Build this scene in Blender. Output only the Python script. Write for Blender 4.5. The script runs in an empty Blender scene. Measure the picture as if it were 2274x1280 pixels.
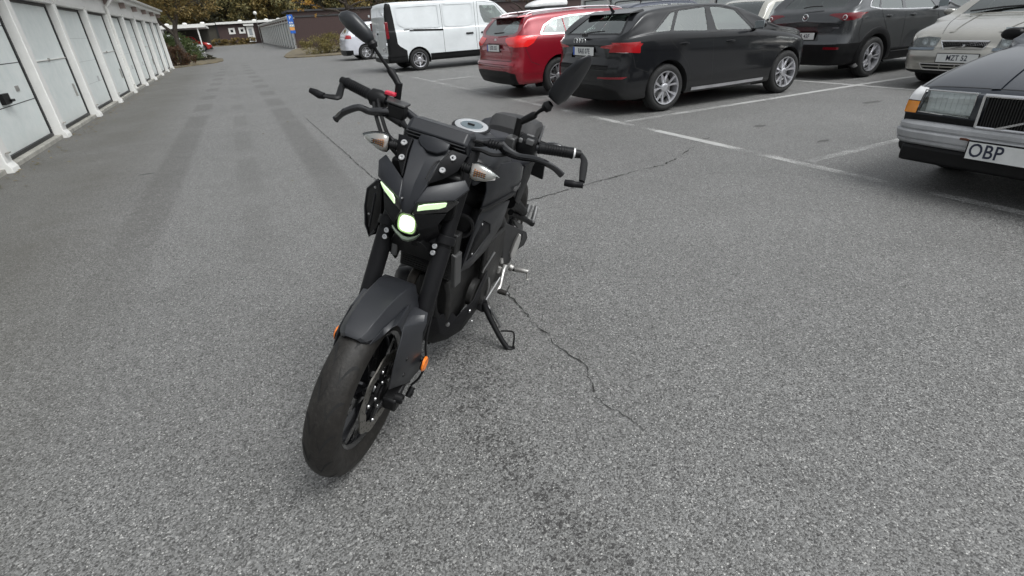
import bpy, bmesh, math, random
import numpy as np
from mathutils import Vector, Matrix, Quaternion
from mathutils.bvhtree import BVHTree
from mathutils.interpolate import poly_3d_calc
rnd = random.Random(7)
SC = bpy.context.scene
COL = SC.collection
PI = math.pi

# ------------------------------------------------------------ camera, sky, sun, exposure
def camera(pos, r, u, f, focal):
    cd = bpy.data.cameras.new('camera'); co = bpy.data.objects.new('camera', cd); COL.objects.link(co)
    r, u, f = Vector(r), Vector(u), Vector(f)
    M = Matrix(((r.x, u.x, -f.x, pos[0]), (r.y, u.y, -f.y, pos[1]), (r.z, u.z, -f.z, pos[2]), (0, 0, 0, 1)))
    co.matrix_world = M
    cd.sensor_width = 36.0; cd.sensor_fit = 'HORIZONTAL'; cd.lens = focal / 2274 * 36.0
    cd.clip_start = 0.05; cd.clip_end = 2000
    SC.camera = co
camera((0.000000, 0.000000, 1.300000), (0.893703, -0.445356, -0.054353), (0.249211, 0.392019, 0.885559), (0.373081, 0.804972, -0.461336), 1150.457)
SUN_EL, SUN_AZ = math.radians(58), math.radians(150)
W = bpy.data.worlds.new('World'); SC.world = W; W.use_nodes = True
nt = W.node_tree; bgn = nt.nodes['Background']
sky = nt.nodes.new('ShaderNodeTexSky'); sky.sky_type = 'NISHITA'; sky.sun_disc = False
sky.sun_elevation = SUN_EL; sky.sun_rotation = SUN_AZ; sky.air_density = 1.0; sky.dust_density = 6.0; sky.ozone_density = 1.0
hs = nt.nodes.new('ShaderNodeHueSaturation'); hs.inputs['Saturation'].default_value = 0.10
tnt = nt.nodes.new('ShaderNodeMix'); tnt.data_type = 'RGBA'; tnt.blend_type = 'MULTIPLY'; tnt.inputs[0].default_value = 1
tnt.inputs[7].default_value = (0.97, 1.0, 1.02, 1)
nt.links.new(sky.outputs[0], hs.inputs['Color']); nt.links.new(hs.outputs[0], tnt.inputs[6])
nt.links.new(tnt.outputs[2], bgn.inputs['Color']); bgn.inputs['Strength'].default_value = 0.15
sl = bpy.data.lights.new('sun', 'SUN'); sl.energy = 0.8; sl.angle = math.radians(25); sl.color = (1, .985, .96)
so = bpy.data.objects.new('sun', sl); COL.objects.link(so)
so.rotation_euler = (PI/2 - SUN_EL, 0, -SUN_AZ + PI)
SC.view_settings.view_transform = 'Standard'; SC.view_settings.look = 'None'
SC.view_settings.exposure = 0.30; SC.view_settings.gamma = 1.0; SC.view_settings.use_curve_mapping = False

# ------------------------------------------------------------ materials
class NT:
    def __init__(s, name):
        s.m = bpy.data.materials.new(name); s.m.use_nodes = True; s.t = s.m.node_tree
        s.b = s.t.nodes['Principled BSDF']; s.o = s.t.nodes['Material Output']
    def n(s, typ, **k):
        x = s.t.nodes.new(typ)
        for a, v in k.items(): setattr(x, a, v)
        return x
    def l(s, a, b): s.t.links.new(a, b)
    def co(s, kind='Object'): return s.n('ShaderNodeTexCoord').outputs[kind]
    def noise(s, vec, scale, detail=4, rough=.6):
        x = s.n('ShaderNodeTexNoise'); x.inputs['Scale'].default_value = scale
        x.inputs['Detail'].default_value = detail; x.inputs['Roughness'].default_value = rough
        if vec is not None: s.l(vec, x.inputs['Vector'])
        return x.outputs['Fac']
    def ramp(s, fac, pts):
        x = s.n('ShaderNodeValToRGB'); e = x.color_ramp.elements
        while len(e) < len(pts): e.new(.5)
        for i, (p, c) in enumerate(pts):
            e[i].position = p; e[i].color = (*c, 1) if len(c) == 3 else c
        s.l(fac, x.inputs[0]); return x.outputs['Color']
    def math(s, op, a, b=None, c=None, clamp=False):
        x = s.n('ShaderNodeMath', operation=op, use_clamp=clamp)
        for i, v in enumerate((a, b, c)):
            if v is None: continue
            if isinstance(v, (int, float)): x.inputs[i].default_value = v
            else: s.l(v, x.inputs[i])
        return x.outputs[0]
    def mix(s, f, a, b, mode='MIX'):
        x = s.n('ShaderNodeMix', data_type='RGBA', blend_type=mode)
        for i, v in ((0, f), (6, a), (7, b)):
            if isinstance(v, (int, float)): x.inputs[i].default_value = v
            elif isinstance(v, tuple): x.inputs[i].default_value = (*v, 1) if len(v) == 3 else v
            else: s.l(v, x.inputs[i])
        return x.outputs[2]
    def bump(s, h, strength=.3, dist=.01):
        x = s.n('ShaderNodeBump'); x.inputs['Strength'].default_value = strength; x.inputs['Distance'].default_value = dist
        s.l(h, x.inputs['Height']); s.l(x.outputs[0], s.b.inputs['Normal'])
MATS = {}
def mat(name, col, rough=.5, metal=0, coat=0, var=.12, vs=6, bump=0, bs=200, spec=.5, emit=None, es=0, trans=0, grime=0):
    if name in MATS: return MATS[name]
    k = NT(name); b = k.b
    co = k.co()
    f = k.noise(co, vs, 5, .65)
    c1 = tuple(max(0, c * (1 - var)) for c in col); c2 = tuple(min(1, c * (1 + var)) for c in col)
    cc = k.ramp(f, [(.3, c1), (.7, c2)])
    if grime:
        g = k.noise(co, vs * 5, 8, .75)
        gm = k.ramp(g, [(.52, (0, 0, 0)), (.75, (grime, grime, grime))])
        cc = k.mix(gm, cc, (.16, .15, .13))
    k.l(cc, b.inputs['Base Color'])
    rr = k.math('MULTIPLY_ADD', k.noise(co, vs * 3, 4), rough * .5, rough * .75); k.l(rr, b.inputs['Roughness'])
    b.inputs['Metallic'].default_value = metal; b.inputs['Coat Weight'].default_value = coat
    b.inputs['Coat Roughness'].default_value = .04; b.inputs['Specular IOR Level'].default_value = spec
    if trans: b.inputs['Transmission Weight'].default_value = trans
    if emit: b.inputs['Emission Color'].default_value = (*emit, 1); b.inputs['Emission Strength'].default_value = es
    if bump: k.bump(k.noise(co, bs, 3), bump, .002)
    MATS[name] = k.m; return k.m
def glass(name, tint, refl=1.0, dark=0.03):
    if name in MATS: return MATS[name]
    k = NT(name); k.t.nodes.remove(k.b)
    tr = k.n('ShaderNodeBsdfTransparent'); tr.inputs[0].default_value = (*tint, 1)
    gl = k.n('ShaderNodeBsdfGlossy'); gl.inputs['Roughness'].default_value = .02; gl.inputs['Color'].default_value = (.95, 1, .98, 1)
    fr = k.n('ShaderNodeFresnel'); fr.inputs[0].default_value = 1.5
    f = k.math('MULTIPLY_ADD', fr.outputs[0], refl, dark, True)
    mx = k.n('ShaderNodeMixShader'); k.l(f, mx.inputs[0]); k.l(tr.outputs[0], mx.inputs[1]); k.l(gl.outputs[0], mx.inputs[2])
    k.l(mx.outputs[0], k.o.inputs[0]); MATS[name] = k.m; return k.m
BLK = mat('black_plastic', (.007, .007, .0075), .45, grime=.03, spec=.22)
SATIN = mat('satin_black_mudguard', (.019, .020, .023), .36, vs=5, var=.12, spec=.45, bump=.05, bs=900, grime=.02)
MATTE = mat('matte_black_bike', (.013, .014, .017), .38, vs=4, var=.15, spec=.42, bump=.05, bs=900)
MATTE2 = mat('grained_black', (.007, .007, .008), .5, bump=.25, bs=700, spec=.2)
GLOSSB = mat('gloss_black', (.008, .008, .009), .12, coat=.6)
RUB = mat('tyre_rubber', (.014, .0125, .011), .58, bump=.5, bs=110, vs=14, var=.35, grime=.14, spec=.35)
CARRUB = mat('car_tyre_rubber', (.016, .016, .016), .8, bump=.2, bs=100)
SEATM = mat('seat_vinyl', (.030, .030, .031), .68, bump=.35, bs=600)
STEEL = mat('brushed_steel', (.46, .46, .46), .32, 1)
ALU = mat('cast_aluminium', (.42, .41, .39), .45, .8, grime=.2)
SILV = mat('silver_alloy', (.50, .50, .52), .32, .75)
CHROME = mat('chrome', (.75, .75, .76), .12, 1)
ENG = mat('engine_casting', (.016, .0155, .015), .5, .3, grime=.15, bump=.3, bs=250)
ORANGE = mat('orange_reflector', (.80, .20, .02), .25, coat=.5)
AMBER = mat('amber_lens', (.85, .30, .03), .2, coat=.5)
LENS = glass('clear_lens', (.93, .95, .95), 1.3, .10)
REFLECT = mat('lamp_reflector', (.80, .83, .84), .38, .45, bump=.4, bs=40)
REDL = mat('red_lens', (.34, .008, .012), .14, coat=.8)
REDD = mat('dark_red_lens', (.16, .006, .012), .14, coat=.8)
WHL = mat('white_lens', (.75, .75, .75), .2, coat=.5)
GAP = mat('panel_gap', (.006, .006, .006), .8)
TRIM = mat('window_rubber', (.010, .010, .011), .45)
WHITEP = mat('white_plate', (.72, .73, .72), .35)
BLUEP = mat('blue_plate', (.02, .09, .42), .4)
INT = mat('car_interior', (.030, .030, .030), .8)
INTB = mat('beige_interior', (.30, .26, .20), .8)

# ------------------------------------------------------------ mesh helpers
def bm_new(): return bmesh.new()
def loft(bm, rings, closed=True, caps=(True, True), wrap=False):
    R = [[bm.verts.new(p) for p in r] for r in rings]
    n = len(rings[0]); m = len(R)
    for i in range(m if wrap else m - 1):
        a, b = R[i], R[(i + 1) % m]
        for j in range(n if closed else n - 1):
            k = (j + 1) % n
            try: bm.faces.new((a[j], a[k], b[k], b[j]))
            except ValueError: pass
    if closed and not wrap:
        if caps[0]: bm.faces.new(list(reversed(R[0])))
        if caps[1]: bm.faces.new(R[-1])
    return R
def smooth_path(pts, k=4):
    if len(pts) < 3 or k < 2: return [Vector(p) for p in pts]
    P = [Vector(p) for p in pts]; out = []
    for i in range(len(P) - 1):
        p0 = P[i - 1] if i else P[0] * 2 - P[1]; p1 = P[i]; p2 = P[i + 1]; p3 = P[i + 2] if i + 2 < len(P) else P[-1] * 2 - P[-2]
        for s in range(k):
            t = s / k
            out.append(.5 * ((2 * p1) + (p2 - p0) * t + (2 * p0 - 5 * p1 + 4 * p2 - p3) * t * t + (3 * p1 - p0 - 3 * p2 + p3) * t ** 3))
    out.append(P[-1]); return out
def tube(bm, pts, rad, n=12, k=4, flat=1.0, up=(0, 0, 1)):
    """tube along points; rad a number or list per control point; flat squashes along 'up'"""
    P = smooth_path(pts, k); m = len(P)
    if isinstance(rad, (int, float)): rr = [rad] * m
    else:
        c = len(rad) - 1; rr = []
        for i in range(m):
            t = i / (m - 1) * c; j = min(int(t), c - 1); rr.append(rad[j] + (rad[j + 1] - rad[j]) * (t - j))
    rings = []; prev = None
    for i in range(m):
        d = (P[min(i + 1, m - 1)] - P[max(i - 1, 0)]).normalized()
        if prev is None:
            a = Vector(up)
            if abs(a.dot(d)) > .95: a = Vector((1, 0, 0)) if abs(d.x) < .9 else Vector((0, 1, 0))
            prev = (a - d * a.dot(d)).normalized()
        else: prev = (prev - d * prev.dot(d)).normalized()
        s = d.cross(prev)
        rings.append([P[i] + prev * (math.cos(2*PI*j/n) * rr[i] * flat) + s * (math.sin(2*PI*j/n) * rr[i]) for j in range(n)])
    loft(bm, rings)
def box(bm, c, s, M=None):
    """box centred at c with full sizes s; M optional 3x3/4x4 rotation"""
    vs = []
    for x in (-.5, .5):
        for y in (-.5, .5):
            for z in (-.5, .5):
                v = Vector((x * s[0], y * s[1], z * s[2]))
                if M is not None: v = M @ v
                vs.append(bm.verts.new(v + Vector(c)))
    for f in ((0, 1, 3, 2), (4, 6, 7, 5), (0, 4, 5, 1), (2, 3, 7, 6), (0, 2, 6, 4), (1, 5, 7, 3)): bm.faces.new([vs[i] for i in f])
def lathe(bm, prof, c=(0, 0, 0), axis=(0, 1, 0), n=48, closed=False):
    """prof: (axial, radius)"""
    a = Vector(axis).normalized(); q = Vector((0, 0, 1)).rotation_difference(a); c = Vector(c)
    rings = []
    for i in range(n):
        t = 2 * PI * i / n
        rings.append([c + q @ Vector((r * math.cos(t), r * math.sin(t), h)) for h, r in prof])
    loft(bm, rings, closed=closed, caps=(False, False), wrap=True)
def prism(bm, poly, d, off=(0, 0, 0)):
    """poly: 3D points; extruded by vector d"""
    d = Vector(d); a = [bm.verts.new(Vector(p) + Vector(off)) for p in poly]; b = [bm.verts.new(Vector(p) + d + Vector(off)) for p in poly]
    n = len(a); bm.faces.new(a); bm.faces.new(list(reversed(b)))
    for i in range(n): bm.faces.new((a[i], b[i], b[(i + 1) % n], a[(i + 1) % n]))
def panel(bm, pts3, faces):
    v = [bm.verts.new(p) for p in pts3]
    for f in faces: bm.faces.new([v[i] for i in f])
def finish(name, bm, m, parent=None, smooth=35, bev=0, solid=0, sub=0, seg=2, mats=None, soff=-1, norm=None):
    bmesh.ops.recalc_face_normals(bm, faces=bm.faces) if norm is None else None
    me = bpy.data.meshes.new(name)
    for f in bm.faces: f.smooth = smooth > 0
    bm.to_mesh(me); bm.free()
    for x in (mats or [m]): me.materials.append(x)
    o = bpy.data.objects.new(name, me); COL.objects.link(o)
    if parent is not None: o.parent = parent
    if 0 < smooth < 180: me.set_sharp_from_angle(angle=math.radians(smooth))
    if norm is not None: norm(me)
    if solid:
        x = o.modifiers.new('solid', 'SOLIDIFY'); x.thickness = solid; x.offset = soff
    if sub:
        x = o.modifiers.new('sub', 'SUBSURF'); x.levels = sub; x.render_levels = sub
    if bev:
        x = o.modifiers.new('bev', 'BEVEL'); x.width = bev; x.segments = seg; x.limit_method = 'ANGLE'; x.angle_limit = math.radians(30); x.harden_normals = False
    return o
def tag(o, label=None, cat=None, group=None, kind=None):
    for a, v in (('label', label), ('category', cat), ('group', group), ('kind', kind)):
        if v: o[a] = v
    return o
def thing(name, label, cat, M=None, group=None):
    o = bpy.data.objects.new(name, None); COL.objects.link(o); o.empty_display_size = .2
    if M is not None:
        if isinstance(M, Matrix): o.matrix_world = M
        else: o.location = M
    return tag(o, label, cat, group)
def copy_part(o, parent):
    c = o.copy(); COL.objects.link(c); c.parent = parent
    for ch in [x for x in o.children]: copy_part(ch, c)
    return c
def text_mesh(name, s, size, M, m, parent, depth=.001, space=1.0, sx=1.0, bold=0.0):
    cu = bpy.data.curves.new(name, 'FONT'); cu.body = s; cu.size = size; cu.align_x = 'CENTER'; cu.align_y = 'CENTER'
    cu.extrude = depth; cu.space_character = space; cu.offset = bold; cu.resolution_u = 3
    t = bpy.data.objects.new('tmp', cu); COL.objects.link(t)
    dg = bpy.context.evaluated_depsgraph_get(); me = bpy.data.meshes.new_from_object(t.evaluated_get(dg), depsgraph=dg)
    bpy.data.objects.remove(t); bpy.data.curves.remove(cu)
    me.transform(M @ Matrix.Diagonal((sx, 1, 1, 1))); me.name = name
    me.materials.clear(); me.materials.append(m)
    o = bpy.data.objects.new(name, me); COL.objects.link(o); o.parent = parent
    return o
# ------------------------------------------------------------ ground
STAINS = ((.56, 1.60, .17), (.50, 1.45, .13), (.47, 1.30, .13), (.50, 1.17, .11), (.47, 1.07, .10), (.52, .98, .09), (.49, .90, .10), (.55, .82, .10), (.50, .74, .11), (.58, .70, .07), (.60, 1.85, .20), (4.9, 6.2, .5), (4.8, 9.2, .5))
def asphalt_material():
    k = NT('asphalt'); b = k.b; co = k.co()
    sp = k.n('ShaderNodeSeparateXYZ'); k.l(co, sp.inputs[0]); X, Y = sp.outputs[0], sp.outputs[1]
    big = k.noise(co, .35, 5, .6); mid = k.noise(co, 2.2, 6, .65); fine = k.noise(co, 60, 4, .7)
    base = k.ramp(big, [(.3, (.183, .183, .181)), (.7, (.222, .222, .219))])
    base = k.mix(.55, base, k.ramp(mid, [(.3, (.72, .72, .71)), (.7, (1.0, 1.0, 1.0))]), 'MULTIPLY')
    base = k.mix(.5, base, k.ramp(fine, [(.3, (.62, .62, .62)), (.72, (1.0, 1.0, 1.0))]), 'MULTIPLY')
    # aggregate: pale and dark stones of some 6-9 mm
    v1 = k.n('ShaderNodeTexVoronoi'); v1.inputs['Scale'].default_value = 210; k.l(co, v1.inputs['Vector'])
    s1 = k.n('ShaderNodeSeparateColor'); k.l(v1.outputs['Color'], s1.inputs[0])
    stone = k.math('LESS_THAN', v1.outputs['Distance'], .48)
    pale = k.math('MULTIPLY', k.math('GREATER_THAN', s1.outputs[0], .80), stone)
    vpale = k.math('MULTIPLY', k.math('GREATER_THAN', s1.outputs[0], .965), stone)
    dark = k.math('LESS_THAN', s1.outputs[1], .33)
    tone = k.ramp(s1.outputs[2], [(0, (.70, .69, .67)), (1, (1.22, 1.22, 1.21))])
    base = k.mix(1.0, base, tone, 'MULTIPLY')
    base = k.mix(k.math('MULTIPLY', pale, .42), base, (.38, .375, .36))
    base = k.mix(k.math('MULTIPLY', vpale, .65), base, (.60, .59, .56))
    base = k.mix(k.math('MULTIPLY', dark, .75), base, (.045, .044, .042))
    v2 = k.n('ShaderNodeTexVoronoi'); v2.inputs['Scale'].default_value = 85; k.l(co, v2.inputs['Vector']); s2 = k.n('ShaderNodeSeparateColor'); k.l(v2.outputs['Color'], s2.inputs[0])
    lump = k.math('MULTIPLY', k.math('GREATER_THAN', s2.outputs[0], .86), k.math('LESS_THAN', v2.outputs['Distance'], .42)); base = k.mix(k.math('MULTIPLY', lump, .45), base, (.40, .395, .38))
    pit = k.math('MULTIPLY', k.math('GREATER_THAN', s2.outputs[1], .87), k.math('LESS_THAN', v2.outputs['Distance'], .40)); base = k.mix(k.math('MULTIPLY', pit, .85), base, (.035, .034, .033))
    # worn wheel tracks along the lane: darker patches
    def band(x0, w, soft): return k.math('SUBTRACT', 1.0, k.math('DIVIDE', k.math('SUBTRACT', k.math('ABSOLUTE', k.math('SUBTRACT', X, x0)), w), soft, clamp=True), clamp=True)
    def patches(x0, w, ph, amt=.25):
        s = k.math('SINE', k.math('MULTIPLY_ADD', Y, 3.0, ph))
        s = k.math('ADD', s, k.math('MULTIPLY_ADD', k.noise(co, .7, 3), 1.6, -.8))
        near = k.math('SUBTRACT', 1.0, k.math('DIVIDE', k.math('SUBTRACT', Y, 8.0), 7.0, clamp=True))   # nearer, the patches merge to strips
        s = k.math('ADD', s, k.math('MULTIPLY', near, 1.5))
        s = k.math('MULTIPLY_ADD', s, 1.5, amt, True)
        s = k.math('MULTIPLY', s, k.math('MULTIPLY_ADD', k.noise(co, 9, 6, .75), 1.6, -.15, True))
        far = k.math('DIVIDE', k.math('SUBTRACT', Y, 2.2), 4.0, clamp=True); fade = k.math('SUBTRACT', 1.0, k.math('DIVIDE', k.math('SUBTRACT', Y, 29.0), 5.0, clamp=True))
        return k.math('MULTIPLY', k.math('MULTIPLY', k.math('MULTIPLY', s, far), fade), band(x0, w, .07))
    xl = k.math('MULTIPLY_ADD', Y, .021, -1.05)
    m1 = patches(k.math('MULTIPLY_ADD', k.math('SINE', k.math('MULTIPLY', Y, .16)), .05, .53), .125, 1.2)
    m2 = patches(xl, .125, 0.2); m3 = k.math('MULTIPLY', patches(-.14, .07, 2.0, -.6), .6)
    tr = k.math('MAXIMUM', k.math('MAXIMUM', m1, m2), m3)
    grit = k.ramp(k.noise(co, 25, 6, .8), [(.35, (.45, .45, .45)), (.6, (1, 1, 1))])
    base = k.mix(k.math('MULTIPLY', tr, .62), base, (.060, .058, .053))
    # oily drip trail beside the front wheel: open, dark-pitted surface
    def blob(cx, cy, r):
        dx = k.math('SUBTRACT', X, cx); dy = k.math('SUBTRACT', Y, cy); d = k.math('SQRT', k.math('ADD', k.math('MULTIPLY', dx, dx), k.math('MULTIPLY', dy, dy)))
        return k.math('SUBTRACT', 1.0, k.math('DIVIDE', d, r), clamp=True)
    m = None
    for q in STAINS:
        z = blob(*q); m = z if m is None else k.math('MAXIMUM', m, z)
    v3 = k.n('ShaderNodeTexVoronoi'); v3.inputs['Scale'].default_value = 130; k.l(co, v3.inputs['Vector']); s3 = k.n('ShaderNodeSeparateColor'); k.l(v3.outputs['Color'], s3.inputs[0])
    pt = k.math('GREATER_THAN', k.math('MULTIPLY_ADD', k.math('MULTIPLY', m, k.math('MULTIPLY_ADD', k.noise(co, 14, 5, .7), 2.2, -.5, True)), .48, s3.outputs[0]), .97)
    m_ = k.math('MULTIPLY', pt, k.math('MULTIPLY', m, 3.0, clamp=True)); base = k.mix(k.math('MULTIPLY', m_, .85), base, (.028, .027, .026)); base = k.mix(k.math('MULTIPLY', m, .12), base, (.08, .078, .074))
    # brownish margin in front of the garages, with ambient shade painted into it
    edge = k.math('DIVIDE', k.math('SUBTRACT', -.75, X), .9, clamp=True)
    edge = k.math('MULTIPLY', edge, k.math('MULTIPLY_ADD', k.noise(co, .8, 6, .7), 1.3, -.05, True))
    near = k.math('SUBTRACT', 1.0, k.math('DIVIDE', k.math('SUBTRACT', Y, 25.0), 10.0, clamp=True))
    base = k.mix(k.math('MULTIPLY', k.math('MULTIPLY', edge, near), .78), base, (.060, .055, .043))
    # oil drips and dark stains
    st = k.ramp(k.noise(co, 1.7, 7, .8), [(.60, (0, 0, 0)), (.74, (1, 1, 1))])
    base = k.mix(k.math('MULTIPLY', st, .30), base, (.05, .049, .047))
    sp2 = k.ramp(k.noise(co, 5.5, 8, .85), [(.63, (0, 0, 0)), (.72, (1, 1, 1))])
    base = k.mix(k.math('MULTIPLY', sp2, .35), base, (.045, .044, .043))
    k.l(base, b.inputs['Base Color']); b.inputs['Roughness'].default_value = .62; b.inputs['Specular IOR Level'].default_value = .5
    h = k.math('ADD', k.math('MULTIPLY', v1.outputs['Distance'], -1.0), k.math('MULTIPLY', fine, .8))
    k.bump(h, .42, .005)
    return k.m
def soil_material():
    k = NT('leafy_soil'); co = k.co()
    c = k.ramp(k.noise(co, 3, 8, .7), [(.3, (.06, .052, .038)), (.5, (.13, .11, .075)), (.7, (.21, .165, .09))])
    k.l(c, k.b.inputs['Base Color']); k.b.inputs['Roughness'].default_value = .95; k.bump(k.noise(co, 14, 6), .8, .04); return k.m
def worn_paint():
    k = NT('worn_line_paint'); co = k.co()
    k.b.inputs['Base Color'].default_value = (.62, .62, .60, 1); k.b.inputs['Roughness'].default_value = .8
    tr = k.n('ShaderNodeBsdfTransparent'); mx = k.n('ShaderNodeMixShader')
    a = k.n('ShaderNodeAttribute'); a.attribute_name = 'wear'
    n1 = k.noise(co, 70, 6, .8); n2 = k.noise(co, 1.6, 5, .6)
    t = k.math('ADD', k.math('MULTIPLY', n1, 1.0), k.math('MULTIPLY', n2, .9))
    f = k.math('MULTIPLY_ADD', k.math('SUBTRACT', t, a.outputs['Fac']), 6.0, .3, True)
    f = k.math('MULTIPLY', f, .52)
    k.l(f, mx.inputs[0]); k.l(tr.outputs[0], mx.inputs[1]); k.l(k.b.outputs[0], mx.inputs[2]); k.l(mx.outputs[0], k.o.inputs[0]); return k.m
ASPH = asphalt_material(); SOIL = soil_material(); PAINT = worn_paint()
bm = bm_new(); bmesh.ops.create_grid(bm, x_segments=8, y_segments=8, size=700)
tag(finish('ground', bm, ASPH, smooth=0), kind='structure')
# markings
bm = bm_new(); wl = bm.verts.layers.float.new('wear')
def line(x0, y0, x1, y1, w, wear, z=.004):
    d = Vector((x1 - x0, y1 - y0, 0)); L = d.length; d.normalize(); s = Vector((-d.y, d.x, 0)) * w / 2; N = max(2, int(L / .5)); pv = None
    for i in range(N + 1):
        p = Vector((x0, y0, z)) + d * L * i / N; wv = wear if isinstance(wear, (int, float)) else wear[0] + (wear[1] - wear[0]) * i / N
        v = [bm.verts.new(p + s), bm.verts.new(p - s)]
        for q in v: q[wl] = wv
        if pv: bm.faces.new((pv[0], pv[1], v[1], v[0]))
        pv = v
line(4.36, 5.0, 4.35, 22.5, .10, (.93, 1.0)); line(4.335, 3.0, 4.355, 3.95, .10, .94); line(4.355, 3.95, 4.36, 5.0, .10, .74); line(4.325, -2, 4.335, 3.0, .10, (1.02, .93))
for y, w in ((3.04, .93), (8.36, .88), (11.0, .95), (13.55, .90), (16.3, .95), (18.95, .95), (21.6, .95), (.4, 1.0)): line(4.44, y, 9.1, y, .10, w)
line(4.44, 5.72, 9.6, 5.70, .105, (.98, .66)); line(9.6, 5.70, 10.8, 5.66, .105, .58)
line(9.15, -2, 9.15, 22.5, .09, .74, .0045)
for y in (.4, 3.04, 8.36, 11.0, 13.55, 16.3, 18.95): line(9.21, y, 13.8, y, .10, .95)
tag(finish('parking_lines', bm, PAINT, smooth=0), kind='structure')
# cracks and repairs
bm = bm_new()
def crack(pts, w, j=.012, seg=10):
    pp = []
    P = [Vector((*p, .0035)) for p in pts]
    for a, b in zip(P, P[1:]):
        n_ = max(3, int((b - a).length / .03))
        for i in range(n_):
            q = a.lerp(b, i / n_); pp.append(q + Vector((rnd.uniform(-j, j), rnd.uniform(-j, j), 0)))
    pv = None
    for i, q in enumerate(pp):
        d = (pp[min(i + 1, len(pp) - 1)] - pp[max(i - 1, 0)]).normalized(); s = Vector((-d.y, d.x, 0)); ww = w * rnd.choice((.3, .6, .9, 1.2, 1.6)) * rnd.uniform(.6, 1.1)
        v = (bm.verts.new(q + s * ww / 2), bm.verts.new(q - s * ww / 2))
        if pv: bm.faces.new((pv[0], pv[1], v[1], v[0]))
        pv = v
crack([(1.2, 3.50), (1.862, 3.547), (2.642, 3.663), (2.912, 3.698), (3.111, 3.736)], .016); crack([(3.374, 3.733), (3.3, 3.73), (3.111, 3.736)], .014)
crack([(3.611, 3.834), (3.37, 3.735)], .02, .015); crack([(4.093, 4.098), (3.75, 3.92)], .012); crack([(4.378, 4.284), (4.570, 4.322)], .02)
crack([(1.05, 2.30), (1.000, 2.217), (0.997, 2.111), (0.987, 2.025), (0.988, 1.965), (0.974, 1.909), (0.984, 1.761), (0.971, 1.683), (0.979, 1.610), (0.995, 1.523), (0.997, 1.460), (0.954, 1.368), (0.918, 1.282)], .006, .006)
crack([(0.918, 1.282), (0.926, 1.227), (0.948, 1.150), (0.966, 1.087), (0.957, 1.041)], .0035, .006)
crack([(0.86, 9.6), (0.900, 7.487), (0.909, 6.824), (0.924, 6.354), (0.922, 5.761), (0.935, 5.403), (0.940, 5.049), (.96, 4.4)], .010, .008)
tag(finish('asphalt_cracks', bm, mat('crack_dark', (.030, .029, .027), .95), smooth=0), kind='structure')
# small flat stains and iron lids in the stalls
bm = bm_new()
for (x, y, rx, ry) in ((7.75, 4.55, .20, .07), (5.42, 4.41, .09, .06), (5.25, 3.47, .10, .035), (-1.15, 6.85, .09, .03)):
    bm.faces.new([bm.verts.new((x + rx * math.cos(t) * rnd.uniform(.7, 1.1), y + ry * math.sin(t) * rnd.uniform(.7, 1.1), .0033)) for t in [i * PI / 7 for i in range(14)]])
tag(finish('oil_stains', bm, mat('oil_stain', (.085, .083, .08), .8), smooth=0), kind='structure')
# planted islands
def island(name, pts, z=.05):
    bm = bm_new(); top = [bm.verts.new((x, y, z)) for x, y in pts]; bot = [bm.verts.new((x, y, -.05)) for x, y in pts]
    bm.faces.new(top); n = len(pts)
    for i in range(n): bm.faces.new((top[i], bot[i], bot[(i + 1) % n], top[(i + 1) % n]))
    tag(finish(name, bm, SOIL, smooth=0, sub=0), kind='structure')
island('planting_bed', [(-7, 32.3), (-2.7, 32.4), (-1.9, 33.4), (-.9, 34.6), (-.45, 36.5), (-.5, 40), (-1.2, 43), (-1.9, 47), (-2.3, 53), (-7, 54)])
island('planting_bed', [(2.75, 33.8), (3.6, 32.9), (5.2, 32.5), (9, 32.2), (22, 32), (22, 50.9), (5.1, 50.9), (4.2, 46), (3.3, 40), (2.8, 36)])
island('planting_bed', [(-7.2, 90), (3.2, 91.5), (3.2, 97), (-7.2, 97)])

# ------------------------------------------------------------ garages
def board_mat(name, col, sc, wid=.12, bump=.6, axis=0, var=.1):
    k = NT(name); co = k.co(); s = k.n('ShaderNodeSeparateXYZ'); k.l(co, s.inputs[0])
    t = k.math('FRACT', k.math('DIVIDE', s.outputs[axis], wid)); g = k.math('GREATER_THAN', t, .08)
    n_ = k.noise(co, sc, 6, .65)
    c = k.ramp(n_, [(.3, tuple(x * (1 - var) for x in col)), (.7, tuple(min(1, x * (1 + var)) for x in col))])
    c = k.mix(g, tuple(x * .55 for x in col), c); k.l(c, k.b.inputs['Base Color']); k.b.inputs['Roughness'].default_value = .6
    k.bump(g, bump, .006); MATS[name] = k.m; return k.m
def door_material():
    k = NT('painted_steel_door'); co = k.co(); s = k.n('ShaderNodeSeparateXYZ'); k.l(co, s.inputs[0])
    d = k.ramp(k.noise(co, 5, 7, .7), [(.35, (.64, .69, .675)), (.6, (.71, .745, .73))])
    low = k.math('SUBTRACT', 1.0, k.math('DIVIDE', s.outputs[2], .30, clamp=True))
    d = k.mix(k.math('MULTIPLY', low, k.math('MULTIPLY', k.noise(co, 9, 6, .7), .5)), d, (.35, .32, .27))
    k.l(d, k.b.inputs['Base Color']); k.b.inputs['Roughness'].default_value = .42
    t = k.math('FRACT', k.math('DIVIDE', s.outputs[2], .13)); k.bump(k.math('GREATER_THAN', t, .06), .25, .003); return k.m
DOORM = door_material()
WPAINT = mat('white_masonry_paint', (.71, .705, .68), .7, vs=3, var=.05, grime=.12, bump=.25, bs=60)
WTRIM = mat('white_wood_paint', (.68, .675, .645), .5, vs=3, var=.05, grime=.08)
SILLC = mat('concrete_sill', (.30, .29, .26), .9, vs=6, var=.25, bump=.4, bs=60)
BROWN = board_mat('brown_boards', (.050, .028, .026), 4, .16)
ROOFM = mat('roofing_felt', (.05, .05, .052), .9)
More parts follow.
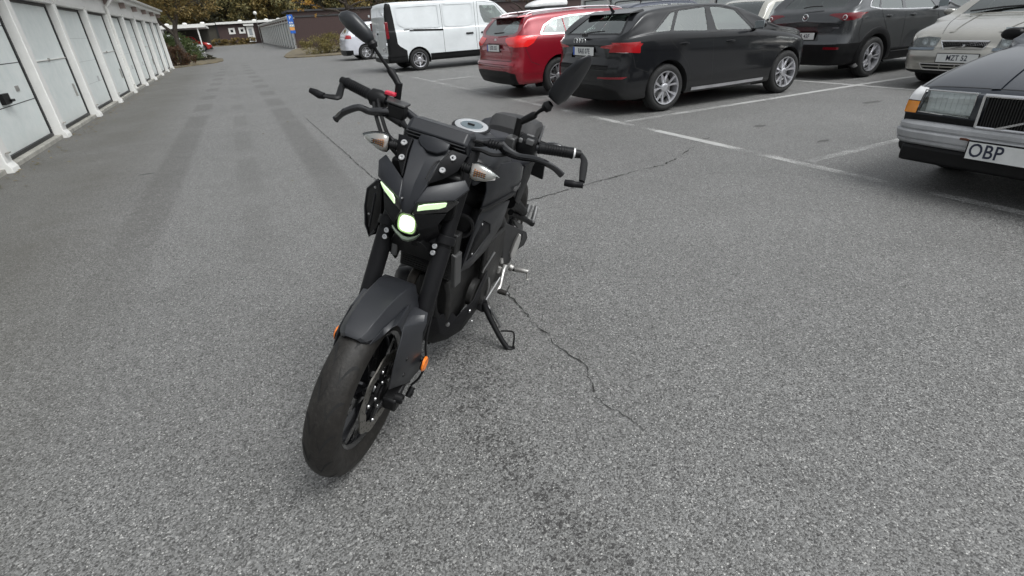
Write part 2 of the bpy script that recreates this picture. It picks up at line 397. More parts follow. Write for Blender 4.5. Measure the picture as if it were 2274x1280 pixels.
def garage_row(name, label, Xf, side, ys, ztop, n_detail=99, group=None, first=None, depth=5.5, doors=None):
    """front plane x = Xf, facing +x if side = 1 else -x; ys = pillar centre positions"""
    root = thing(name, label, 'garages', (Xf, 0, 0), group)
    s = side; y0, y1 = min(ys), max(ys); pw = .23
    def bx_(nm, x0, x1, ya, yb, za, zb, m, bev=.004):
        bm = bm_new(); box(bm, ((x0 + x1) / 2 * s, (ya + yb) / 2, (za + zb) / 2), (abs(x1 - x0), yb - ya, zb - za)); return finish(nm, bm, m, root, bev=bev, smooth=20)
    bx_('wall', -depth, -.42, y0 - pw / 2, y1 + pw / 2, 0, ztop - .02, WPAINT)
    bx_('lintel', -.415, -.06, y0 - pw / 2 + .002, y1 + pw / 2 - .002, 1.99, ztop - .03, WPAINT)
    for y in ys: # pillars: each its own part, with a foot that spreads
        bm = bm_new(); w = pw / 2
        loft(bm, [[(-.41 * s, y - w, z), (xf * s, y - w * k, z), (xf * s, y + w * k, z), (-.41 * s, y + w, z)] for z, xf, k in ((-.01, .02, 1.05), (.05, .015, 1.03), (.11, -.015, 1.0), (1.988, -.03, 1.0))])
        pl_ = finish('pillar', bm, WPAINT, root, bev=.010, smooth=20)
        bm = bm_new(); box(bm, (.012 * s, y, .215), (.03, .10, .012)); finish('pillar_chip', bm, SILLC, pl_)
    yy = sorted(ys)
    for i, (a, b) in enumerate(zip(yy, yy[1:])):
        ya, yb = a + pw / 2, b - pw / 2
        xo = doors[i][0] if doors and i < len(doors) else -.17
        bx_('door_trim', -.06, -.035, ya - .02, yb + .02, 1.99, 2.06, WTRIM, .003)
        for (u, v, z0_, z1_) in ((ya, ya + .05, 0.03, 1.985), (yb - .06, yb, 0.03, 1.985)): bx_('door_seal', xo - .03, xo + .02, u + .002, v - .002, z0_, z1_, TRIM, 0)
        bx_('door_seal', xo - .03, xo + .02, ya + .05, yb - .06, 1.94, 1.985, TRIM, 0)
        bx_('door_seal', xo - .03, xo + .03, ya + .05, yb - .06, .03, .10, TRIM, 0)
        bx_('door_sill', -.41, -.05, ya - .01, yb + .01, -.01, .055, SILLC, .01)
        d = bx_('garage_door', xo - .06, xo, ya + .05, yb - .06, .10, 1.94, DOORM, .004)
        kind = doors[i][1] if doors and i < len(doors) else i % 3
        def on_door(nm, yc, zc, wy, hz, th, m, x=xo):
            bm = bm_new(); box(bm, ((x + th / 2 + .001) * s, yc, zc), (th, wy, hz)); return finish(nm, bm, m, d, bev=.002)
        if kind == 0: # sectional: panel joints, lock box
            for z in (.62, 1.12, 1.60): on_door('panel_joint', (ya + yb) / 2, z, yb - ya - .13, .010, .0015, GAP)
            on_door('lock_box', yb - 1.32, .72, .24, .13, .05, BLK); on_door('lock_plate', yb - .62, .80, .14, .07, .008, ALU)
            on_door('lock_grip', yb - 1.2, .69, .12, .03, .075, BLK)
        elif kind == 1: # up-and-over with bar
            on_door('cross_bar', (ya + yb) / 2, 1.10, yb - ya - .13, .018, .012, WTRIM); on_door('panel_joint', (ya + yb) / 2, 1.088, yb - ya - .13, .006, .002, GAP)
            on_door('handle', yb - .34, .55, .035, .22, .03, ALU); on_door('lock', (ya + yb) / 2, 1.10, .05, .05, .025, ALU)
        else:
            for z in (.55, .98, 1.42): on_door('panel_joint', (ya + yb) / 2, z, yb - ya - .13, .004, .0012, mat('soft_gap', (.35, .36, .36), .8))
            on_door('sticker', yb - .52, .60, .16, .11, .003, mat('grey_sticker', (.45, .46, .46), .5))
    bx_('roof', -depth - .3, .10, y0 - .35, y1 + .40, ztop, ztop + .13, ROOFM)
    bx_('soffit', -.40, .12, y0 - .34, y1 + .39, ztop - .045, ztop - .003, WTRIM)
    bx_('fascia', .105, .14, y0 - .36, y1 + .41, ztop - .06, ztop + .16, WTRIM)
    # half-round gutter
    bm = bm_new(); rings = []
    for y in (y0 - .4, y1 + .45):
        rings.append([((.20 + .06 * math.cos(t)) * s, y, ztop + .10 + .06 * math.sin(t)) for t in [PI + i * PI / 8 for i in range(9)]] + [((.20 + .052 * math.cos(t)) * s, y, ztop + .10 + .052 * math.sin(t)) for t in [2 * PI - i * PI / 8 for i in range(9)]])
    loft(bm, rings); finish('gutter', bm, WTRIM, root, smooth=50)
    for y in yy[::1]: # rafter ends
        bx_('rafter_end', -.09, .09, y + .28, y + .36, ztop - .20, ztop - .046, mat('weathered_wood', (.30, .24, .22), .8))
    return root
G1 = garage_row('garage_row', 'long row of white garages with flared pillar feet along the left of the lane', -2.65, 1, [5.55 + 2.65 * i for i in range(-1, 11)], 2.42,
    doors=[(-.18, 0), (-.17, 0), (-.17, 0), (-.16, 1), (-.17, 2), (-.15, 1), (-.17, 2), (-.18, 2), (-.17, 1), (-.15, 2), (-.17, 2)])
bm = bm_new() # downpipe on one pillar
tube(bm, [(.20, 18.85, 2.50), (.20, 18.85, 2.38), (.03, 18.80, 2.16), (.0, 18.80, 2.0), (.0, 18.80, .25), (.06, 18.80, .14)], .04, 12, 3); finish('downpipe', bm, WTRIM, G1)
G2 = garage_row('garage_row', 'distant row of white garages running away beyond the blue parking sign', 5.0, -1, [51.0 + 2.65 * i for i in range(0, 22)], 2.30, depth=5)
G3 = garage_row('garage_row', 'row of white garages behind the second row of parked cars at right', 20.0, -1, [30.5 - 2.65 * i for i in range(0, 16)], 2.42)
# brown boarded block between the two rows
BR = thing('boarded_building', 'dark brown boarded end wall beside the distant white garages, behind the bushes', 'building', (5.02, 50.7, 0))
def rbox(nm, root, a, b, m, bev=0):
    bm = bm_new(); box(bm, [(a[i] + b[i]) / 2 for i in range(3)], [b[i] - a[i] for i in range(3)]); return finish(nm, bm, m, root, bev=bev, smooth=20)
rbox('wall', BR, (.1, 0, 0), (32, .25, 2.72), BROWN)
rbox('roof', BR, (-.1, -.15, 2.722), (32.2, 4.5, 2.86), ROOFM)
# long low house across the end of the lane
HS = thing('row_house', 'long low dark brown house with small square windows across the end of the lane', 'house', (0, 97, 0))
DKB = board_mat('dark_green_brown_boards', (.040, .036, .026), 4, .16)
rbox('wall', HS, (-.9, 0, 0), (12, 6, 2.80), BROWN); rbox('wall', HS, (-14, .02, 0), (-.902, 6, 2.78), DKB)
rbox('downpipe', HS, (-1.0, -.12, 0), (-.80, -.003, 3.05), TRIM)
rbox('roof_edge', HS, (-14.3, -.5, 2.80), (-.95, 6.3, 3.06), WTRIM); rbox('roof_edge', HS, (-.85, -.5, 2.82), (12.3, 6.3, 3.12), WTRIM)
for x in (-7.2, -4.9, -2.6, 2.5, 4.5, 6.2, 8.0, -9.5, -12): # round roof lights
    bm = bm_new(); bmesh.ops.create_uvsphere(bm, u_segments=16, v_segments=8, radius=.34); bmesh.ops.scale(bm, vec=(1, 1, .55), verts=bm.verts); bmesh.ops.translate(bm, vec=(x, .3, 3.12), verts=bm.verts)
    finish('roof_light', bm, WTRIM, HS)
for x in (-4.1, -2.75, 1.05, 2.45, -7, -9.5):
    f = rbox('window', HS, (x - .44, -.06, 1.45), (x + .44, -.002, 2.28), WTRIM); rbox('pane', f, (x - .17, -.075, 1.70), (x + .17, -.062, 2.05), GLOSSB)
d = rbox('door', HS, (3.1, -.08, .25), (4.1, -.003, 2.35), WTRIM); rbox('pane', d, (3.35, -.095, 1.15), (3.85, -.082, 2.05), mat('grey_pane', (.30, .32, .33), .2)); rbox('lamp', HS, (2.8, -.4, 2.45), (4.2, -.25, 2.72), WTRIM)
# carport at the left
CPT = thing('carport', 'open carport with a flat white roof edge on thin posts beyond the left hedge', 'carport', (-2, 60, 0))
rbox('roof', CPT, (-6, -.2, 2.10), (.52, 14, 2.28), WTRIM)
for x in (-5.6, -2.9, -.12):
    rbox('post', CPT, (x - .05, 0, 0), (x + .05, .1, 2.098), WTRIM)
rbox('wall', CPT, (-6, 13.7, 0), (.4, 13.95, 2.09), DKB)

# ------------------------------------------------------------ sign, lamp
SG = thing('parking_sign', 'blue parking sign with orange plates on a post in front of the brown end wall', 'sign', (5.0, 50.2, 0))
bm = bm_new(); tube(bm, [(.05, .06, 0), (.05, .06, 2.5)], .03, 10, 1); finish('post', bm, STEEL, SG)
SB = mat('sign_blue', (.02, .12, .48), .4); SO = mat('sign_orange', (.62, .30, .08), .5); SGR = mat('sign_grey_blue', (.28, .36, .44), .5)
a = rbox('plate', SG, (-.21, 0, 2.07), (.23, .02, 2.52), SB); b2 = rbox('plate', SG, (-.20, 0, 1.86), (.22, .02, 2.05), SB); c2 = rbox('plate', SG, (-.18, 0, 1.64), (.22, .02, 1.84), SGR); d2 = rbox('plate', SG, (-.18, 0, 1.40), (.20, .02, 1.62), SO); rbox('plate', SG, (-.18, 0, 1.17), (.22, .02, 1.38), SB)
RX = Matrix.Rotation(PI / 2, 4, 'X')
text_mesh('letter', 'P', .36, Matrix.Translation((.01, -.004, 2.29)) @ RX, WHITEP, a); 
for z, ob in ((1.95, b2), (1.74, c2)): rbox('symbol', ob, (-.12, -.006, z - .05), (-.02, -.001, z + .05), WHITEP); rbox('symbol', ob, (.04, -.006, z - .05), (.14, -.001, z + .05), WHITEP)
LP = thing('street_lamp', 'white globe lamp on a thin dark post standing beyond the distant garages', 'street lamp', (3.1, 62, 0))
bm = bm_new(); tube(bm, [(0, 0, 0), (0, 0, 2.95)], .022, 8, 1); finish('post', bm, mat('lamp_post_grey', (.16, .16, .15), .6), LP)
bm = bm_new(); bmesh.ops.create_uvsphere(bm, u_segments=20, v_segments=12, radius=.17); bmesh.ops.translate(bm, vec=(0, 0, 3.08), verts=bm.verts); finish('globe', bm, WTRIM, LP)

# ------------------------------------------------------------ plants
def leaf_mat(name, cols):
    k = NT(name); g = k.n('ShaderNodeNewGeometry'); r = g.outputs['Random Per Island']
    c = k.ramp(r, [(i / (len(cols) - 1), q) for i, q in enumerate(cols)])
    k.l(c, k.b.inputs['Base Color']); k.b.inputs['Roughness'].default_value = .65
    tl = k.n('ShaderNodeBsdfTranslucent'); k.l(c, tl.inputs[0]); mx = k.n('ShaderNodeMixShader'); mx.inputs[0].default_value = .3
    k.l(k.b.outputs[0], mx.inputs[1]); k.l(tl.outputs[0], mx.inputs[2]); k.l(mx.outputs[0], k.o.inputs[0]); return k.m
BARK = mat('bark', (.055, .045, .036), .9, var=.35, vs=9, bump=.8, bs=25)
L_OLIVE = leaf_mat('olive_foliage', [(.12, .12, .058), (.18, .165, .07), (.24, .18, .06), (.14, .15, .07)])
L_DARK = leaf_mat('dark_foliage', [(.055, .060, .038), (.075, .078, .046), (.09, .085, .045), (.07, .055, .042)])
L_OCHRE = leaf_mat('ochre_foliage', [(.16, .115, .042), (.24, .16, .05), (.11, .10, .038), (.28, .20, .07)])
L_AUT = leaf_mat('dull_autumn_foliage', [(.20, .165, .06), (.28, .20, .07), (.16, .15, .065), (.32, .21, .06)])
L_GOLD = leaf_mat('golden_foliage', [(.42, .25, .035), (.34, .16, .03), (.50, .33, .06), (.22, .13, .03)])
L_GREEN = leaf_mat('green_foliage', [(.12, .17, .06), (.20, .26, .10), (.09, .13, .05), (.30, .33, .17)])
L_RED = leaf_mat('red_brown_foliage', [(.09, .035, .022), (.05, .028, .018), (.12, .06, .02), (.04, .035, .018)])
L_YG = leaf_mat('yellow_green_foliage', [(.21, .18, .06), (.15, .14, .045), (.27, .21, .07), (.10, .08, .03)])
def leaves(bm, blobs, n, size, flat=.8, shell=.45):
    tot = sum(b[3] * b[4] * b[5] for b in blobs)
    for (cx, cy, cz, rx, ry, rz) in blobs:
        m = int(n * rx * ry * rz / tot); clumps = []
        for i in range(max(4, m // 45)):
            v = Vector((rnd.gauss(0, 1), rnd.gauss(0, 1), rnd.gauss(0, 1))).normalized() * (shell + (1 - shell) * rnd.random())
            clumps.append(v)
        for i in range(m):
            c = rnd.choice(clumps); v = c + Vector((rnd.gauss(0, .15), rnd.gauss(0, .15), rnd.gauss(0, .12)))
            p = Vector((cx + v.x * rx, cy + v.y * ry, cz + v.z * rz))
            if p.z < .03: p.z = .03 + rnd.random() * .1
            s = size * rnd.uniform(.5, 1.3); q = Quaternion(Vector((rnd.gauss(0, 1), rnd.gauss(0, 1), rnd.gauss(0, 1))).normalized(), rnd.uniform(0, 2 * PI))
            w = s * flat
            bm.faces.new([bm.verts.new(p + q @ Vector(a)) for a in ((-s, 0, 0), (-.2 * s, -w * .6, .12 * s), (s, 0, 0), (.1 * s, w * .6, .1 * s))])
def branches(bm, limbs):
    for pts, r in limbs: tube(bm, pts, r, 8, 3)
def twigs(p, d, n, L, r, out, depth=2, spread=.9):
    for i in range(n):
        v = (Vector(d).normalized() + Vector((rnd.gauss(0, spread), rnd.gauss(0, spread), rnd.gauss(0, spread * .6)))).normalized()
        q = Vector(p) + v * L * rnd.uniform(.6, 1); m = (Vector(p) + q) / 2 + Vector((rnd.gauss(0, .06), rnd.gauss(0, .06), rnd.gauss(0, .06))) * L
        out.append(([p, m, q], [r, r * .7, r * .35]))
        if depth > 1: twigs(q, v, max(2, n - 1), L * .65, r * .4, out, depth - 1, spread)
def make_tree(name, label, base, limbs, blobs, n, size, lm, group=None, tw=None):
    root = thing(name, label, 'tree', base, group)
    bm = bm_new(); L = list(limbs)
    if tw:
        for p, d, k_, LL, r in tw: twigs(p, d, k_, LL, r, L)
    branches(bm, L); finish('trunk', bm, BARK, root, smooth=60)
    bm = bm_new(); leaves(bm, blobs, n, size); finish('crown', bm, lm, root, smooth=0); return root
def bush(name, label, base, blobs, n, size, lm, cat='bush', group=None):
    root = thing(name, label, cat, base, group); L = []
    for b in blobs:
        for i in range(5): L.append(([(b[0] * .4, b[1] * .4, 0), (b[0] + rnd.uniform(-.3, .3) * b[3], b[1] + rnd.uniform(-.3, .3) * b[4], b[2] + b[5] * .5)], [.025, .008]))
    bm = bm_new(); branches(bm, L); finish('stem', bm, BARK, root)
    bm = bm_new(); leaves(bm, blobs, n, size, shell=.65); finish('foliage', bm, lm, root, smooth=0); return root
# left: forked tree at the end of the garages
make_tree('forked_tree', 'forked dark tree with thin ochre leaves at the end of the left garages', (-2.32, 38, 0),
    [([(0, 0, 0), (-.10, 0, .6), (-.22, 0, 1.25), (-.12, 0, 1.9), (.12, .1, 2.5), (.35, .2, 3.6)], [.20, .15, .13, .12, .11, .05]),
     ([(-.20, 0, 1.35), (-.45, 0, 1.75), (-.75, .1, 2.1), (-1.2, .2, 2.9)], [.10, .08, .07, .03]),
     ([(.0, .05, 2.2), (.5, .3, 2.8), (1.2, .5, 3.2)], [.07, .05, .02]), ([(-.75, .1, 2.1), (-1.4, 0, 2.3), (-2.2, -.2, 2.6)], [.05, .04, .02]), ([(-.1, 0, 2.0), (-.3, .2, 2.7), (-.2, .3, 3.6)], [.06, .05, .02])],
    [(.9, .3, 3.1, 1.4, 1.3, .9), (-.9, .2, 3.3, 1.6, 1.4, 1.0), (1.5, .8, 2.75, 1.0, .9, .55), (0, .3, 4.2, 2.2, 2, 1.0)], 8500, .075, L_OCHRE,
    tw=[((.35, .2, 3.0), (.4, 0, 1), 4, .9, .03), ((-1.2, .2, 2.9), (-.4, 0, .6), 4, .9, .03), ((1.2, .5, 3.2), (1, 0, -.2), 4, .8, .025)])
bush('rhododendron', 'green rhododendron bush behind the forked tree trunk', (-2.6, 39.5, 0), [(-.1, 0, .80, .8, .8, .80), (.50, .2, .60, .62, .7, .68), (-.9, .3, .9, .7, .6, .7)], 9500, .06, L_GREEN)
bush('barberry_bush', 'low red-brown bush against the end corner of the left garages', (-2.45, 34.2, 0), [(0, 0, .45, .48, .6, .50), (-.5, .3, .55, .45, .5, .55), (.35, .6, .32, .40, .5, .34)], 5200, .04, L_RED)
bush('low_shrub', 'small grey-green mound of shrub at the tip of the left bed', (-1.35, 40.3, 0), [(0, 0, .14, .42, .45, .22)], 900, .04, L_DARK)
bush('clipped_hedge', 'low yellow-brown clipped hedge under the square windows of the brown house', (.2, 94.2, 0), [(-2.6 + i * .95, 0, .42, .7, .8, .52) for i in range(7)], 5200, .10, L_OCHRE, 'hedge')
bush('garden_bush', 'reddish shrub at the corner of the brown house beside the parked red car', (-3.0, 92, 0), [(0, 0, .8, .9, .8, .9)], 1500, .10, L_RED)
# right bed
bush('spirea_bush', 'broad yellow-green spirea bush on the right-hand bed below the brown wall', (5.0, 35.4, 0), [(-.35, 0, .52, .85, .9, .55), (.7, .3, .56, .9, .9, .56), (1.65, .2, .50, .8, .9, .52)], 9500, .040, L_YG)
bush('brown_bush', 'red-brown end of the shrubs next to the white estate car', (7.2, 35.0, 0), [(0, 0, .5, .5, .6, .58)], 1800, .04, L_RED)
make_tree('golden_tree', 'dark-trunked tree with sparse golden leaves hanging before the brown wall', (6.75, 35.5, 0),
    [([(0, 0, 0), (.06, 0, .7), (-.02, 0, 1.5), (.1, 0, 2.2), (.0, .1, 3.2), (.2, .2, 4.6)], [.17, .14, .13, .12, .09, .05]),
     ([(0, 0, 1.9), (-.6, -.2, 2.25), (-1.3, -.4, 2.35), (-2.1, -.7, 2.62), (-3.0, -.8, 2.75)], [.08, .06, .05, .035, .015]),
     ([(.05, 0, 2.3), (.7, -.2, 2.6), (1.6, -.3, 2.75), (2.6, -.3, 2.8)], [.07, .05, .03, .015]), ([(-.7, -.2, 2.27), (-1.2, -.3, 2.05), (-1.6, -.4, 2.1)], [.04, .03, .015]),
     ([(0, 0, 2.6), (-.9, .1, 3.1), (-1.9, .2, 3.3)], [.06, .04, .02])],
    [(-2.2, -.7, 2.52, .85, .6, .33), (-2.75, -.7, 2.8, .7, .6, .28), (-1.6, -.5, 2.9, .9, .7, .35), (-2.0, -.8, 2.1, .22, .3, .2), (1.4, -.2, 3.1, 1.4, .8, .4), (-.3, 0, 3.6, 1.8, 1.2, .7)], 2300, .065, L_GOLD,
    tw=[((-2.1, -.7, 2.6), (-1, 0, 0), 4, .6, .02), ((1.6, -.3, 2.75), (1, 0, .2), 5, .8, .025), ((0, 0, 2.2), (.2, 0, 1), 5, .9, .03), ((-1.3, -.4, 2.4), (-.5, 0, .4), 4, .6, .02), ((.1, 0, 1.9), (.8, 0, .3), 4, .8, .03)])
for i, (x, y) in enumerate(((11.5, 38), (16.5, 40.5), (23.5, 44))):
    lb = ('bare-branched tree with a few brown leaves above the white van', 'bare-branched tree standing between the van and the white roof box', 'bare-branched tree before the brown wall next to the right-hand garages')[i]
    make_tree('bare_tree', lb, (x, y, 0), [([(0, 0, 0), (.1, 0, 1.2), (0, .1, 2.4), (.1, 0, 4)], [.16, .13, .11, .05]), ([(0, 0, 1.3), (-.8, 0, 2.1), (-1.7, 0, 2.6)], [.08, .06, .02]), ([(0, 0, 1.5), (.9, 0, 2.3), (1.9, 0, 2.7)], [.08, .05, .02])],
        [(-1.2, 0, 2.7, 1.3, 1, .6), (1.2, 0, 2.6, 1.3, 1, .6), (0, 0, 3.6, 2, 1.5, .9)], 1300, .06, L_RED,
        tw=[((0, 0, 1.7), (-.7, 0, .6), 5, 1.1, .03), ((0, 0, 1.9), (.8, 0, .5), 5, 1.1, .03), ((0, 0, 2.4), (0, 0, 1), 5, 1.1, .03)])
# wood behind the house: individual trees in two rows, then a darker mass
protos = []
for j, (lm, lb) in enumerate(((L_OLIVE, 'tall olive green tree in the wood behind the brown house'), (L_DARK, 'tall dark tree in the wood behind the brown house'), (L_AUT, 'tall tree turning ochre in the wood behind the brown house'))):
    bm = bm_new(); branches(bm, [([(0, 0, 0), (.2, 0, 3), (0, .2, 7), (.2, 0, 12)], [.28, .24, .18, .06]), ([(0, 0, 3.5), (1.4, 0, 6)], [.12, .04]), ([(0, 0, 4.2), (-1.6, .3, 7)], [.12, .04])]); tm = finish('trunk', bm, BARK).data
    bm = bm_new(); leaves(bm, [(0, 0, 8, 3.0, 3.0, 4.5), (1.2, -.5, 5.2, 2.4, 2.4, 2.6), (-1.4, .4, 4.6, 2.3, 2.3, 2.3)], 4200, .26, shell=.5); cm = finish('crown', bm, lm, smooth=0).data
    protos.append((tm, cm, lb))
for o in [o for o in SC.objects if o.parent is None and o.name.split('.')[0] in ('trunk', 'crown') and o.type == 'MESH']: bpy.data.objects.remove(o)
k = 0
for row, (y, n_, x0, dx) in enumerate(((108, 17, -17, 3.9), (117, 16, -20, 4.4))):
    for i in range(n_):
        tm, cm, lb = protos[(0, 1, 0, 2, 1, 0, 2)[k % 7]]; k += 1
        r = thing('forest_tree', lb, 'tree', Matrix.LocRotScale(Vector((x0 + dx * i + rnd.uniform(-1, 1), y + rnd.uniform(-2, 2), 0)), Quaternion((0, 0, 1), rnd.uniform(0, 6)), Vector((1, 1, 1)) * rnd.uniform(.85, 1.2)), 'trees of the wood behind the house')
        for nm, me in (('trunk', tm), ('crown', cm)):
            o = bpy.data.objects.new(nm, me); COL.objects.link(o); o.parent = r
bm = bm_new(); leaves(bm, [(x, 128 + rnd.uniform(-2, 2), 6 + rnd.uniform(-1, 2), 5, 3, 7) for x in range(-30, 75, 5)], 15000, .55, shell=.2)
tag(finish('far_wood', bm, L_DARK, smooth=0), kind='stuff', label='dark mass of woodland far behind the houses', cat='wood')
# fallen leaves
bm = bm_new(); 
for i in range(1500):
    t = rnd.random()
    if t < .35: x, y = rnd.uniform(-2.6, -.6), rnd.uniform(31, 38)
    elif t < .7: x, y = rnd.uniform(2.6, 7.0), rnd.uniform(31.5, 35)
    elif t < .93: x, y = -2.62 + abs(rnd.gauss(0, .14)), rnd.uniform(3, 32)
    else: x, y = rnd.uniform(-2, 9), rnd.uniform(3, 30)
    s = rnd.uniform(.015, .035); a = rnd.uniform(0, 6.3); z = .06 if (y > 33) else .008
    bm.faces.new([bm.verts.new((x + s * math.cos(a + q) * (1, .5)[j % 2], y + s * math.sin(a + q) * (1, .6)[j % 2], z + rnd.uniform(0, .008))) for j, q in enumerate((0, 1.57, 3.14, 4.71))])
tag(finish('fallen_leaves', bm, L_OCHRE, smooth=0), kind='stuff', label='scattered small brown fallen leaves on the asphalt', cat='leaves')
# ------------------------------------------------------------ car kit
def paint(name, col, metal=.35, rough=.28, flake=.1, spec=.5):
    k = NT(name); co = k.co(); b = k.b; b.inputs['Specular IOR Level'].default_value = spec
    c = k.ramp(k.noise(co, 2.5, 5), [(.3, tuple(x * .93 for x in col)), (.7, tuple(min(1, x * 1.07) for x in col))])
    s = k.n('ShaderNodeSeparateXYZ'); k.l(co, s.inputs[0])
    low = k.math('SUBTRACT', 1.0, k.math('DIVIDE', s.outputs[2], .55, clamp=True))
    d = k.math('MULTIPLY', low, k.math('MULTIPLY', k.noise(co, 7, 7, .75), .30)); c = k.mix(d, c, (.10, .095, .085))
    k.l(c, b.inputs['Base Color']); b.inputs['Metallic'].default_value = metal
    k.l(k.math('MULTIPLY_ADD', k.noise(co, 3, 3, .5), .05, rough - .02), b.inputs['Roughness'])
    b.inputs['Coat Weight'].default_value = .8; b.inputs['Coat Roughness'].default_value = .06
    MATS[name] = k.m; return k.m
def pchip(xs, ys, q):
    xs = np.array(xs, float); ys = np.array(ys, float); q = np.clip(np.array(q, float), xs[0], xs[-1])
    h = np.diff(xs); d = np.diff(ys) / h; m = np.zeros(len(xs)); m[0], m[-1] = d[0], d[-1]
    for i in range(1, len(xs) - 1):
        if d[i - 1] * d[i] > 0:
            w1, w2 = 2 * h[i] + h[i - 1], h[i] + 2 * h[i - 1]; m[i] = (w1 + w2) / (w1 / d[i - 1] + w2 / d[i])
    i = np.clip(np.searchsorted(xs, q, side='right') - 1, 0, len(xs) - 2); t = (q - xs[i]) / h[i]
    return (ys[i] * (1 + 2 * t) * (1 - t) ** 2 + h[i] * m[i] * t * (1 - t) ** 2 + ys[i + 1] * t * t * (3 - 2 * t) + h[i] * m[i + 1] * t * t * (t - 1))
def cv(pts, q): return float(pchip([p[0] for p in pts], [p[1] for p in pts], [q])[0])
class Car:
    """x from tail (0) to nose (L), y left, z up; body skin lofted from curves, then openings cut along outlines"""
    def __init__(s, name, label, cat, M, L, Wd, top, belt, m, wheels, r, under=.20, tumble=.42, plan_r=None, plan_f=None, prof_r=None, prof_f=None, shoulder=.02, mid=.55, n=64, group=None, roofcorner=.12):
        s.root = thing(name, label, cat, M, group); s.L, s.hw = L, Wd / 2; s.top, s.belt = top, belt; s.m = m; s.wheels = wheels; s.r = r; s.tumble = tumble
        pr = plan_r or [(0, .80), (.06, .90), (.18, .965), (.45, .995), (.8, 1)]; pf = plan_f or [(0, .70), (.08, .84), (.22, .93), (.5, .985), (.9, 1)]
        s.prof_r = prof_r or [(0, .06), (.3, .01), (.45, 0), (.62, .0), (.75, .03), (2, .03)]; s.prof_f = prof_f or [(0, .05), (.3, .01), (.5, 0), (.65, .02), (2, .05)]
        xs = sorted(set([0, .02, .05, .09, .14, .2, .28, .36] + [L - v for v in (0, .02, .05, .09, .14, .2, .28, .36)] + [float(v) for v in np.linspace(.42, L - .42, n)]))
        def ring(x, ky=1.0, dx=0):
            w = s.hw * min(cv(pr, x), cv(pf, L - x)); zt = cv(top, x); zb = cv(belt, x); zu = under
            zbe = min(zb, zt - .045); h = zt - zbe; yb = w * (1 - shoulder * 1.6); g = min(1, max(0, (h - .06) / .25)); cr = roofcorner
            tb = tumble * (.35 + .65 * g)
            P = [(0, zu), (w * .55, zu), (w * .90, zu + .01), (w * .975, zu + .06), (w * .99, zu + .16), (w, mid * .5 + zu * .5 + .05), (w * 1.0, mid), (w * .998, mid + (zbe - mid) * .45), (w * (1 - shoulder * .35), mid + (zbe - mid) * .8), (w * (1 - shoulder), zbe - .012), (yb - .004, zbe + .003)]
            y8 = yb - tb * h
            if g > .02: P += [(yb - tb * h * .3 * 1.0, zbe + .3 * h), (yb - tb * h * .62, zbe + .62 * h), (yb - tb * h * .86, zbe + h * (1 - cr * 1.15 * g)), (y8 - .045, zbe + h * (1 - .035)), (y8 * .72, zt - .012), (y8 * .38, zt - .003), (0, zt)]
            else: P += [(yb - .02, zbe + .25 * h), (yb - .055, zbe + .5 * h), (yb - .11, zbe + h * .70), (yb - .22, zbe + h * .86), (yb * .55, zt - .05 * h), (yb * .28, zt - .01 * h), (0, zt)]
            P = [Vector((0, y, z)) for y, z in P]; Q = smooth_path(P, 3); out = []
            for p in Q:
                fr = max(0, 1 - x / .5) ** 2; ff = max(0, 1 - (L - x) / .5) ** 2
                out.append(Vector((x + dx + cv(s.prof_r, p.z) * fr - cv(s.prof_f, p.z) * ff, p.y * ky, p.z)))
            return [Vector((p.x, -p.y, p.z)) for p in reversed(out[1:])] + out[:-1] + [out[-1]]
        rings = [ring(0, k, -.035 * (1 - k * k)) for k in (0.0, .25, .5, .75, .92)] + [ring(x) for x in xs] + [ring(L, k, .04 * (1 - k * k)) for k in (.92, .75, .5, .25, 0.0)]
        bm = bm_new(); R = []
        for r_ in rings: R.append([bm.verts.new(p) for p in r_])
        for a, b in zip(R, R[1:]):
            for j in range(len(a) - 1): bm.faces.new((a[j], a[j + 1], b[j + 1], b[j]))
        bmesh.ops.remove_doubles(bm, verts=R[0] + R[-1], dist=1e-5)
        bmesh.ops.recalc_face_normals(bm, faces=bm.faces)
        c = bm.calc_volume(signed=True)
        if c < 0: bmesh.ops.reverse_faces(bm, faces=bm.faces)
        bm.normal_update(); s.bm = bm; s.ref = bm.copy(); s.ref.normal_update(); s.ref.verts.ensure_lookup_table(); s.ref.faces.ensure_lookup_table(); s.tree = BVHTree.FromBMesh(s.ref)
        s.vn = [v.normal.copy() for v in s.ref.verts]
    def norms(s, me):
        nn = []
        for v in me.vertices:
            loc, nrm, i, d = s.tree.find_nearest(v.co)
            f = s.ref.faces[i]; w = poly_3d_calc([q.co for q in f.verts], loc); q = Vector((0, 0, 0))
            for a, b in zip(w, f.verts): q += s.vn[b.index] * a
            nn.append(q.normalized() if q.length > 1e-6 else nrm)
        me.normals_split_custom_set_from_vertices(nn)
    @staticmethod
    def inside(p, poly):
        c = False; n = len(poly); j = n - 1
        for i in range(n):
            if (poly[i][1] > p[1]) != (poly[j][1] > p[1]) and p[0] < (poly[j][0] - poly[i][0]) * (p[1] - poly[i][1]) / (poly[j][1] - poly[i][1]) + poly[i][0]: c = not c
            j = i
        return c
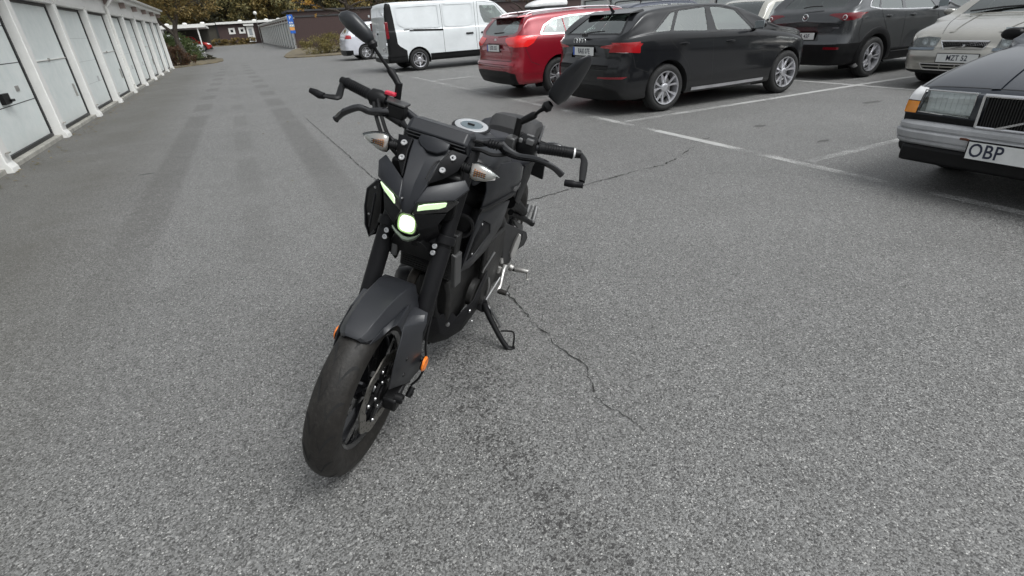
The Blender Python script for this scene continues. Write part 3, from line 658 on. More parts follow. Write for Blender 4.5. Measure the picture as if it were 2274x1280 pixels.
    def cut(s, poly, ax, sign, name=None, m=None, off=0, lim=None, parent=None, label=None, thick=0, mirror=False):
        """cut outline into the skin, seen along axis ax (0,1,2) from side sign; returns new part"""
        bm = s.bm; u, v = [(1, 2), (0, 2), (0, 1)][ax]
        lo = (min(p[0] for p in poly), min(p[1] for p in poly)); hi = (max(p[0] for p in poly), max(p[1] for p in poly))
        thr = .12 if ax != 2 else .25
        def cand():
            out = []
            for f in bm.faces:
                if f.normal[ax] * sign < thr: continue
                cm_ = f.calc_center_median()
                if ax == 0 and (cm_.x > s.L * .30 if sign < 0 else cm_.x < s.L * .70): continue
                if lim and not lim(cm_): continue
                us = [q.co[u] for q in f.verts]; vs = [q.co[v] for q in f.verts]
                if max(us) < lo[0] - .001 or min(us) > hi[0] + .001 or max(vs) < lo[1] - .001 or min(vs) > hi[1] + .001: continue
                out.append(f)
            return out
        n = len(poly)
        for i in range(n):
            a, b = poly[i], poly[(i + 1) % n]; d = (b[0] - a[0], b[1] - a[1]); l = math.hypot(*d)
            if l < 1e-6: continue
            no = Vector((0, 0, 0)); no[u] = -d[1] / l; no[v] = d[0] / l; co = Vector((0, 0, 0)); co[u], co[v] = a
            fs = []
            for f in cand():  # only faces near this edge
                cu = [((q.co[u] - a[0]) * d[0] + (q.co[v] - a[1]) * d[1]) / l for q in f.verts]
                ds = [(q.co[u] - a[0]) * no[u] + (q.co[v] - a[1]) * no[v] for q in f.verts]
                if max(cu) > -.01 and min(cu) < l + .01 and min(ds) < 0 < max(ds): fs.append(f)
            if fs:
                g = set(fs)
                for f in fs: g.update(f.edges); g.update(f.verts)
                bmesh.ops.bisect_plane(bm, geom=list(g), dist=1e-6, plane_co=co, plane_no=no)
                bm.normal_update()
        sel = [f for f in cand() if s.inside((f.calc_center_median()[u], f.calc_center_median()[v]), poly)]
        nb_ = bm_new(); vm = {}
        if name:
            for f in sel:
                vs = []
                for q in f.verts:
                    if q not in vm: vm[q] = nb_.verts.new(q.co + q.normal * off)
                    vs.append(vm[q])
                try: nb_.faces.new(vs)
                except ValueError: pass
        bmesh.ops.delete(bm, geom=sel, context='FACES')
        bm.normal_update()
        if not name: nb_.free(); return None
        o = finish(name, nb_, m, parent or s.root, smooth=180, norm=s.norms)
        if label: o['label'] = label
        return o
    def both(s, poly, name, m, off=0, **k):
        a = s.cut(poly, 1, 1, name, m, off, **k); b = s.cut(poly, 1, -1, name, m, off, **k); return a, b
    def proj(s, u, v, ax, sign):
        p = Vector((0, 0, 0)); i, j = [(1, 2), (0, 2), (0, 1)][ax]; p[i], p[j] = u, v; p[ax] = sign * 6 + (s.L / 2 if ax == 0 else 0); d = Vector((0, 0, 0)); d[ax] = -sign
        h = s.tree.ray_cast(p, d)
        return (h[0], h[1]) if h[0] is not None else (None, None)
    def ribbon(s, bm, pts, ax, sign, w=.006, off=.0015, close=False, step=.04):
        P = []
        q = list(pts) + ([pts[0]] if close else [])
        for a, b in zip(q, q[1:]):
            l = math.hypot(b[0] - a[0], b[1] - a[1]); n = max(1, int(l / step))
            for i in range(n): P.append((a[0] + (b[0] - a[0]) * i / n, a[1] + (b[1] - a[1]) * i / n))
        P.append(q[-1]); pv = None; H = [s.proj(a[0], a[1], ax, sign) for a in P]
        for i, (h, nn) in enumerate(H):
            if h is None: pv = None; continue
            k = i + 1 if i + 1 < len(H) and H[i + 1][0] is not None else i; l = i - 1 if i and H[i - 1][0] is not None else i
            d = (H[k][0] - H[l][0])
            if d.length < 1e-6: continue
            t = d.normalized().cross(nn).normalized() * w / 2
            v = (bm.verts.new(h + nn * off + t), bm.verts.new(h + nn * off - t))
            if pv: bm.faces.new((pv[0], pv[1], v[1], v[0]))
            pv = v
    def seams(s, lines, name='panel_gap', m=None, w=.007, off=.0015):
        for ax, sign, pts in lines:
            for sg in ((1, -1) if sign == 0 else (sign,)):
                bm = bm_new(); s.ribbon(bm, pts, ax, sg, w, off)
                if len(bm.faces): finish(name, bm, m or GAP, s.root, smooth=60)
                else: bm.free()
    def arches(s, rad=1.13, flare=0, cladding=None, lipw=.03):
        for x in s.wheels:
            R_ = s.r * rad; zc = s.r
            pts = [(x + R_ * math.cos(t), zc + R_ * math.sin(t)) for t in [-.35 + i * (PI + .7) / 26 for i in range(27)]]
            for sg in (1, -1): s.cut(pts, 1, sg, lim=lambda c: abs(c.y) > s.hw * .6)
        for x in s.wheels:
            R_ = s.r * rad
            for sg in (1, -1):
                y0, _ = s.proj(x, s.r + R_ + .01, 1, sg); yo = abs(y0.y) if y0 else s.hw
                bm = bm_new(); rings = []
                for i in range(25):
                    t = -.25 + i * (PI + .5) / 24; c, q = math.cos(t), math.sin(t)
                    h, nn = s.proj(x + c * (R_ + .002), s.r + q * (R_ + .002), 1, sg); ye = abs(h.y) if h else yo
                    rings.append([(x + c * R_, sg * (ye - .001), s.r + q * R_), (x + c * (R_ - .008), sg * (ye - .03), s.r + q * (R_ - .008)), (x + c * (R_ - .004), sg * (yo - .36), s.r + q * (R_ - .004))])
                loft(bm, rings, closed=False); 
                bm.faces.new([bm.verts.new((x + math.cos(t) * R_, sg * (yo - .36), s.r + math.sin(t) * R_)) for t in [i * PI / 12 for i in range(-2, 15)]])
                finish('wheel_arch', bm, GAP, s.root, smooth=40)
                if cladding:
                    bm = bm_new(); rings = []
                    for i in range(33):
                        t = -.30 + i * (PI + .6) / 32; c, q = math.cos(t), math.sin(t); rr = []
                        for (k, o) in ((0, .0), (0, .014), (.35, .016), (.8, .014), (1, .008), (1.02, -.004)):
                            h, nn = s.proj(x + c * (R_ + .003 + k * cladding[1]), s.r + q * (R_ + .003 + k * cladding[1]), 1, sg)
                            ye = abs(h.y) if h else yo
                            rr.append((x + c * (R_ + k * cladding[1]), sg * (ye + o), s.r + q * (R_ + k * cladding[1])))
                        rings.append(rr)
                    loft(bm, rings, closed=False); finish('arch_cladding', bm, cladding[0], s.root, smooth=40)
    def body(s, under_mat=None):
        return finish('body', s.bm, s.m, s.root, smooth=180, norm=s.norms)
    def wheelset(s, rim, tyre_w=.205, rimr=.215, inset=.03, steer=0):
        base = None
        for x in s.wheels:
            for sg in (1, -1):
                if base is None:
                    bm = bm_new(); hw_ = tyre_w / 2; r = s.r
                    lathe(bm, [(-hw_ + .02, rimr - .01), (-hw_ + .004, rimr + .02), (-hw_, (r + rimr) / 2), (-hw_ + .012, r - .02), (-hw_ + .035, r - .004), (-.03, r), (-.027, r - .007), (-.022, r - .007), (-.019, r), (.019, r), (.022, r - .007), (.027, r - .007), (.03, r), (hw_ - .035, r - .004), (hw_ - .012, r - .02), (hw_, (r + rimr) / 2), (hw_ - .004, rimr + .02), (hw_ - .02, rimr - .01)], n=56)
                    base = finish('wheel', bm, CARRUB, s.root, smooth=50); rim(s, base, rimr, hw_); w = base
                else: w = copy_part(base, s.root)
                w.location = (x, sg * (s.hw - inset - tyre_w / 2), s.r); w.rotation_euler = (0, rnd.uniform(0, 6), 0 if sg > 0 else PI)
    def handle(s, x, z, L=.17, m=None, sides=(1, -1), h=.032):
        for sg in sides:
            p, nn = s.proj(x, z, 1, sg)
            if p is None: continue
            bm = bm_new(); y = p.y
            for (a, b) in ((0, 0),):
                rings = []
                for i in range(9):
                    t = i / 8; xx = x - L / 2 + L * t; o = .034 * math.sin(PI * min(1, max(0, t))) ** .5; k = h / 2 * (.6 + .4 * math.sin(PI * t))
                    rings.append([(xx, y + sg * (o - .012), z - k), (xx, y + sg * (o + .004), z - k * .7), (xx, y + sg * (o + .004), z + k * .7), (xx, y + sg * (o - .012), z + k)])
                loft(bm, rings)
            dh = finish('door_handle', bm, m or s.m, s.root, smooth=50)
            bm = bm_new(); bm.faces.new([bm.verts.new((x + L * .33 * math.cos(t), y + sg * .0025, z - .004 + h * .8 * math.sin(t))) for t in [i * PI / 8 for i in range(16)]]); finish('handle_recess', bm, GAP, dh, smooth=0)
    def mirror_(s, x, z, m=None, size=(.11, .20, .14), sides=(1, -1), yo=.0, arm=GLOSSB):
        for sg in sides:
            p, nn = s.proj(x, z - .03, 1, sg)
            if p is None: continue
            y0 = abs(p.y); bm = bm_new(); tube(bm, [(x, sg * (y0 - .02), z - .05), (x - .02, sg * (y0 + .07), z - .03)], [.03, .022], 8, 1); ab = bm
            bm = bm_new(); bmesh.ops.create_cube(bm, size=1); 
            for v in bm.verts:
                v.co = Vector((v.co.x * size[0] * (1 if v.co.y * sg < 0 else .75) - abs(v.co.y) * .02, v.co.y * size[1], v.co.z * size[2] * (1 if v.co.y * sg < 0 else .8))) + Vector((x - .01, sg * (y0 + .06 + size[1] / 2), z + .02))
            sm_ = finish('side_mirror', bm, m or s.m, s.root, sub=2, bev=.02); finish('mirror_arm', ab, arm, sm_)
            bm = bm_new(); box(bm, (x - .01 - size[0] * .47, sg * (y0 + .06 + size[1] / 2), z + .02), (.01, size[1] * .8, size[2] * .75)); finish('mirror_glass', bm, mat('mirror_glass', (.55, .58, .60), .06, 1), sm_, bev=.003)
    def plate(s, y, z, text, x=None, ax_sign=-1, w=.52, h=.11, tilt=0, eu=True, size=.092, sx=.82, off=.012, lean=None):
        p, nn = s.proj(y, z, 0, ax_sign)
        x = p.x if x is None else x
        root = s.root
        R_ = Matrix.Rotation(PI / 2 * ax_sign, 4, 'Z') @ Matrix.Rotation(PI / 2, 4, 'X') @ Matrix.Rotation(-tilt, 4, 'X')
        M = Matrix.Translation((x + ax_sign * off, y, z)) @ R_
        bm = bm_new(); box(bm, (0, 0, -.004), (w + .02, h + .02, .010)); bm.transform(M); fr = finish('number_plate', bm, BLK, root, bev=.003)
        bm = bm_new(); box(bm, (0, 0, .003), (w, h, .003)); bm.transform(M); pl = finish('plate_face', bm, WHITEP, fr, bev=.001)
        if eu:
            bm = bm_new(); box(bm, (-w / 2 + .022, 0, .0052), (.042, h - .004, .0012)); bm.transform(M); finish('country_band', bm, BLUEP, fr)
        text_mesh('lettering', text, size, M @ Matrix.Translation((.02 if eu else 0, 0, .0055)), mat('plate_ink', (.02, .025, .05) if eu else (.01, .01, .01), .5), fr, .0006, 1.05, sx, .0015)
        return fr
    def cabin(s, m=INT, rows=((.35, .0),), seats=(), wheel=None, zf=.42, x0=None, x1=None, zseat=.62, ztop=1.12, headz=1.2, yo=.36):
        hw = s.hw * .80; x0 = x0 or .25; x1 = x1 or s.L - 1.0
        bm = bm_new(); box(bm, ((x0 + x1) / 2, 0, zf), (x1 - x0, hw * 2, .05)); finish('cabin_floor', bm, INT, s.root)
        bm = bm_new(); box(bm, (x1 - .12, 0, .80), (.35, hw * 1.9, .20)); finish('dashboard', bm, INT, s.root, bev=.04)
        for x in seats:
            for y in (-yo, yo):
                bm = bm_new()
                loft(bm, [[(x + a - .06, y - w, z), (x + a + .06, y - w * .9, z), (x + a + .06, y + w * .9, z), (x + a - .06, y + w, z)] for a, w, z in ((.10, .24, zseat - .12), (.04, .25, zseat + .1), (-.06, .23, ztop - .10), (-.09, .16, ztop))])
                finish('seat', bm, m, s.root, bev=.03, smooth=50)
                bm = bm_new(); box(bm, (x - .11, y, headz - .01), (.09, .24, .15)); finish('headrest', bm, m, s.root, bev=.035, smooth=60, seg=3)
def rim_spokes(nsp=5, w0=.040, w1=.055, m=SILV, twin=0.0, dish=.01, hub=.05, curve=0):
    def f(s, wheel, rr, hw_):
        bm = bm_new(); lathe(bm, [(hw_ - .11, rr - .024), (hw_ - .10, .001)], n=32); finish('hub_shadow', bm, GAP, wheel, smooth=0)  # near-black disc standing in for the shade behind the spokes
        bm = bm_new(); lathe(bm, [(hw_ - .085, .145), (hw_ - .09, .145), (hw_ - .09, .05)], n=32); finish('brake_disc', bm, STEEL, wheel)
        bm = bm_new(); lathe(bm, [(hw_ - .01, rr), (hw_ + .001, rr - .003), (hw_ - .002, rr - .014), (hw_ - .03, rr - .022), (hw_ - .12, rr - .03)], n=48)
        yo = hw_ - .012
        for i in range(nsp):
            for tw in ((-twin, twin) if twin else (0,)):
                a = 2 * PI * i / nsp; rings = []
                for t in (0, .35, .7, 1):
                    r = hub * .6 + (rr - .012 - hub * .6) * t; w = (w0 + (w1 - w0) * t) / 2; an = a + tw * (.35 + .65 * t) + curve * t; c, q = math.cos(an), math.sin(an)
                    y = yo - dish * 2.2 * (1 - t) + .006 * t; ed = .55
                    rings.append([(c * r - q * w, y - .018, q * r + c * w), (c * r - q * w * ed, y, q * r + c * w * ed), (c * r + q * w * ed, y, q * r - c * w * ed), (c * r + q * w, y - .018, q * r - c * w)])
                loft(bm, rings)
        lathe(bm, [(yo - .05, hub), (yo - dish * 2, hub), (yo - dish * 1.4, hub * .8), (yo - dish * 1.2, hub * .55), (yo - dish * 1.2, .001)], n=28)
        finish('rim', bm, m, wheel, smooth=30)
        bm = bm_new()
        for i in range(5):
            a = 2 * PI * (i + .5) / 5; lathe(bm, [(yo - dish * 2 - .002, .001), (yo - dish * 2 + .001, .008)], c=(math.cos(a) * hub * .72, 0, math.sin(a) * hub * .72), n=8)
        finish('wheel_bolts', bm, GAP, wheel)
    return f
def rpoly(pts, r=.04, k=4):
    """round the corners of a 2D outline"""
    out = []; n = len(pts)
    for i in range(n):
        a, b, c = Vector(pts[i - 1]), Vector(pts[i]), Vector(pts[(i + 1) % n]); u, v = (a - b), (c - b); t = min(r, u.length * .45, v.length * .45)
        p, q = b + u.normalized() * t, b + v.normalized() * t
        for j in range(k + 1):
            s = j / k; w = p * (1 - s) ** 2 + b * 2 * s * (1 - s) + q * s * s; out.append((w.x, w.y))
    return out
GL_SIDE = glass('side_glass', (.84, .95, .90), 1.3, .15); GL_DARK = glass('tinted_glass', (.18, .20, .21), 1.5, .10); GL_CLR = glass('windscreen_glass', (.78, .90, .84), 1.3, .16)
def heading(x0, yc, direction):
    """direction +1: nose towards +X, tail at x0; -1: nose at x0 pointing to -X (x0 is the nose)"""
    return Matrix.Translation((x0, yc, 0)) if direction > 0 else Matrix.Translation((x0, yc, 0)) @ Matrix.Rotation(PI, 4, 'Z')
# ------------------------------------------------------------ black hatchback
def tail_wrap(c, rear, side, name, m, off=.002, **k):
    """lamp that wraps from the tail round the corner: rear outline in (|y|, z), side outline in (x, z)"""
    for sg in (1, -1):
        c.cut([(p[0] * sg, p[1]) for p in rear], 0, -1, name, m, off, **k)
        c.cut(side, 1, sg, name, m, off, **k)
def black_hatch():
    L = 3.87
    c = Car('hatchback_car', 'glossy black five-door hatchback with multi-spoke silver wheels, parked tail towards the lane', 'car', heading(4.50, 6.86, 1), L, 1.78,
        [(0, .82), (.03, .93), (.08, .985), (.14, 1.015), (.24, 1.09), (.36, 1.185), (.47, 1.26), (.56, 1.295), (.9, 1.333), (1.4, 1.352), (1.8, 1.345), (2.15, 1.30), (2.5, 1.17), (2.85, 1.01), (3.0, .975), (3.33, .93), (3.54, .865), (3.71, .78), (3.82, .67), (3.87, .52)],
        [(0, .93), (.3, 1.0), (.65, 1.025), (1.5, .995), (2.4, .955), (3.0, .90), (3.87, .72)], paint('black_car_paint', (.006, .0065, .008), 0, .35, spec=.12), (.845, 3.24), .315, under=.19, tumble=.50,
        prof_r=[(0, .10), (.25, .04), (.36, .0), (.62, .0), (.68, .03), (.80, .055), (.93, .02), (2, .02)], shoulder=.022, plan_r=[(0, .64), (.05, .78), (.14, .90), (.30, .965), (.6, 1)], plan_f=[(0, .55), (.06, .72), (.16, .86), (.34, .945), (.6, .985), (.95, 1)])
    win = [[(.60, 1.035), (.93, 1.245), (1.02, 1.262), (.86, 1.035)], [(.915, 1.034), (1.075, 1.268), (1.57, 1.293), (1.535, 1.002)], [(1.70, 1.0), (1.655, 1.292), (1.80, 1.290), (2.12, 1.235), (2.40, .972)]]
    tr_ = [(.55, 1.02), (.90, 1.262), (1.10, 1.29), (1.55, 1.313), (1.85, 1.306), (2.18, 1.245), (2.50, .955), (1.55, .985)]
    for w in win:
        for o in c.both(rpoly(w, .03), 'side_window', GL_SIDE, -.004): pass
    ws = [(-.70, 2.90), (-.50, 2.22), (.50, 2.22), (.70, 2.90)]
    c.cut([(p[1], p[0]) for p in ws], 2, 1, 'windscreen', GL_CLR, -.003)
    c.cut(rpoly([(-.66, 1.035), (-.47, 1.262), (.47, 1.262), (.66, 1.035)], .05), 0, -1, 'rear_window', GL_SIDE, -.003)
    tail_wrap(c, [(.40, .872), (.42, .890), (.70, .925), (.95, .940), (.95, .795), (.86, .80), (.76, .838), (.60, .862)], [(-.1, .94), (.27, .930), (.40, .908), (.35, .86), (.28, .808), (.12, .815), (-.1, .83)], 'taillight', REDL)
    for sg in (1, -1):
        c.cut([(sg * .60, .822), (sg * .82, .808), (sg * .80, .828), (sg * .62, .838)], 0, -1, 'taillight_insert', WHL, .004)
        c.cut(rpoly([(sg * .42, .487), (sg * .80, .487), (sg * .83, .515), (sg * .44, .512)], .008), 0, -1, 'rear_reflector', REDD, .003)
    c.cut(rpoly([(-.30, .74), (-.26, .905), (.26, .905), (.30, .74)], .02), 0, -1, 'plate_recess', GLOSSB, -.03)
    c.cut(rpoly([(-.62, .60), (-.62, .655), (.62, .655), (.62, .60)], .02), 0, -1, 'bumper_slot', GAP, -.01)
    c.cut(rpoly([(-.80, .17), (-.74, .335), (-.50, .40), (.50, .40), (.74, .335), (.80, .17)], .02), 0, -1, 'lower_bumper', BLK, -.006)
    c.arches(1.16)
    c.seams([(1, 0, [(.86, 1.02), (.87, .90), (1.0, .80), (1.18, .62), (1.24, .50), (1.26, .28)]), (1, 0, [(1.62, .99), (1.66, .5), (1.68, .27)]), (1, 0, [(2.42, .95), (2.62, .80), (2.70, .5), (2.70, .27)]), (1, 0, [(1.28, .29), (2.7, .285)]),
        (1, 0, [(.22, .93), (.30, .62), (.50, .55)]), (0, -1, [(-.86, .70), (-.55, .66), (.55, .66), (.86, .70)]), (0, -1, [(-.80, .985), (-.66, .90), (.66, .90), (.80, .985)]),
        (0, -1, [(-.72, .40), (-.5, .445), (.5, .445), (.72, .40)])])
    c.seams([(1, 0, [(1.30, .262), (1.9, .262), (2.74, .27)])], 'sill_blade', SILV, .045, .012)
    c.seams([(1, 0, tr_[:])], 'window_surround', TRIM, .014, .003)
    c.seams([(1, 0, [(.45, .83), (1.1, .80), (1.9, .775), (2.7, .77), (3.3, .80)])], 'body_crease', c.m, .018, .004)
    c.seams([(0, -1, [(-.66, 1.035), (-.47, 1.262), (.47, 1.262), (.66, 1.035), (-.66, 1.035)])], 'window_surround', TRIM, .03, .003)
    # roof spoiler
    bm = bm_new(); loft(bm, [[(.42, -.54, 1.266), (.42, .54, 1.266), (.39, .53, 1.275), (.39, -.53, 1.275)][::1], [(.62, -.60, 1.285), (.62, .60, 1.285), (.62, .56, 1.318), (.62, -.56, 1.318)]]); finish('roof_spoiler', bm, c.m, c.root, bev=.008)
    bm = bm_new(); loft(bm, [[(.56, -.02, 1.30), (.56, .02, 1.30), (.50, 0, 1.30)][::1], [(.47, -.004, 1.385), (.47, .004, 1.385), (.45, 0, 1.385)]]); finish('roof_aerial', bm, BLK, c.root)
    bm = bm_new(); tube(bm, [(.09, .02, 1.045), (.10, -.10, 1.06), (.13, -.38, 1.075)], .009, 6, 2); box(bm, (.075, .02, 1.03), (.05, .09, .045)); finish('rear_wiper', bm, TRIM, c.root, bev=.004)
    for i in range(4): # four linked rings
        bm = bm_new(); p, nn = c.proj(.105 - i * .070 + .13, .951, 0, -1); 
        for k_ in range(1): lathe(bm, [(-.004, .038), (.004, .038), (.004, .046), (-.004, .046)], c=(p.x - .004, p.y, p.z), axis=(1, 0, 0), n=24, closed=True)
        finish('emblem_ring', bm, CHROME, c.root)
    c.handle(1.10, .865); c.handle(1.96, .842); c.mirror_(2.42, 1.005)
    c.cabin(INTB, seats=(1.25, 2.05), ztop=1.08, headz=1.16, x1=3.0)
    c.plate(.0, .824, 'RAX 07E', x=.035, off=.002)
    c.wheelset(rim_spokes(5, .022, .040, SILV, .30, .012, .06), rimr=.222, inset=.015)
    c.body(); return c
black_hatch()
# ------------------------------------------------------------ red estate
def red_estate():
    L = 4.5
    c = Car('estate_car', 'red estate car with chrome window line and bright tail lamps, next to the black hatchback', 'car', heading(4.35, 9.62, 1), L, 1.80,
        [(0, .80), (.04, .93), (.09, 1.0), (.15, 1.05), (.24, 1.17), (.36, 1.30), (.46, 1.335), (.8, 1.365), (1.6, 1.395), (2.2, 1.385), (2.6, 1.34), (3.0, 1.19), (3.35, 1.0), (3.5, .96), (4.0, .88), (4.3, .78), (4.45, .66), (4.5, .5)],
        [(0, .95), (.3, 1.0), (.8, 1.00), (1.8, .985), (2.8, .96), (4.5, .75)], paint('red_car_paint', (.26, .010, .022), .25, .22), (.93, 3.55), .32, under=.22, tumble=.46,
        prof_r=[(0, .12), (.25, .07), (.40, .01), (.52, .0), (.60, .04), (.75, .065), (.95, .03), (2, .02)])
    outline = [(.56, 1.03), (.66, 1.155), (.86, 1.245), (1.2, 1.285), (1.9, 1.31), (2.35, 1.29), (2.75, 1.17), (3.05, .985), (2.2, .992), (1.2, 1.01)]
    wins = [[(.60, 1.035), (.70, 1.155), (.88, 1.235), (1.05, 1.26), (1.07, 1.022)], [(1.09, 1.022), (1.07, 1.262), (1.85, 1.30), (1.90, 1.005)], [(1.96, 1.005), (1.93, 1.30), (2.32, 1.28), (2.72, 1.165), (2.98, .998)]]
    for w in wins: c.both(rpoly(w, .03), 'side_window', GL_SIDE, -.004)
    c.cut([(3.38, -.68), (2.62, -.50), (2.62, .50), (3.38, .68)], 2, 1, 'windscreen', GL_CLR, -.003)
    c.cut(rpoly([(-.60, 1.04), (-.68, 1.09), (-.55, 1.30), (.55, 1.30), (.68, 1.09), (.60, 1.04), (0, 1.015)], .05), 0, -1, 'rear_window', GL_DARK, -.003)
    tail_wrap(c, [(.42, .985), (.45, .93), (.60, .86), (.95, .84), (.95, 1.04), (.70, 1.01)], [(-.1, 1.04), (.50, 1.01), (.40, .90), (.30, .85), (-.1, .84)], 'taillight', mat('bright_red_lens', (.80, .02, .02), .12, coat=.8), .004)
    for sg in (1, -1): c.cut(rpoly([(sg * .60, .885), (sg * .80, .88), (sg * .82, .91), (sg * .60, .92)], .01), 0, -1, 'taillight_insert', REDD, .004)
    c.cut(rpoly([(-.78, .16), (-.80, .42), (-.55, .455), (.55, .455), (.80, .42), (.78, .16)], .02), 0, -1, 'lower_bumper', BLK, .0)
    c.cut(rpoly([(-.33, .77), (-.30, .90), (.30, .90), (.33, .77)], .02), 0, -1, 'plate_recess', c.m, -.02)
    c.arches(1.15)
    c.seams([(1, 0, [(1.02, 1.0), (1.04, .9), (1.28, .62), (1.32, .3)]), (1, 0, [(1.93, 1.0), (1.97, .3)]), (1, 0, [(3.0, .98), (3.12, .3)]), (0, -1, [(-.86, .72), (-.66, .62), (.66, .62), (.86, .72)]), (0, -1, [(-.55, .52), (.55, .52)]), (1, 0, [(.24, .84), (.34, .60), (.5, .54)]), (0, -1, [(-.72, 1.02), (-.66, .62)]), (0, -1, [(.72, 1.02), (.66, .62)])])
    c.seams([(1, 0, outline + [outline[0]])], 'window_trim', CHROME, .030, .004)
    c.seams([(0, -1, [(-.78, .56), (-.6, .575), (.6, .575), (.78, .56)])], 'bumper_ledge', c.m, .05, .018)
    for sg in (1, -1):
        bm = bm_new(); P = [c.proj(x, .56, 2, 1)[0] for x in (0,)]; pts = []
        for x in (.45, .55, .9, 1.6, 2.2, 2.5):
            zt = cv(c.top, x); pts.append((x, sg * .54, zt + (.005 if x in (.45, 2.5) else .025)))
        tube(bm, pts, .013, 8, 3); finish('roof_rail', bm, SILV, c.root)
    bm = bm_new(); loft(bm, [[(.26, -.56, 1.30), (.26, .56, 1.30), (.24, .55, 1.315), (.24, -.55, 1.315)], [(.55, -.60, 1.31), (.55, .60, 1.31), (.55, .58, 1.352), (.55, -.58, 1.352)]]); finish('roof_spoiler', bm, c.m, c.root, bev=.008)
    bm = bm_new(); tube(bm, [(.62, 0, 1.345), (.50, 0, 1.44), (.42, 0, 1.49)], .005, 6, 1); box(bm, (.62, 0, 1.355), (.09, .05, .03)); finish('roof_aerial', bm, BLK, c.root)
    bm = bm_new(); tube(bm, [(.10, .05, 1.065), (.11, -.15, 1.07), (.12, -.30, 1.08)], .012, 6, 2); finish('rear_wiper', bm, TRIM, c.root)
    p, nn = c.proj(.0, .955, 0, -1); bm = bm_new(); bmesh.ops.create_uvsphere(bm, u_segments=16, v_segments=6, radius=1); bmesh.ops.scale(bm, vec=(.006, .055, .028), verts=bm.verts); bmesh.ops.translate(bm, vec=(p.x, 0, .955), verts=bm.verts); finish('emblem', bm, CHROME, c.root)
    c.handle(1.12, .90, sides=(-1, 1)); c.handle(2.1, .88); c.mirror_(2.92, 1.02)
    c.cabin(INT, seats=(1.45, 2.35), ztop=1.12, headz=1.20, x1=3.3)
    c.plate(0, .825, 'UCR 355', x=.035)
    c.wheelset(rim_spokes(5, .018, .030, SILV, .20, .010, .06), rimr=.218, inset=.02)
    c.body(); return c
red_estate()
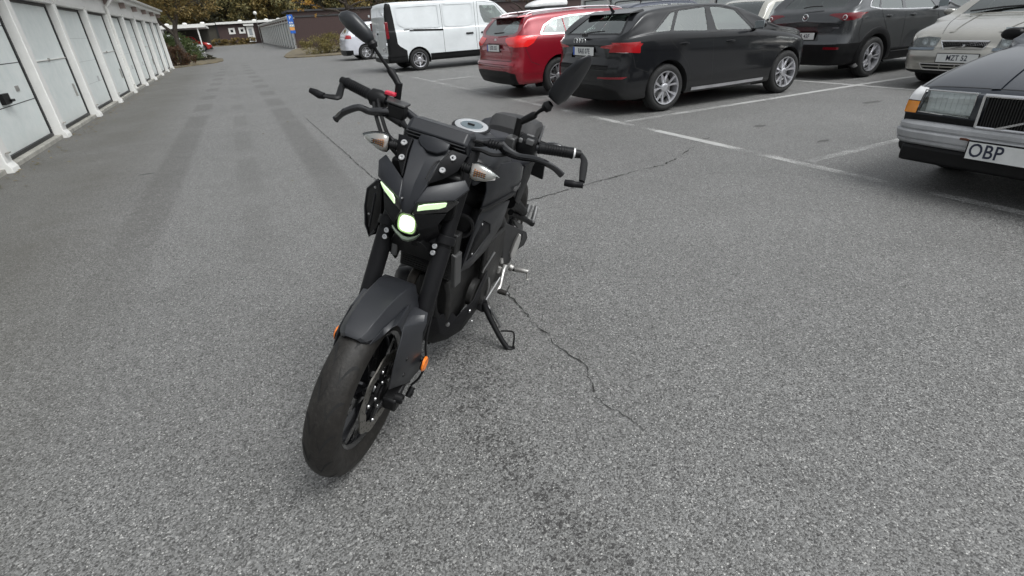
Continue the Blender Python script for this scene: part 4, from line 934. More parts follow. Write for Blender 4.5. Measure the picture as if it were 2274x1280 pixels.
# ------------------------------------------------------------ white van
def white_van():
    L = 5.25
    wm = paint('white_van_paint', (.66, .69, .70), .0, .3)
    c = Car('van', 'white panel van with black rear corners and a black sliding-door rail, beyond the red estate', 'van', heading(4.27, 17.97, 1), L, 1.96,
        [(0, 1.55), (.02, 1.78), (.06, 1.87), (.15, 1.905), (.6, 1.925), (2.5, 1.925), (3.3, 1.90), (3.6, 1.83), (4.1, 1.45), (4.45, 1.18), (4.7, 1.08), (5.0, .95), (5.2, .75), (5.25, .55)],
        [(0, 1.15), (3.0, 1.15), (3.6, 1.12), (4.6, .98), (5.25, .8)], wm, (.95, 4.30), .315, under=.26, tumble=.10, roofcorner=.10,
        plan_r=[(0, .93), (.03, .965), (.10, .985), (.3, 1), (.8, 1)], prof_r=[(0, .04), (.3, .0), (.45, .0), (.5, .03), (1.2, .035), (1.9, .07), (2, .08)])
    c.both(rpoly([(3.09, 1.72), (3.12, 1.45), (3.22, 1.23), (3.75, 1.15), (4.12, 1.14), (3.62, 1.70)], .05), 'side_window', GL_SIDE, -.004)
    c.cut([(3.62, -.80), (3.62, .80), (4.5, .85), (4.5, -.85)], 2, 1, 'windscreen', GL_CLR, -.003)
    bk = [(-.2, 1.97), (.26, 1.86), (.29, 1.5), (.32, .80), (.38, .73), (.58, .60), (.58, .20), (-.2, .20)]
    for sg in (1, -1):
        o = c.cut(bk, 1, sg, 'rear_corner_panel', BLK, .001)
        c.cut([(sg * .80, .35), (sg * .99, .35), (sg * .985, 1.87), (sg * .86, 1.87)], 0, -1, 'rear_corner_panel', BLK, .001)
        bm = bm_new(); p1, _ = c.proj(sg * .90, 1.3, 0, -1)
        box(bm, (.050, sg * .935, 1.17), (.10, .060, .46)); lt = finish('taillight', bm, REDD, c.root, bev=.02)
        bm = bm_new(); box(bm, (-.003, sg * .92, 1.28), (.02, .04, .14)); finish('lamp_lens', bm, WHL, lt, bev=.004)
        for z in (1.60, .80):
            bm = bm_new(); box(bm, (-.005, sg * .87, z), (.04, .10, .07)); finish('door_hinge', bm, wm, c.root, bev=.008)
    c.cut([(-.99, .15), (-.99, .40), (.99, .40), (.99, .15)], 0, -1, 'rear_bumper', BLK, .0)
    c.both([(.95 + .37, .10), (.95 + .37, .47), (4.30 - .37, .47), (4.30 - .37, .10)], 'sill_cladding', BLK, .002)
    c.arches(1.17, cladding=None)
    c.seams([(1, 0, [(1.80, 1.80), (1.80, .45)]), (1, 0, [(2.92, 1.86), (2.90, .75), (2.92, .45)]), (1, 0, [(3.02, 1.84), (2.99, .45)]), (1, 0, [(3.02, 1.84), (3.62, 1.77), (4.20, 1.12)]), (0, -1, [(0, 1.82), (0, .45)]), (0, -1, [(-.86, .45), (.86, .45)])], w=.010)
    c.seams([(1, 0, [(.56, 1.148), (1.81, 1.105)])], 'slide_rail', GAP, .055, .006)
    c.seams([(1, 0, rpoly([(.40, 1.78), (.42, 1.32), (.62, 1.22), (1.72, 1.20), (1.72, 1.80)], .08) + [(.40, 1.78)]), (1, 0, rpoly([(1.88, 1.80), (1.88, 1.20), (2.66, 1.18), (2.86, 1.30), (2.86, 1.80)], .08) + [(1.88, 1.80)])], 'pressed_panel', wm, .05, .012)
    c.seams([(1, 0, [(.62, 1.23), (1.72, 1.21)]), (1, 0, [(1.90, 1.21), (2.66, 1.19), (2.84, 1.32)])], 'body_crease', wm, .04, .014)
    for sg in (1, -1):
        for x_ in (2.68, 3.2): bm = bm_new(); box(bm, (x_, sg * .985, .955), (.25, .03, .05)); finish('door_handle', bm, BLK, c.root, bev=.01)
    bm = bm_new(); box(bm, (-.015, .02, 1.08), (.03, .07, .06)); finish('door_handle', bm, BLK, c.root, bev=.008)
    bm = bm_new(); tube(bm, [(-.02, .3, 1.80), (-.03, .12, 1.83)], .012, 6, 1); finish('rear_wiper', bm, BLK, c.root)
    c.plate(-.42, .63, 'KJN 41T', x=.02, w=.42, size=.08)
    c.cabin(INT, seats=(3.35,), ztop=1.45, headz=1.55, zseat=.9, x1=4.3)
    c.mirror_(3.95, 1.25, GLOSSB, (.12, .2, .26))
    c.wheelset(rim_spokes(5, .060, .034, SILV, 0, .012, .07), rimr=.215, inset=.01)
    bm = bm_new(); lathe(bm, [(0, .001)], n=4) if 0 else None; bm.free()
    c.body(); return c
white_van()
# ------------------------------------------------------------ dark grey crossover
def grey_crossover():
    L = 4.25
    c = Car('crossover_car', 'dark grey crossover with thick black wheel-arch cladding and one round exhaust, in the second row', 'car', heading(9.42, 7.10, 1), L, 1.80,
        [(0, .95), (.04, 1.06), (.10, 1.11), (.18, 1.16), (.40, 1.36), (.52, 1.43), (.9, 1.485), (1.5, 1.50), (2.0, 1.48), (2.4, 1.39), (2.8, 1.2), (3.1, 1.08), (3.4, 1.02), (3.8, .95), (4.1, .82), (4.25, .6)],
        [(0, 1.05), (.3, 1.10), (.6, 1.12), (1.5, 1.07), (2.4, 1.04), (4.25, .84)], paint('dark_grey_paint', (.085, .088, .092), .6, .24), (.80, 3.30), .335, under=.24, tumble=.50,
        prof_r=[(0, .10), (.3, .02), (.5, .0), (.62, .0), (.68, .05), (.85, .06), (1.05, .02), (2, .02)])
    wins = [[(.52, 1.14), (.60, 1.23), (.80, 1.35), (.86, 1.36), (.74, 1.115)], [(.78, 1.11), (.92, 1.37), (1.45, 1.43), (1.42, 1.085)], [(1.52, 1.08), (1.54, 1.43), (1.9, 1.40), (2.25, 1.25), (2.45, 1.06)]]
    for w in wins: c.both(rpoly(w, .03), 'side_window', GL_SIDE, -.004)
    c.cut([(3.05, -.68), (2.35, -.50), (2.35, .50), (3.05, .68)], 2, 1, 'windscreen', GL_CLR, -.003)
    c.cut(rpoly([(-.62, 1.17), (-.48, 1.42), (.48, 1.42), (.62, 1.17), (0, 1.14)], .06), 0, -1, 'rear_window', GL_DARK, -.003)
    tail_wrap(c, [(.44, 1.045), (.62, 1.00), (.72, .955), (.80, .955), (.92, 1.0), (.95, 1.075), (.5, 1.065)], [(-.1, 1.075), (.44, 1.065), (.30, 1.02), (.16, .96), (-.1, .96)], 'taillight', REDD)
    for sg in (1, -1):
        bm = bm_new(); p, nn = c.proj(sg * .74, 1.005, 0, -1); lathe(bm, [(0, .030), (-.006, .036), (0, .042)], c=(p.x - .004, p.y, p.z), axis=(1, 0, 0), n=24); finish('tail_ring', bm, WHL, c.root)
        c.cut(rpoly([(sg * .50, .505), (sg * .76, .505), (sg * .76, .545), (sg * .50, .545)], .008), 0, -1, 'rear_reflector', REDD, .003)
    c.cut([(-.95, .15), (-.95, .60), (-.5, .585), (.5, .585), (.95, .60), (.95, .15)], 0, -1, 'lower_bumper', BLK, .001)
    c.both([(-.2, .15), (-.2, .60), (.4, .60), (.4, .15)], 'lower_bumper', BLK, .001)
    c.cut(rpoly([(-.36, .64), (-.30, .80), (.30, .80), (.36, .64)], .02), 0, -1, 'plate_recess', GLOSSB, -.02)
    c.arches(1.14, cladding=(BLK, .105))
    c.both([(1.24, .15), (1.24, .44), (2.86, .44), (2.86, .15)], 'sill_cladding', BLK, .006)
    c.seams([(1, 0, [(.78, 1.1), (.84, 1.0), (1.16, .62), (1.2, .45)]), (1, 0, [(1.49, 1.07), (1.54, .46)]), (1, 0, [(2.48, 1.05), (2.62, .46)]), (0, -1, [(-.84, 1.05), (-.55, .78), (.55, .78), (.84, 1.05)]), (1, 0, [(.32, 1.03), (.30, .75), (.36, .6)])])
    c.seams([(1, 0, [(.50, 1.14), (.74, 1.10), (1.45, 1.07), (2.47, 1.045)]), (1, 0, [(.50, 1.14), (.53, 1.20), (.62, 1.27)])], 'window_trim', CHROME, .018, .004)
    c.seams([(1, 0, [(1.3, .40), (2.8, .40)])], 'sill_strip', STEEL, .012, .010)
    bm = bm_new(); lathe(bm, [(0, .036), (-.05, .040), (-.052, .034), (-.01, .030)], c=(.07, -.66, .335), axis=(1, 0, 0), n=24); lathe(bm, [(-.005, .03), (-.004, .001)], c=(.07, -.66, .335), axis=(1, 0, 0), n=24); finish('exhaust_tip', bm, STEEL, c.root)
    p, nn = c.proj(0, 1.015, 0, -1); bm = bm_new(); lathe(bm, [(-.004, .048), (-.008, .055), (0, .062)], c=(p.x, 0, 1.015), axis=(1, 0, 0), n=32); tube(bm, [(p.x - .008, -.045, 1.04), (p.x - .01, 0, 1.0), (p.x - .008, .045, 1.04)], .006, 6, 3); finish('emblem', bm, CHROME, c.root)
    bm = bm_new(); p, nn = c.proj(-.62, .87, 0, -1); box(bm, (p.x - .003, -.62, .845), (.004, .12, .022)); p, nn = c.proj(.60, .87, 0, -1); box(bm, (p.x - .003, .60, .845), (.004, .12, .022)); finish('model_badge', bm, CHROME, c.root)
    bm = bm_new(); tube(bm, [(.10, .10, 1.17), (.12, -.05, 1.19), (.14, -.24, 1.19)], .016, 6, 2, flat=.6); finish('rear_wiper', bm, TRIM, c.root)
    c.handle(1.02, .985, m=c.m); c.handle(1.72, .975); c.mirror_(2.42, 1.10, c.m, (.13, .20, .14))
    c.cabin(INT, seats=(1.25, 2.0), ztop=1.2, headz=1.28, x1=3.1, zseat=.7)
    c.plate(0, .715, 'ORR 43F', x=.03)
    c.wheelset(rim_spokes(5, .020, .036, SILV, .18, .012, .06), rimr=.232, inset=.0)
    c.body(); return c
grey_crossover()
# ------------------------------------------------------------ old dark blue saloon, nose to the lane
def old_saloon():
    L = 4.8
    c = Car('saloon_car', 'old dark blue saloon with square headlamps, grey bumper and white plate at the right edge', 'car', heading(4.27 + L, 1.46, -1), L, 1.75,
        [(0, .80), (.1, .90), (.9, .95), (1.3, 1.10), (1.7, 1.32), (2.2, 1.37), (2.7, 1.35), (L - 1.62, 1.12), (L - 1.33, .945), (L - 1.2, .925), (L - .7, .86), (L - .3, .775), (L - .14, .735), (L - .06, .715), (L, .69)],
        [(0, .85), (2, .90), (L - 1.3, .87), (L - .5, .765), (L, .66)], paint('old_blue_paint', (.009, .013, .021), .2, .28, spec=.3), (L - 3.62, L - .84), .30, under=.25, tumble=.42,
        plan_f=[(0, .955), (.06, .975), (.25, .99), (.6, 1), (.9, 1)], prof_f=[(0, .12), (.3, .05), (.34, .07), (.46, .08), (.52, .07), (.70, .09), (2, .10)], shoulder=.015, mid=.5)
    F = L  # front plane helpers
    for sg in (1, -1):
        h = c.cut(rpoly([(sg * .415, .535), (sg * .415, .693), (sg * .725, .693), (sg * .74, .55)], .012), 0, 1, 'headlight', LENS, .004)
        bm = bm_new(); p, nn = c.proj(sg * .57, .61, 0, 1); box(bm, (p.x - .055, sg * .572, .615), (.012, .305, .150)); finish('reflector', bm, REFLECT, h, bev=.004)
        bm = bm_new()
        for k_ in range(9): box(bm, (p.x - .046, sg * (.44 + .033 * k_), .615), (.004, .003, .14))
        finish('lens_fluting', bm, REFLECT, h, smooth=60)
        bm = bm_new()
        pts = [(p.x + .004, sg * a, z) for a, z in ((.415, .693), (.728, .695), (.742, .548), (.415, .533), (.415, .693))]; tube(bm, pts, .005, 6, 1); finish('headlight_rim', bm, CHROME, h)
        c.cut(rpoly([(sg * .755, .535), (sg * .75, .612), (sg * .90, .612), (sg * .90, .535)], .004), 0, 1, 'corner_lamp', AMBER, .006); c.cut([(L - .30, .535), (L - .26, .612), (L + .1, .612), (L + .1, .535)], 1, sg, 'corner_lamp', AMBER, .006)
        c.cut([(sg * .75, .618), (sg * .745, .695), (sg * .90, .695), (sg * .90, .618)], 0, 1, 'corner_lamp', WHL, .006); c.cut([(L - .26, .618), (L - .22, .695), (L + .1, .695), (L + .1, .618)], 1, sg, 'corner_lamp', WHL, .006)
    c.cut([(-.95, .60), (-.95, .15), (.95, .15), (.95, .528), (-.95, .528)][1:], 0, 1, 'front_skirt', BLK, -.004)
    g = c.cut([(-.345, .49), (-.345, .690), (.345, .690), (.345, .49)], 0, 1, 'grille_well', GAP, -.03) if 0 else None
    p, nn = c.proj(0, .60, 0, 1); gx = p.x
    bm = bm_new(); box(bm, (gx + .004, 0, .590), (.012, .68, .195)); gr = finish('grille', bm, GAP, c.root, bev=.003)
    bm = bm_new()
    for i in range(44): box(bm, (gx + .014, -.33 + i * .0153, .590), (.016, .004, .185))
    finish('grille_slats', bm, mat('dark_slats', (.02, .02, .02), .35), gr)
    bm = bm_new()
    for a, b in (((-.355, .494), (-.355, .692)), ((-.355, .692), (.355, .692)), ((.355, .692), (.355, .494)), ((.355, .494), (-.355, .494))): tube(bm, [(gx + .018, a[0], a[1]), (gx + .018, b[0], b[1])], .011, 8, 1)
    finish('grille_frame', bm, CHROME, gr)
    bm = bm_new(); loft(bm, [[(gx + .024, -.25, .50), (gx + .034, -.25, .50), (gx + .034, -.215, .50), (gx + .024, -.215, .50)], [(gx + .024, .215, .685), (gx + .034, .215, .685), (gx + .034, .25, .685), (gx + .024, .25, .685)]]); finish('grille_bar', bm, CHROME, gr)
    bm = bm_new(); lathe(bm, [(0, .030), (.012, .024), (.014, .001)], c=(gx + .03, 0, .592), axis=(1, 0, 0), n=24); finish('emblem', bm, CHROME, gr)
    # bumper: moulded bar that wraps the corners
    GB = mat('faded_grey_bumper', (.38, .385, .395), .55, grime=.35, var=.2, vs=4, bump=.3, bs=70)
    path = [(L - .95, -.885), (L - .35, -.885), (L - .12, -.865), (L - .03, -.78), (L - .005, -.6), (L + .01, 0), (L - .005, .6), (L - .03, .78), (L - .12, .865), (L - .35, .885), (L - .95, .885)]
    P = smooth_path([(x, y, 0) for x, y in path], 6); rings = []
    prof = [(-.08, .335), (-.015, .330), (.0, .345), (.004, .362), (-.004, .366), (-.004, .372), (.010, .376), (.016, .415), (.008, .425), (-.006, .428), (-.006, .436), (.002, .440), (.0, .465), (-.02, .482), (-.09, .490)]
    for i, q in enumerate(P):
        d = (P[min(i + 1, len(P) - 1)] - P[max(i - 1, 0)]).normalized(); nrm = Vector((d.y, -d.x, 0))
        rings.append([(q.x + nrm.x * o, q.y + nrm.y * o, z) for o, z in prof])
    bm = bm_new(); loft(bm, rings, closed=False); finish('bumper', bm, GB, c.root, smooth=25)
    bm = bm_new(); box(bm, (L - .04, 0, .27), (.10, 1.52, .115)); finish('air_dam', bm, BLK, c.root, bev=.02)
    bm = bm_new(); tube(bm, [(L + .015, -.40, .415), (L + .02, -.34, .412), (L + .02, -.33, .36)], .008, 6, 2); finish('rusty_bracket', bm, mat('rust', (.10, .035, .018), .9), c.root)
    c.arches(1.15)
    c.seams([(1, 0, [(L - 1.40, .86), (L - 1.42, .30)]), (1, 0, [(L - 2.45, .88), (L - 2.45, .3)]), (2, 1, [(L - .12, -.80), (L - 1.25, -.78)]), (2, 1, [(L - .12, .80), (L - 1.25, .78)]), (2, 1, [(L - .14, -.8), (L - .14, .8)])])
    c.seams([(2, 1, [(L - .13, -.36), (L - 1.2, -.50)]), (2, 1, [(L - .13, .36), (L - 1.2, .50)])], 'bonnet_crease', c.m, .05, .008)
    c.cut([(L - 1.34, -.70), (L - 1.95, -.56), (L - 1.95, .56), (L - 1.34, .70)], 2, 1, 'windscreen', GL_CLR, -.003)
    for w in ([(1.45, .93), (1.75, 1.25), (2.25, 1.29), (2.28, .93)], [(2.36, .93), (2.34, 1.29), (2.75, 1.27), (3.15, .93)]): c.both(w, 'side_window', GL_SIDE, -.004)
    c.mirror_(L - 1.62, .935, BLK, (.12, .20, .13)); c.cabin(INT, seats=(2.0,), x1=L - 1.5, ztop=1.1, headz=1.18)
    c.plate(-.075, .355, 'OBP', x=L + .028, ax_sign=1, eu=False, h=.108, size=.122, sx=.80, off=.002)
    for o in c.root.children:
        if o.name.startswith('number_plate'):
            for q in o.children:
                if q.name.startswith('lettering'): q.location = (0, -.155, 0)
    c.wheelset(rim_spokes(6, .04, .04, SILV, 0, .01, .07), rimr=.19, inset=.02)
    c.body(); return c
old_saloon()
# ------------------------------------------------------------ beige estate, nose towards camera
def beige_estate():
    L = 4.7
    bp = paint('beige_car_paint', (.37, .36, .325), .5, .25)
    c = Car('estate_car', 'pale gold estate car with slatted chrome grille, facing the lane behind the old blue saloon', 'car', heading(9.30 + L, 4.42, -1), L, 1.80,
        [(0, .9), (.1, 1.0), (.5, 1.3), (1.2, 1.43), (2.2, 1.45), (2.8, 1.40), (3.3, 1.13), (3.55, .975), (3.75, .94), (4.1, .87), (4.4, .795), (4.57, .735), (4.66, .68), (L, .60)],
        [(0, .95), (2, .95), (3.5, .90), (4.1, .81), (4.5, .72), (L, .57)], bp, (L - 3.62, L - .90), .31, under=.22, tumble=.45,
        plan_f=[(0, .66), (.05, .78), (.15, .87), (.32, .945), (.6, .985), (.95, 1)], prof_f=[(0, .10), (.25, .03), (.42, .0), (.50, .01), (.56, .07), (.72, .13), (2, .15)])
    for sg in (1, -1):
        h = c.cut(rpoly([(sg * .375, .575), (sg * .375, .70), (sg * .56, .715), (sg * .72, .69), (sg * .80, .60), (sg * .76, .575)], .02), 0, 1, 'headlight', LENS, .004)
        bm = bm_new(); p, nn = c.proj(sg * .46, .64, 0, 1); x = p.x - .05
        for y, z, r in ((.45, .64, .048), (.585, .645, .042)): lathe(bm, [(.04, r), (.012, r * .8), (0, r * .35), (.01, r * .3), (.02, .001)], c=(x - (y - .45) * .35, sg * y, z), axis=(1, 0, 0), n=20)
        finish('reflector', bm, REFLECT, h)
        bm = bm_new(); panel(bm, [(x - .03, sg * .36, .565), (x - .03, sg * .36, .71), (x - .20, sg * .78, .71), (x - .20, sg * .78, .565)], [(0, 1, 2, 3)]); finish('lamp_back', bm, REFLECT, h)
    c.seams([(0, 1, [(-.85, .545), (-.36, .555)]), (0, 1, [(.36, .555), (.85, .545)])], 'bumper_strip', mat('grey_bumper_strip', (.10, .12, .14), .5), .045, .012)
    p, nn = c.proj(0, .60, 0, 1); gx = p.x
    gp = [(-.30, .66), (-.235, .545), (.235, .545), (.30, .66)]
    bm = bm_new(); prism(bm, [(gx - .01, y, z) for y, z in gp], (.014, 0, 0)); gr = finish('grille', bm, GAP, c.root)
    bm = bm_new(); tube(bm, [(gx + .01, y, z) for y, z in gp + [gp[0]]], .012, 8, 1); finish('grille_frame', bm, CHROME, gr)
    bm = bm_new()
    for i in range(27): y = -.27 + i * .0208; box(bm, (gx + .008, y, .63), (.008, .007, .05))
    finish('grille_slats', bm, CHROME, gr)
    bm = bm_new(); loft(bm, [[(gx + .012, -.19, .550), (gx + .022, -.19, .550), (gx + .022, -.165, .550), (gx + .012, -.165, .550)], [(gx + .012, .165, .655), (gx + .022, .165, .655), (gx + .022, .19, .655), (gx + .012, .19, .655)]]); finish('grille_bar', bm, CHROME, gr)
    bm = bm_new(); lathe(bm, [(0, .026), (.012, .022), (.014, .001)], c=(gx + .015, 0, .603), axis=(1, 0, 0), n=24); finish('emblem', bm, CHROME, gr)
    lo = c.cut(rpoly([(-.42, .29), (-.47, .36), (.47, .36), (.42, .29)], .02), 0, 1, 'lower_intake', GAP, -.02)
    c.seams([(0, 1, rpoly([(-.43, .28), (-.49, .365), (.49, .365), (.43, .28)], .02) + [(-.43, .28)])], 'intake_trim', CHROME, .014, .006)
    c.seams([(0, 1, [(-.45, .325), (.45, .325)])], 'intake_bar', bp, .018, .004)
    for y in (-.2, .0, .2): c.seams([(0, 1, [(y, .295), (y, .36)])], 'intake_bar', bp, .014, .004)
    c.cut([(-.90, .15), (-.90, .27), (.90, .27), (.90, .15)], 0, 1, 'lower_bumper', BLK, .0)
    c.arches(1.15)
    c.cut([(3.52, -.70), (2.75, -.52), (2.75, .52), (3.52, .70)], 2, 1, 'windscreen', GL_CLR, -.003)
    for w in ([(.7, .98), (.85, 1.28), (1.6, 1.36), (1.62, .98)], [(1.7, .98), (1.7, 1.36), (2.45, 1.34), (2.5, .97)], [(2.58, .97), (2.55, 1.33), (2.8, 1.29), (3.25, .95)]): c.both(rpoly(w, .03), 'side_window', GL_SIDE, -.004)
    c.seams([(2, 1, [(L - .22, -.40), (L - .7, -.58), (L - 1.15, -.70)]), (2, 1, [(L - .22, .40), (L - .7, .58), (L - 1.15, .70)]), (1, 0, [(3.40, .9), (3.42, .28)]), (1, 0, [(2.54, .95), (2.54, .28)]), (1, 0, [(1.66, .95), (1.7, .28)])])
    c.seams([(2, 1, [(L - .25, -.30), (L - 1.15, -.42)]), (2, 1, [(L - .25, .30), (L - 1.15, .42)])], 'bonnet_crease', bp, .06, .008)
    bm = bm_new(); tube(bm, [(3.50, -.60, 1.01), (3.44, -.2, 1.05), (3.42, .05, 1.06)], .012, 6, 2); finish('wiper', bm, TRIM, c.root)
    c.mirror_(3.28, .985, bp, (.13, .20, .13)); c.cabin(INT, seats=(1.5, 2.3), x1=3.4, ztop=1.15, headz=1.22)
    c.plate(0, .445, 'MZT 52', ax_sign=1, eu=False, h=.11, size=.100, sx=.78, x=L + .035, off=.004)
    c.wheelset(rim_spokes(5, .03, .04, SILV, .15, .01, .06), rimr=.20, inset=.02)
    c.body(); return c
beige_estate()
# ------------------------------------------------------------ cars that show only in part
def plain_car(name, label, cat, M, L, Wd, H, col, wheels=(.85, 3.4), hb=.93, wind=(.27, .37), rear=(.0, .16), r=.31, metal=.3, rails=None, est=True, face=None):
    xw0, xw1 = L * (1 - wind[1]), L * (1 - wind[0])
    top = [(0, hb - .12), (.05, hb), (.12, hb + .06), (rear[1] * L * .6 + .1, H - .12), (rear[1] * L + .2, H - .03), (L * .42, H), (xw0 - .15, H - .03), (xw0 + .1, H - .12), (xw1, hb + .04), (xw1 + .2, hb), (L - .5, hb - .10), (L - .12, hb - .22), (L, hb - .38)]
    c = Car(name, label, cat, M, L, Wd, top, [(0, hb), (L * .6, hb - .01), (L, hb - .28)], paint(name + '_paint_%d' % len(MATS), col, metal, .25), wheels, r, n=34)
    c.both(rpoly([(rear[1] * L * .6 + .15, hb + .05), (rear[1] * L + .2, H - .13), (L * .40, H - .09), (L * .40, hb + .02)], .03), 'side_window', GL_SIDE, -.004)
    c.both(rpoly([(L * .42, hb + .02), (L * .42, H - .09), (xw0 - .1, H - .12), (xw1 - .15, hb + .0)], .03), 'side_window', GL_SIDE, -.004)
    c.cut([(xw1 - .02, -.66), (xw0 + .02, -.52), (xw0 + .02, .52), (xw1 - .02, .66)], 2, 1, 'windscreen', GL_CLR, -.003)
    c.cut(rpoly([(-.6, hb + .10), (-.5, H - .13), (.5, H - .13), (.6, hb + .10)], .04), 0, -1, 'rear_window', GL_DARK, -.003)
    tail_wrap(c, [(.55, hb - .10), (.55, hb + .02), (.95, hb + .03), (.95, hb - .13)], [(-.1, hb + .03), (.22, hb + .02), (.16, hb - .12), (-.1, hb - .12)], 'taillight', REDL)
    c.cut([(-.9, .1), (-.9, .42), (.9, .42), (.9, .1)], 0, -1, 'lower_bumper', BLK, 0)
    for sg in (1, -1): c.cut(rpoly([(sg * .45, hb - .34), (sg * .45, hb - .24), (sg * .80, hb - .20), (sg * .80, hb - .32)], .02), 0, 1, 'headlight', REFLECT, .003)
    c.cut(rpoly([(-.35, hb - .40), (-.38, hb - .28), (.38, hb - .28), (.35, hb - .40)], .02), 0, 1, 'grille', GAP, -.01); c.cut([(-.8, .1), (-.75, .33), (.75, .33), (.8, .1)], 0, 1, 'lower_bumper', BLK, 0)
    c.arches(1.15); c.seams([(1, 0, [(L * .41, hb), (L * .41, .3)]), (1, 0, [(L * .62, hb - .02), (L * .62, .3)])])
    c.mirror_(xw1 - .18, hb + .07); c.cabin(INT, seats=(L * .35, L * .52), x1=xw1, ztop=H - .28, headz=H - .20)
    if rails:
        for sg in (1, -1):
            bm = bm_new(); x0, x1 = rear[1] * L + .2, xw0 - .2
            tube(bm, [(x0, sg * .58, H - .035), (x0 + .12, sg * .58, H + .03), ((x0 + x1) / 2, sg * .58, H + .045), (x1 - .12, sg * .58, H + .03), (x1, sg * .58, H - .035)], .018, 8, 3); finish('roof_rail', bm, rails, c.root)
    c.wheelset(rim_spokes(5, .04, .05, SILV, 0, .01, .06), rimr=.2, inset=.02)
    return c
c = plain_car('hatchback_car', 'pale cream car facing the lane between the black hatchback and the dark grey crossover', 'car', heading(9.50 + 4.2, 9.88, -1), 4.2, 1.76, 1.42, (.50, .49, .44)); c.body()
c = plain_car('estate_car', 'dark blue estate in the second row with only its roof showing over the black hatchback', 'car', heading(9.45, 13.5, 1), 4.6, 1.8, 1.52, (.015, .022, .045), rails=BLK)
bm = bm_new(); tube(bm, [(.55, .1, 1.47), (.35, .1, 1.62)], .005, 6, 1); finish('roof_aerial', bm, BLK, c.root); c.body()
c = plain_car('estate_car', 'white estate in the second row under the white roof box', 'car', heading(8.9 + 4.6, 20.0, -1), 4.6, 1.8, 1.50, (.55, .56, .58), rails=SILV); c.body()
# roof box on its bars
M = heading(8.9 + 4.6, 20.0, -1)
t = thing('roof_box', 'glossy white roof box on black bars above the hidden white estate', 'roof box', M @ Matrix.Translation((2.05, 0, 1.565)))
bm = bm_new(); rings = []
for x, w, z0, z1 in ((-.82, .30, .07, .26), (-.80, .38, .05, .32), (-.5, .41, .04, .345), (.1, .42, .04, .34), (.5, .38, .04, .28), (.75, .28, .05, .18), (.86, .14, .07, .11)):
    rings.append([(x, w * a, z0 + (z1 - z0) * b) for a, b in ((-.8, 0), (-1, .15), (-1, .55), (-.85, .9), (-.4, 1), (.4, 1), (.85, .9), (1, .55), (1, .15), (.8, 0))])
loft(bm, rings); finish('shell', bm, mat('white_gloss_plastic', (.72, .72, .72), .25, coat=.5), t, sub=1, smooth=60)
bm = bm_new(); loft(bm, [[(x, -w, z), (x, w, z), (x, w * .95, z + .05), (x, -w * .95, z + .05)] for x, w, z in ((-.80, .36, .0), (.1, .40, .0), (.8, .22, .03))]); finish('box_base', bm, BLK, t)
bm = bm_new(); box(bm, (-.45, 0, -.01), (.06, 1.1, .03)); finish('roof_bar', bm, BLK, t, bev=.005); bm = bm_new(); box(bm, (.35, 0, -.01), (.06, 1.1, .03)); finish('roof_bar', bm, BLK, t, bev=.005)
c = plain_car('estate_car', 'white estate with black roof rails and dark lower bumper, beyond the van', 'car', heading(4.60, 26.5, 1), 4.5, 1.8, 1.54, (.60, .61, .66), metal=.1, hb=1.0, rails=BLK)
c.body()
for lb, x, y, H, col in (('small red car parked with its nose to the lane at the carport', -1.50, 66, 1.45, (.45, .02, .015)), ('small silver car parked nose out beside the left hedge, before the red one', -1.88, 55, 1.42, (.45, .47, .50)), ('black van-like car parked between the silver and the red car', -2.35, 60.3, 1.72, (.010, .010, .012))):
    c = plain_car('parked_car', lb, 'car', heading(x - 4.0, y, 1), 4.0, 1.7, H, col, wheels=(.7, 3.2)); c.body()
# ------------------------------------------------------------ motorcycle
def frame_mat(o, f, l, u):
    return Matrix(((f[0], l[0], u[0], o[0]), (f[1], l[1], u[1], o[1]), (f[2], l[2], u[2], o[2]), (0, 0, 0, 1)))
MB = frame_mat(*((1.005333, 2.497166, 0.000000), (-0.685573, -0.728004, 0.000000), (0.700622, -0.659787, -0.271679), (0.197783, -0.186256, 0.962388))); MS = frame_mat(*((0.083149, 1.524791, 0.000000), (-0.648559, -0.761164, 0.000000), (0.727890, -0.620208, -0.292436), (0.222592, -0.189662, 0.956285))); SB_ = MB.inverted() @ MS
BK = thing('motorcycle', 'matte black naked motorcycle with lit headlamp, leaning on its side stand', 'motorcycle', MB)
def S(nm, bm, m, parent=None, **k):
    bm.transform(SB_); return finish(nm, bm, m, parent or BK, **k)
def Bp(nm, bm, m, parent=None, **k): return finish(nm, bm, m, parent or BK, **k)
def mir(pts, sg): return [(p[0], p[1] * sg, p[2]) for p in pts]
def plate3(nm, polys, m, fn, parent=None, th=.006, bev=.0015, sm=25, sub=0):
    bm = bm_new(); pts = {}
    for poly in polys:
        vs = []
        for p in poly:
            k = tuple(round(a, 4) for a in p)
            if k not in pts: pts[k] = bm.verts.new(p)
            vs.append(pts[k])
        bm.faces.new(vs)
    return fn(nm, bm, m, parent, solid=th, soff=-1, bev=bev, smooth=sm, sub=sub)
AX, AZ, RW = .048, .292, .291
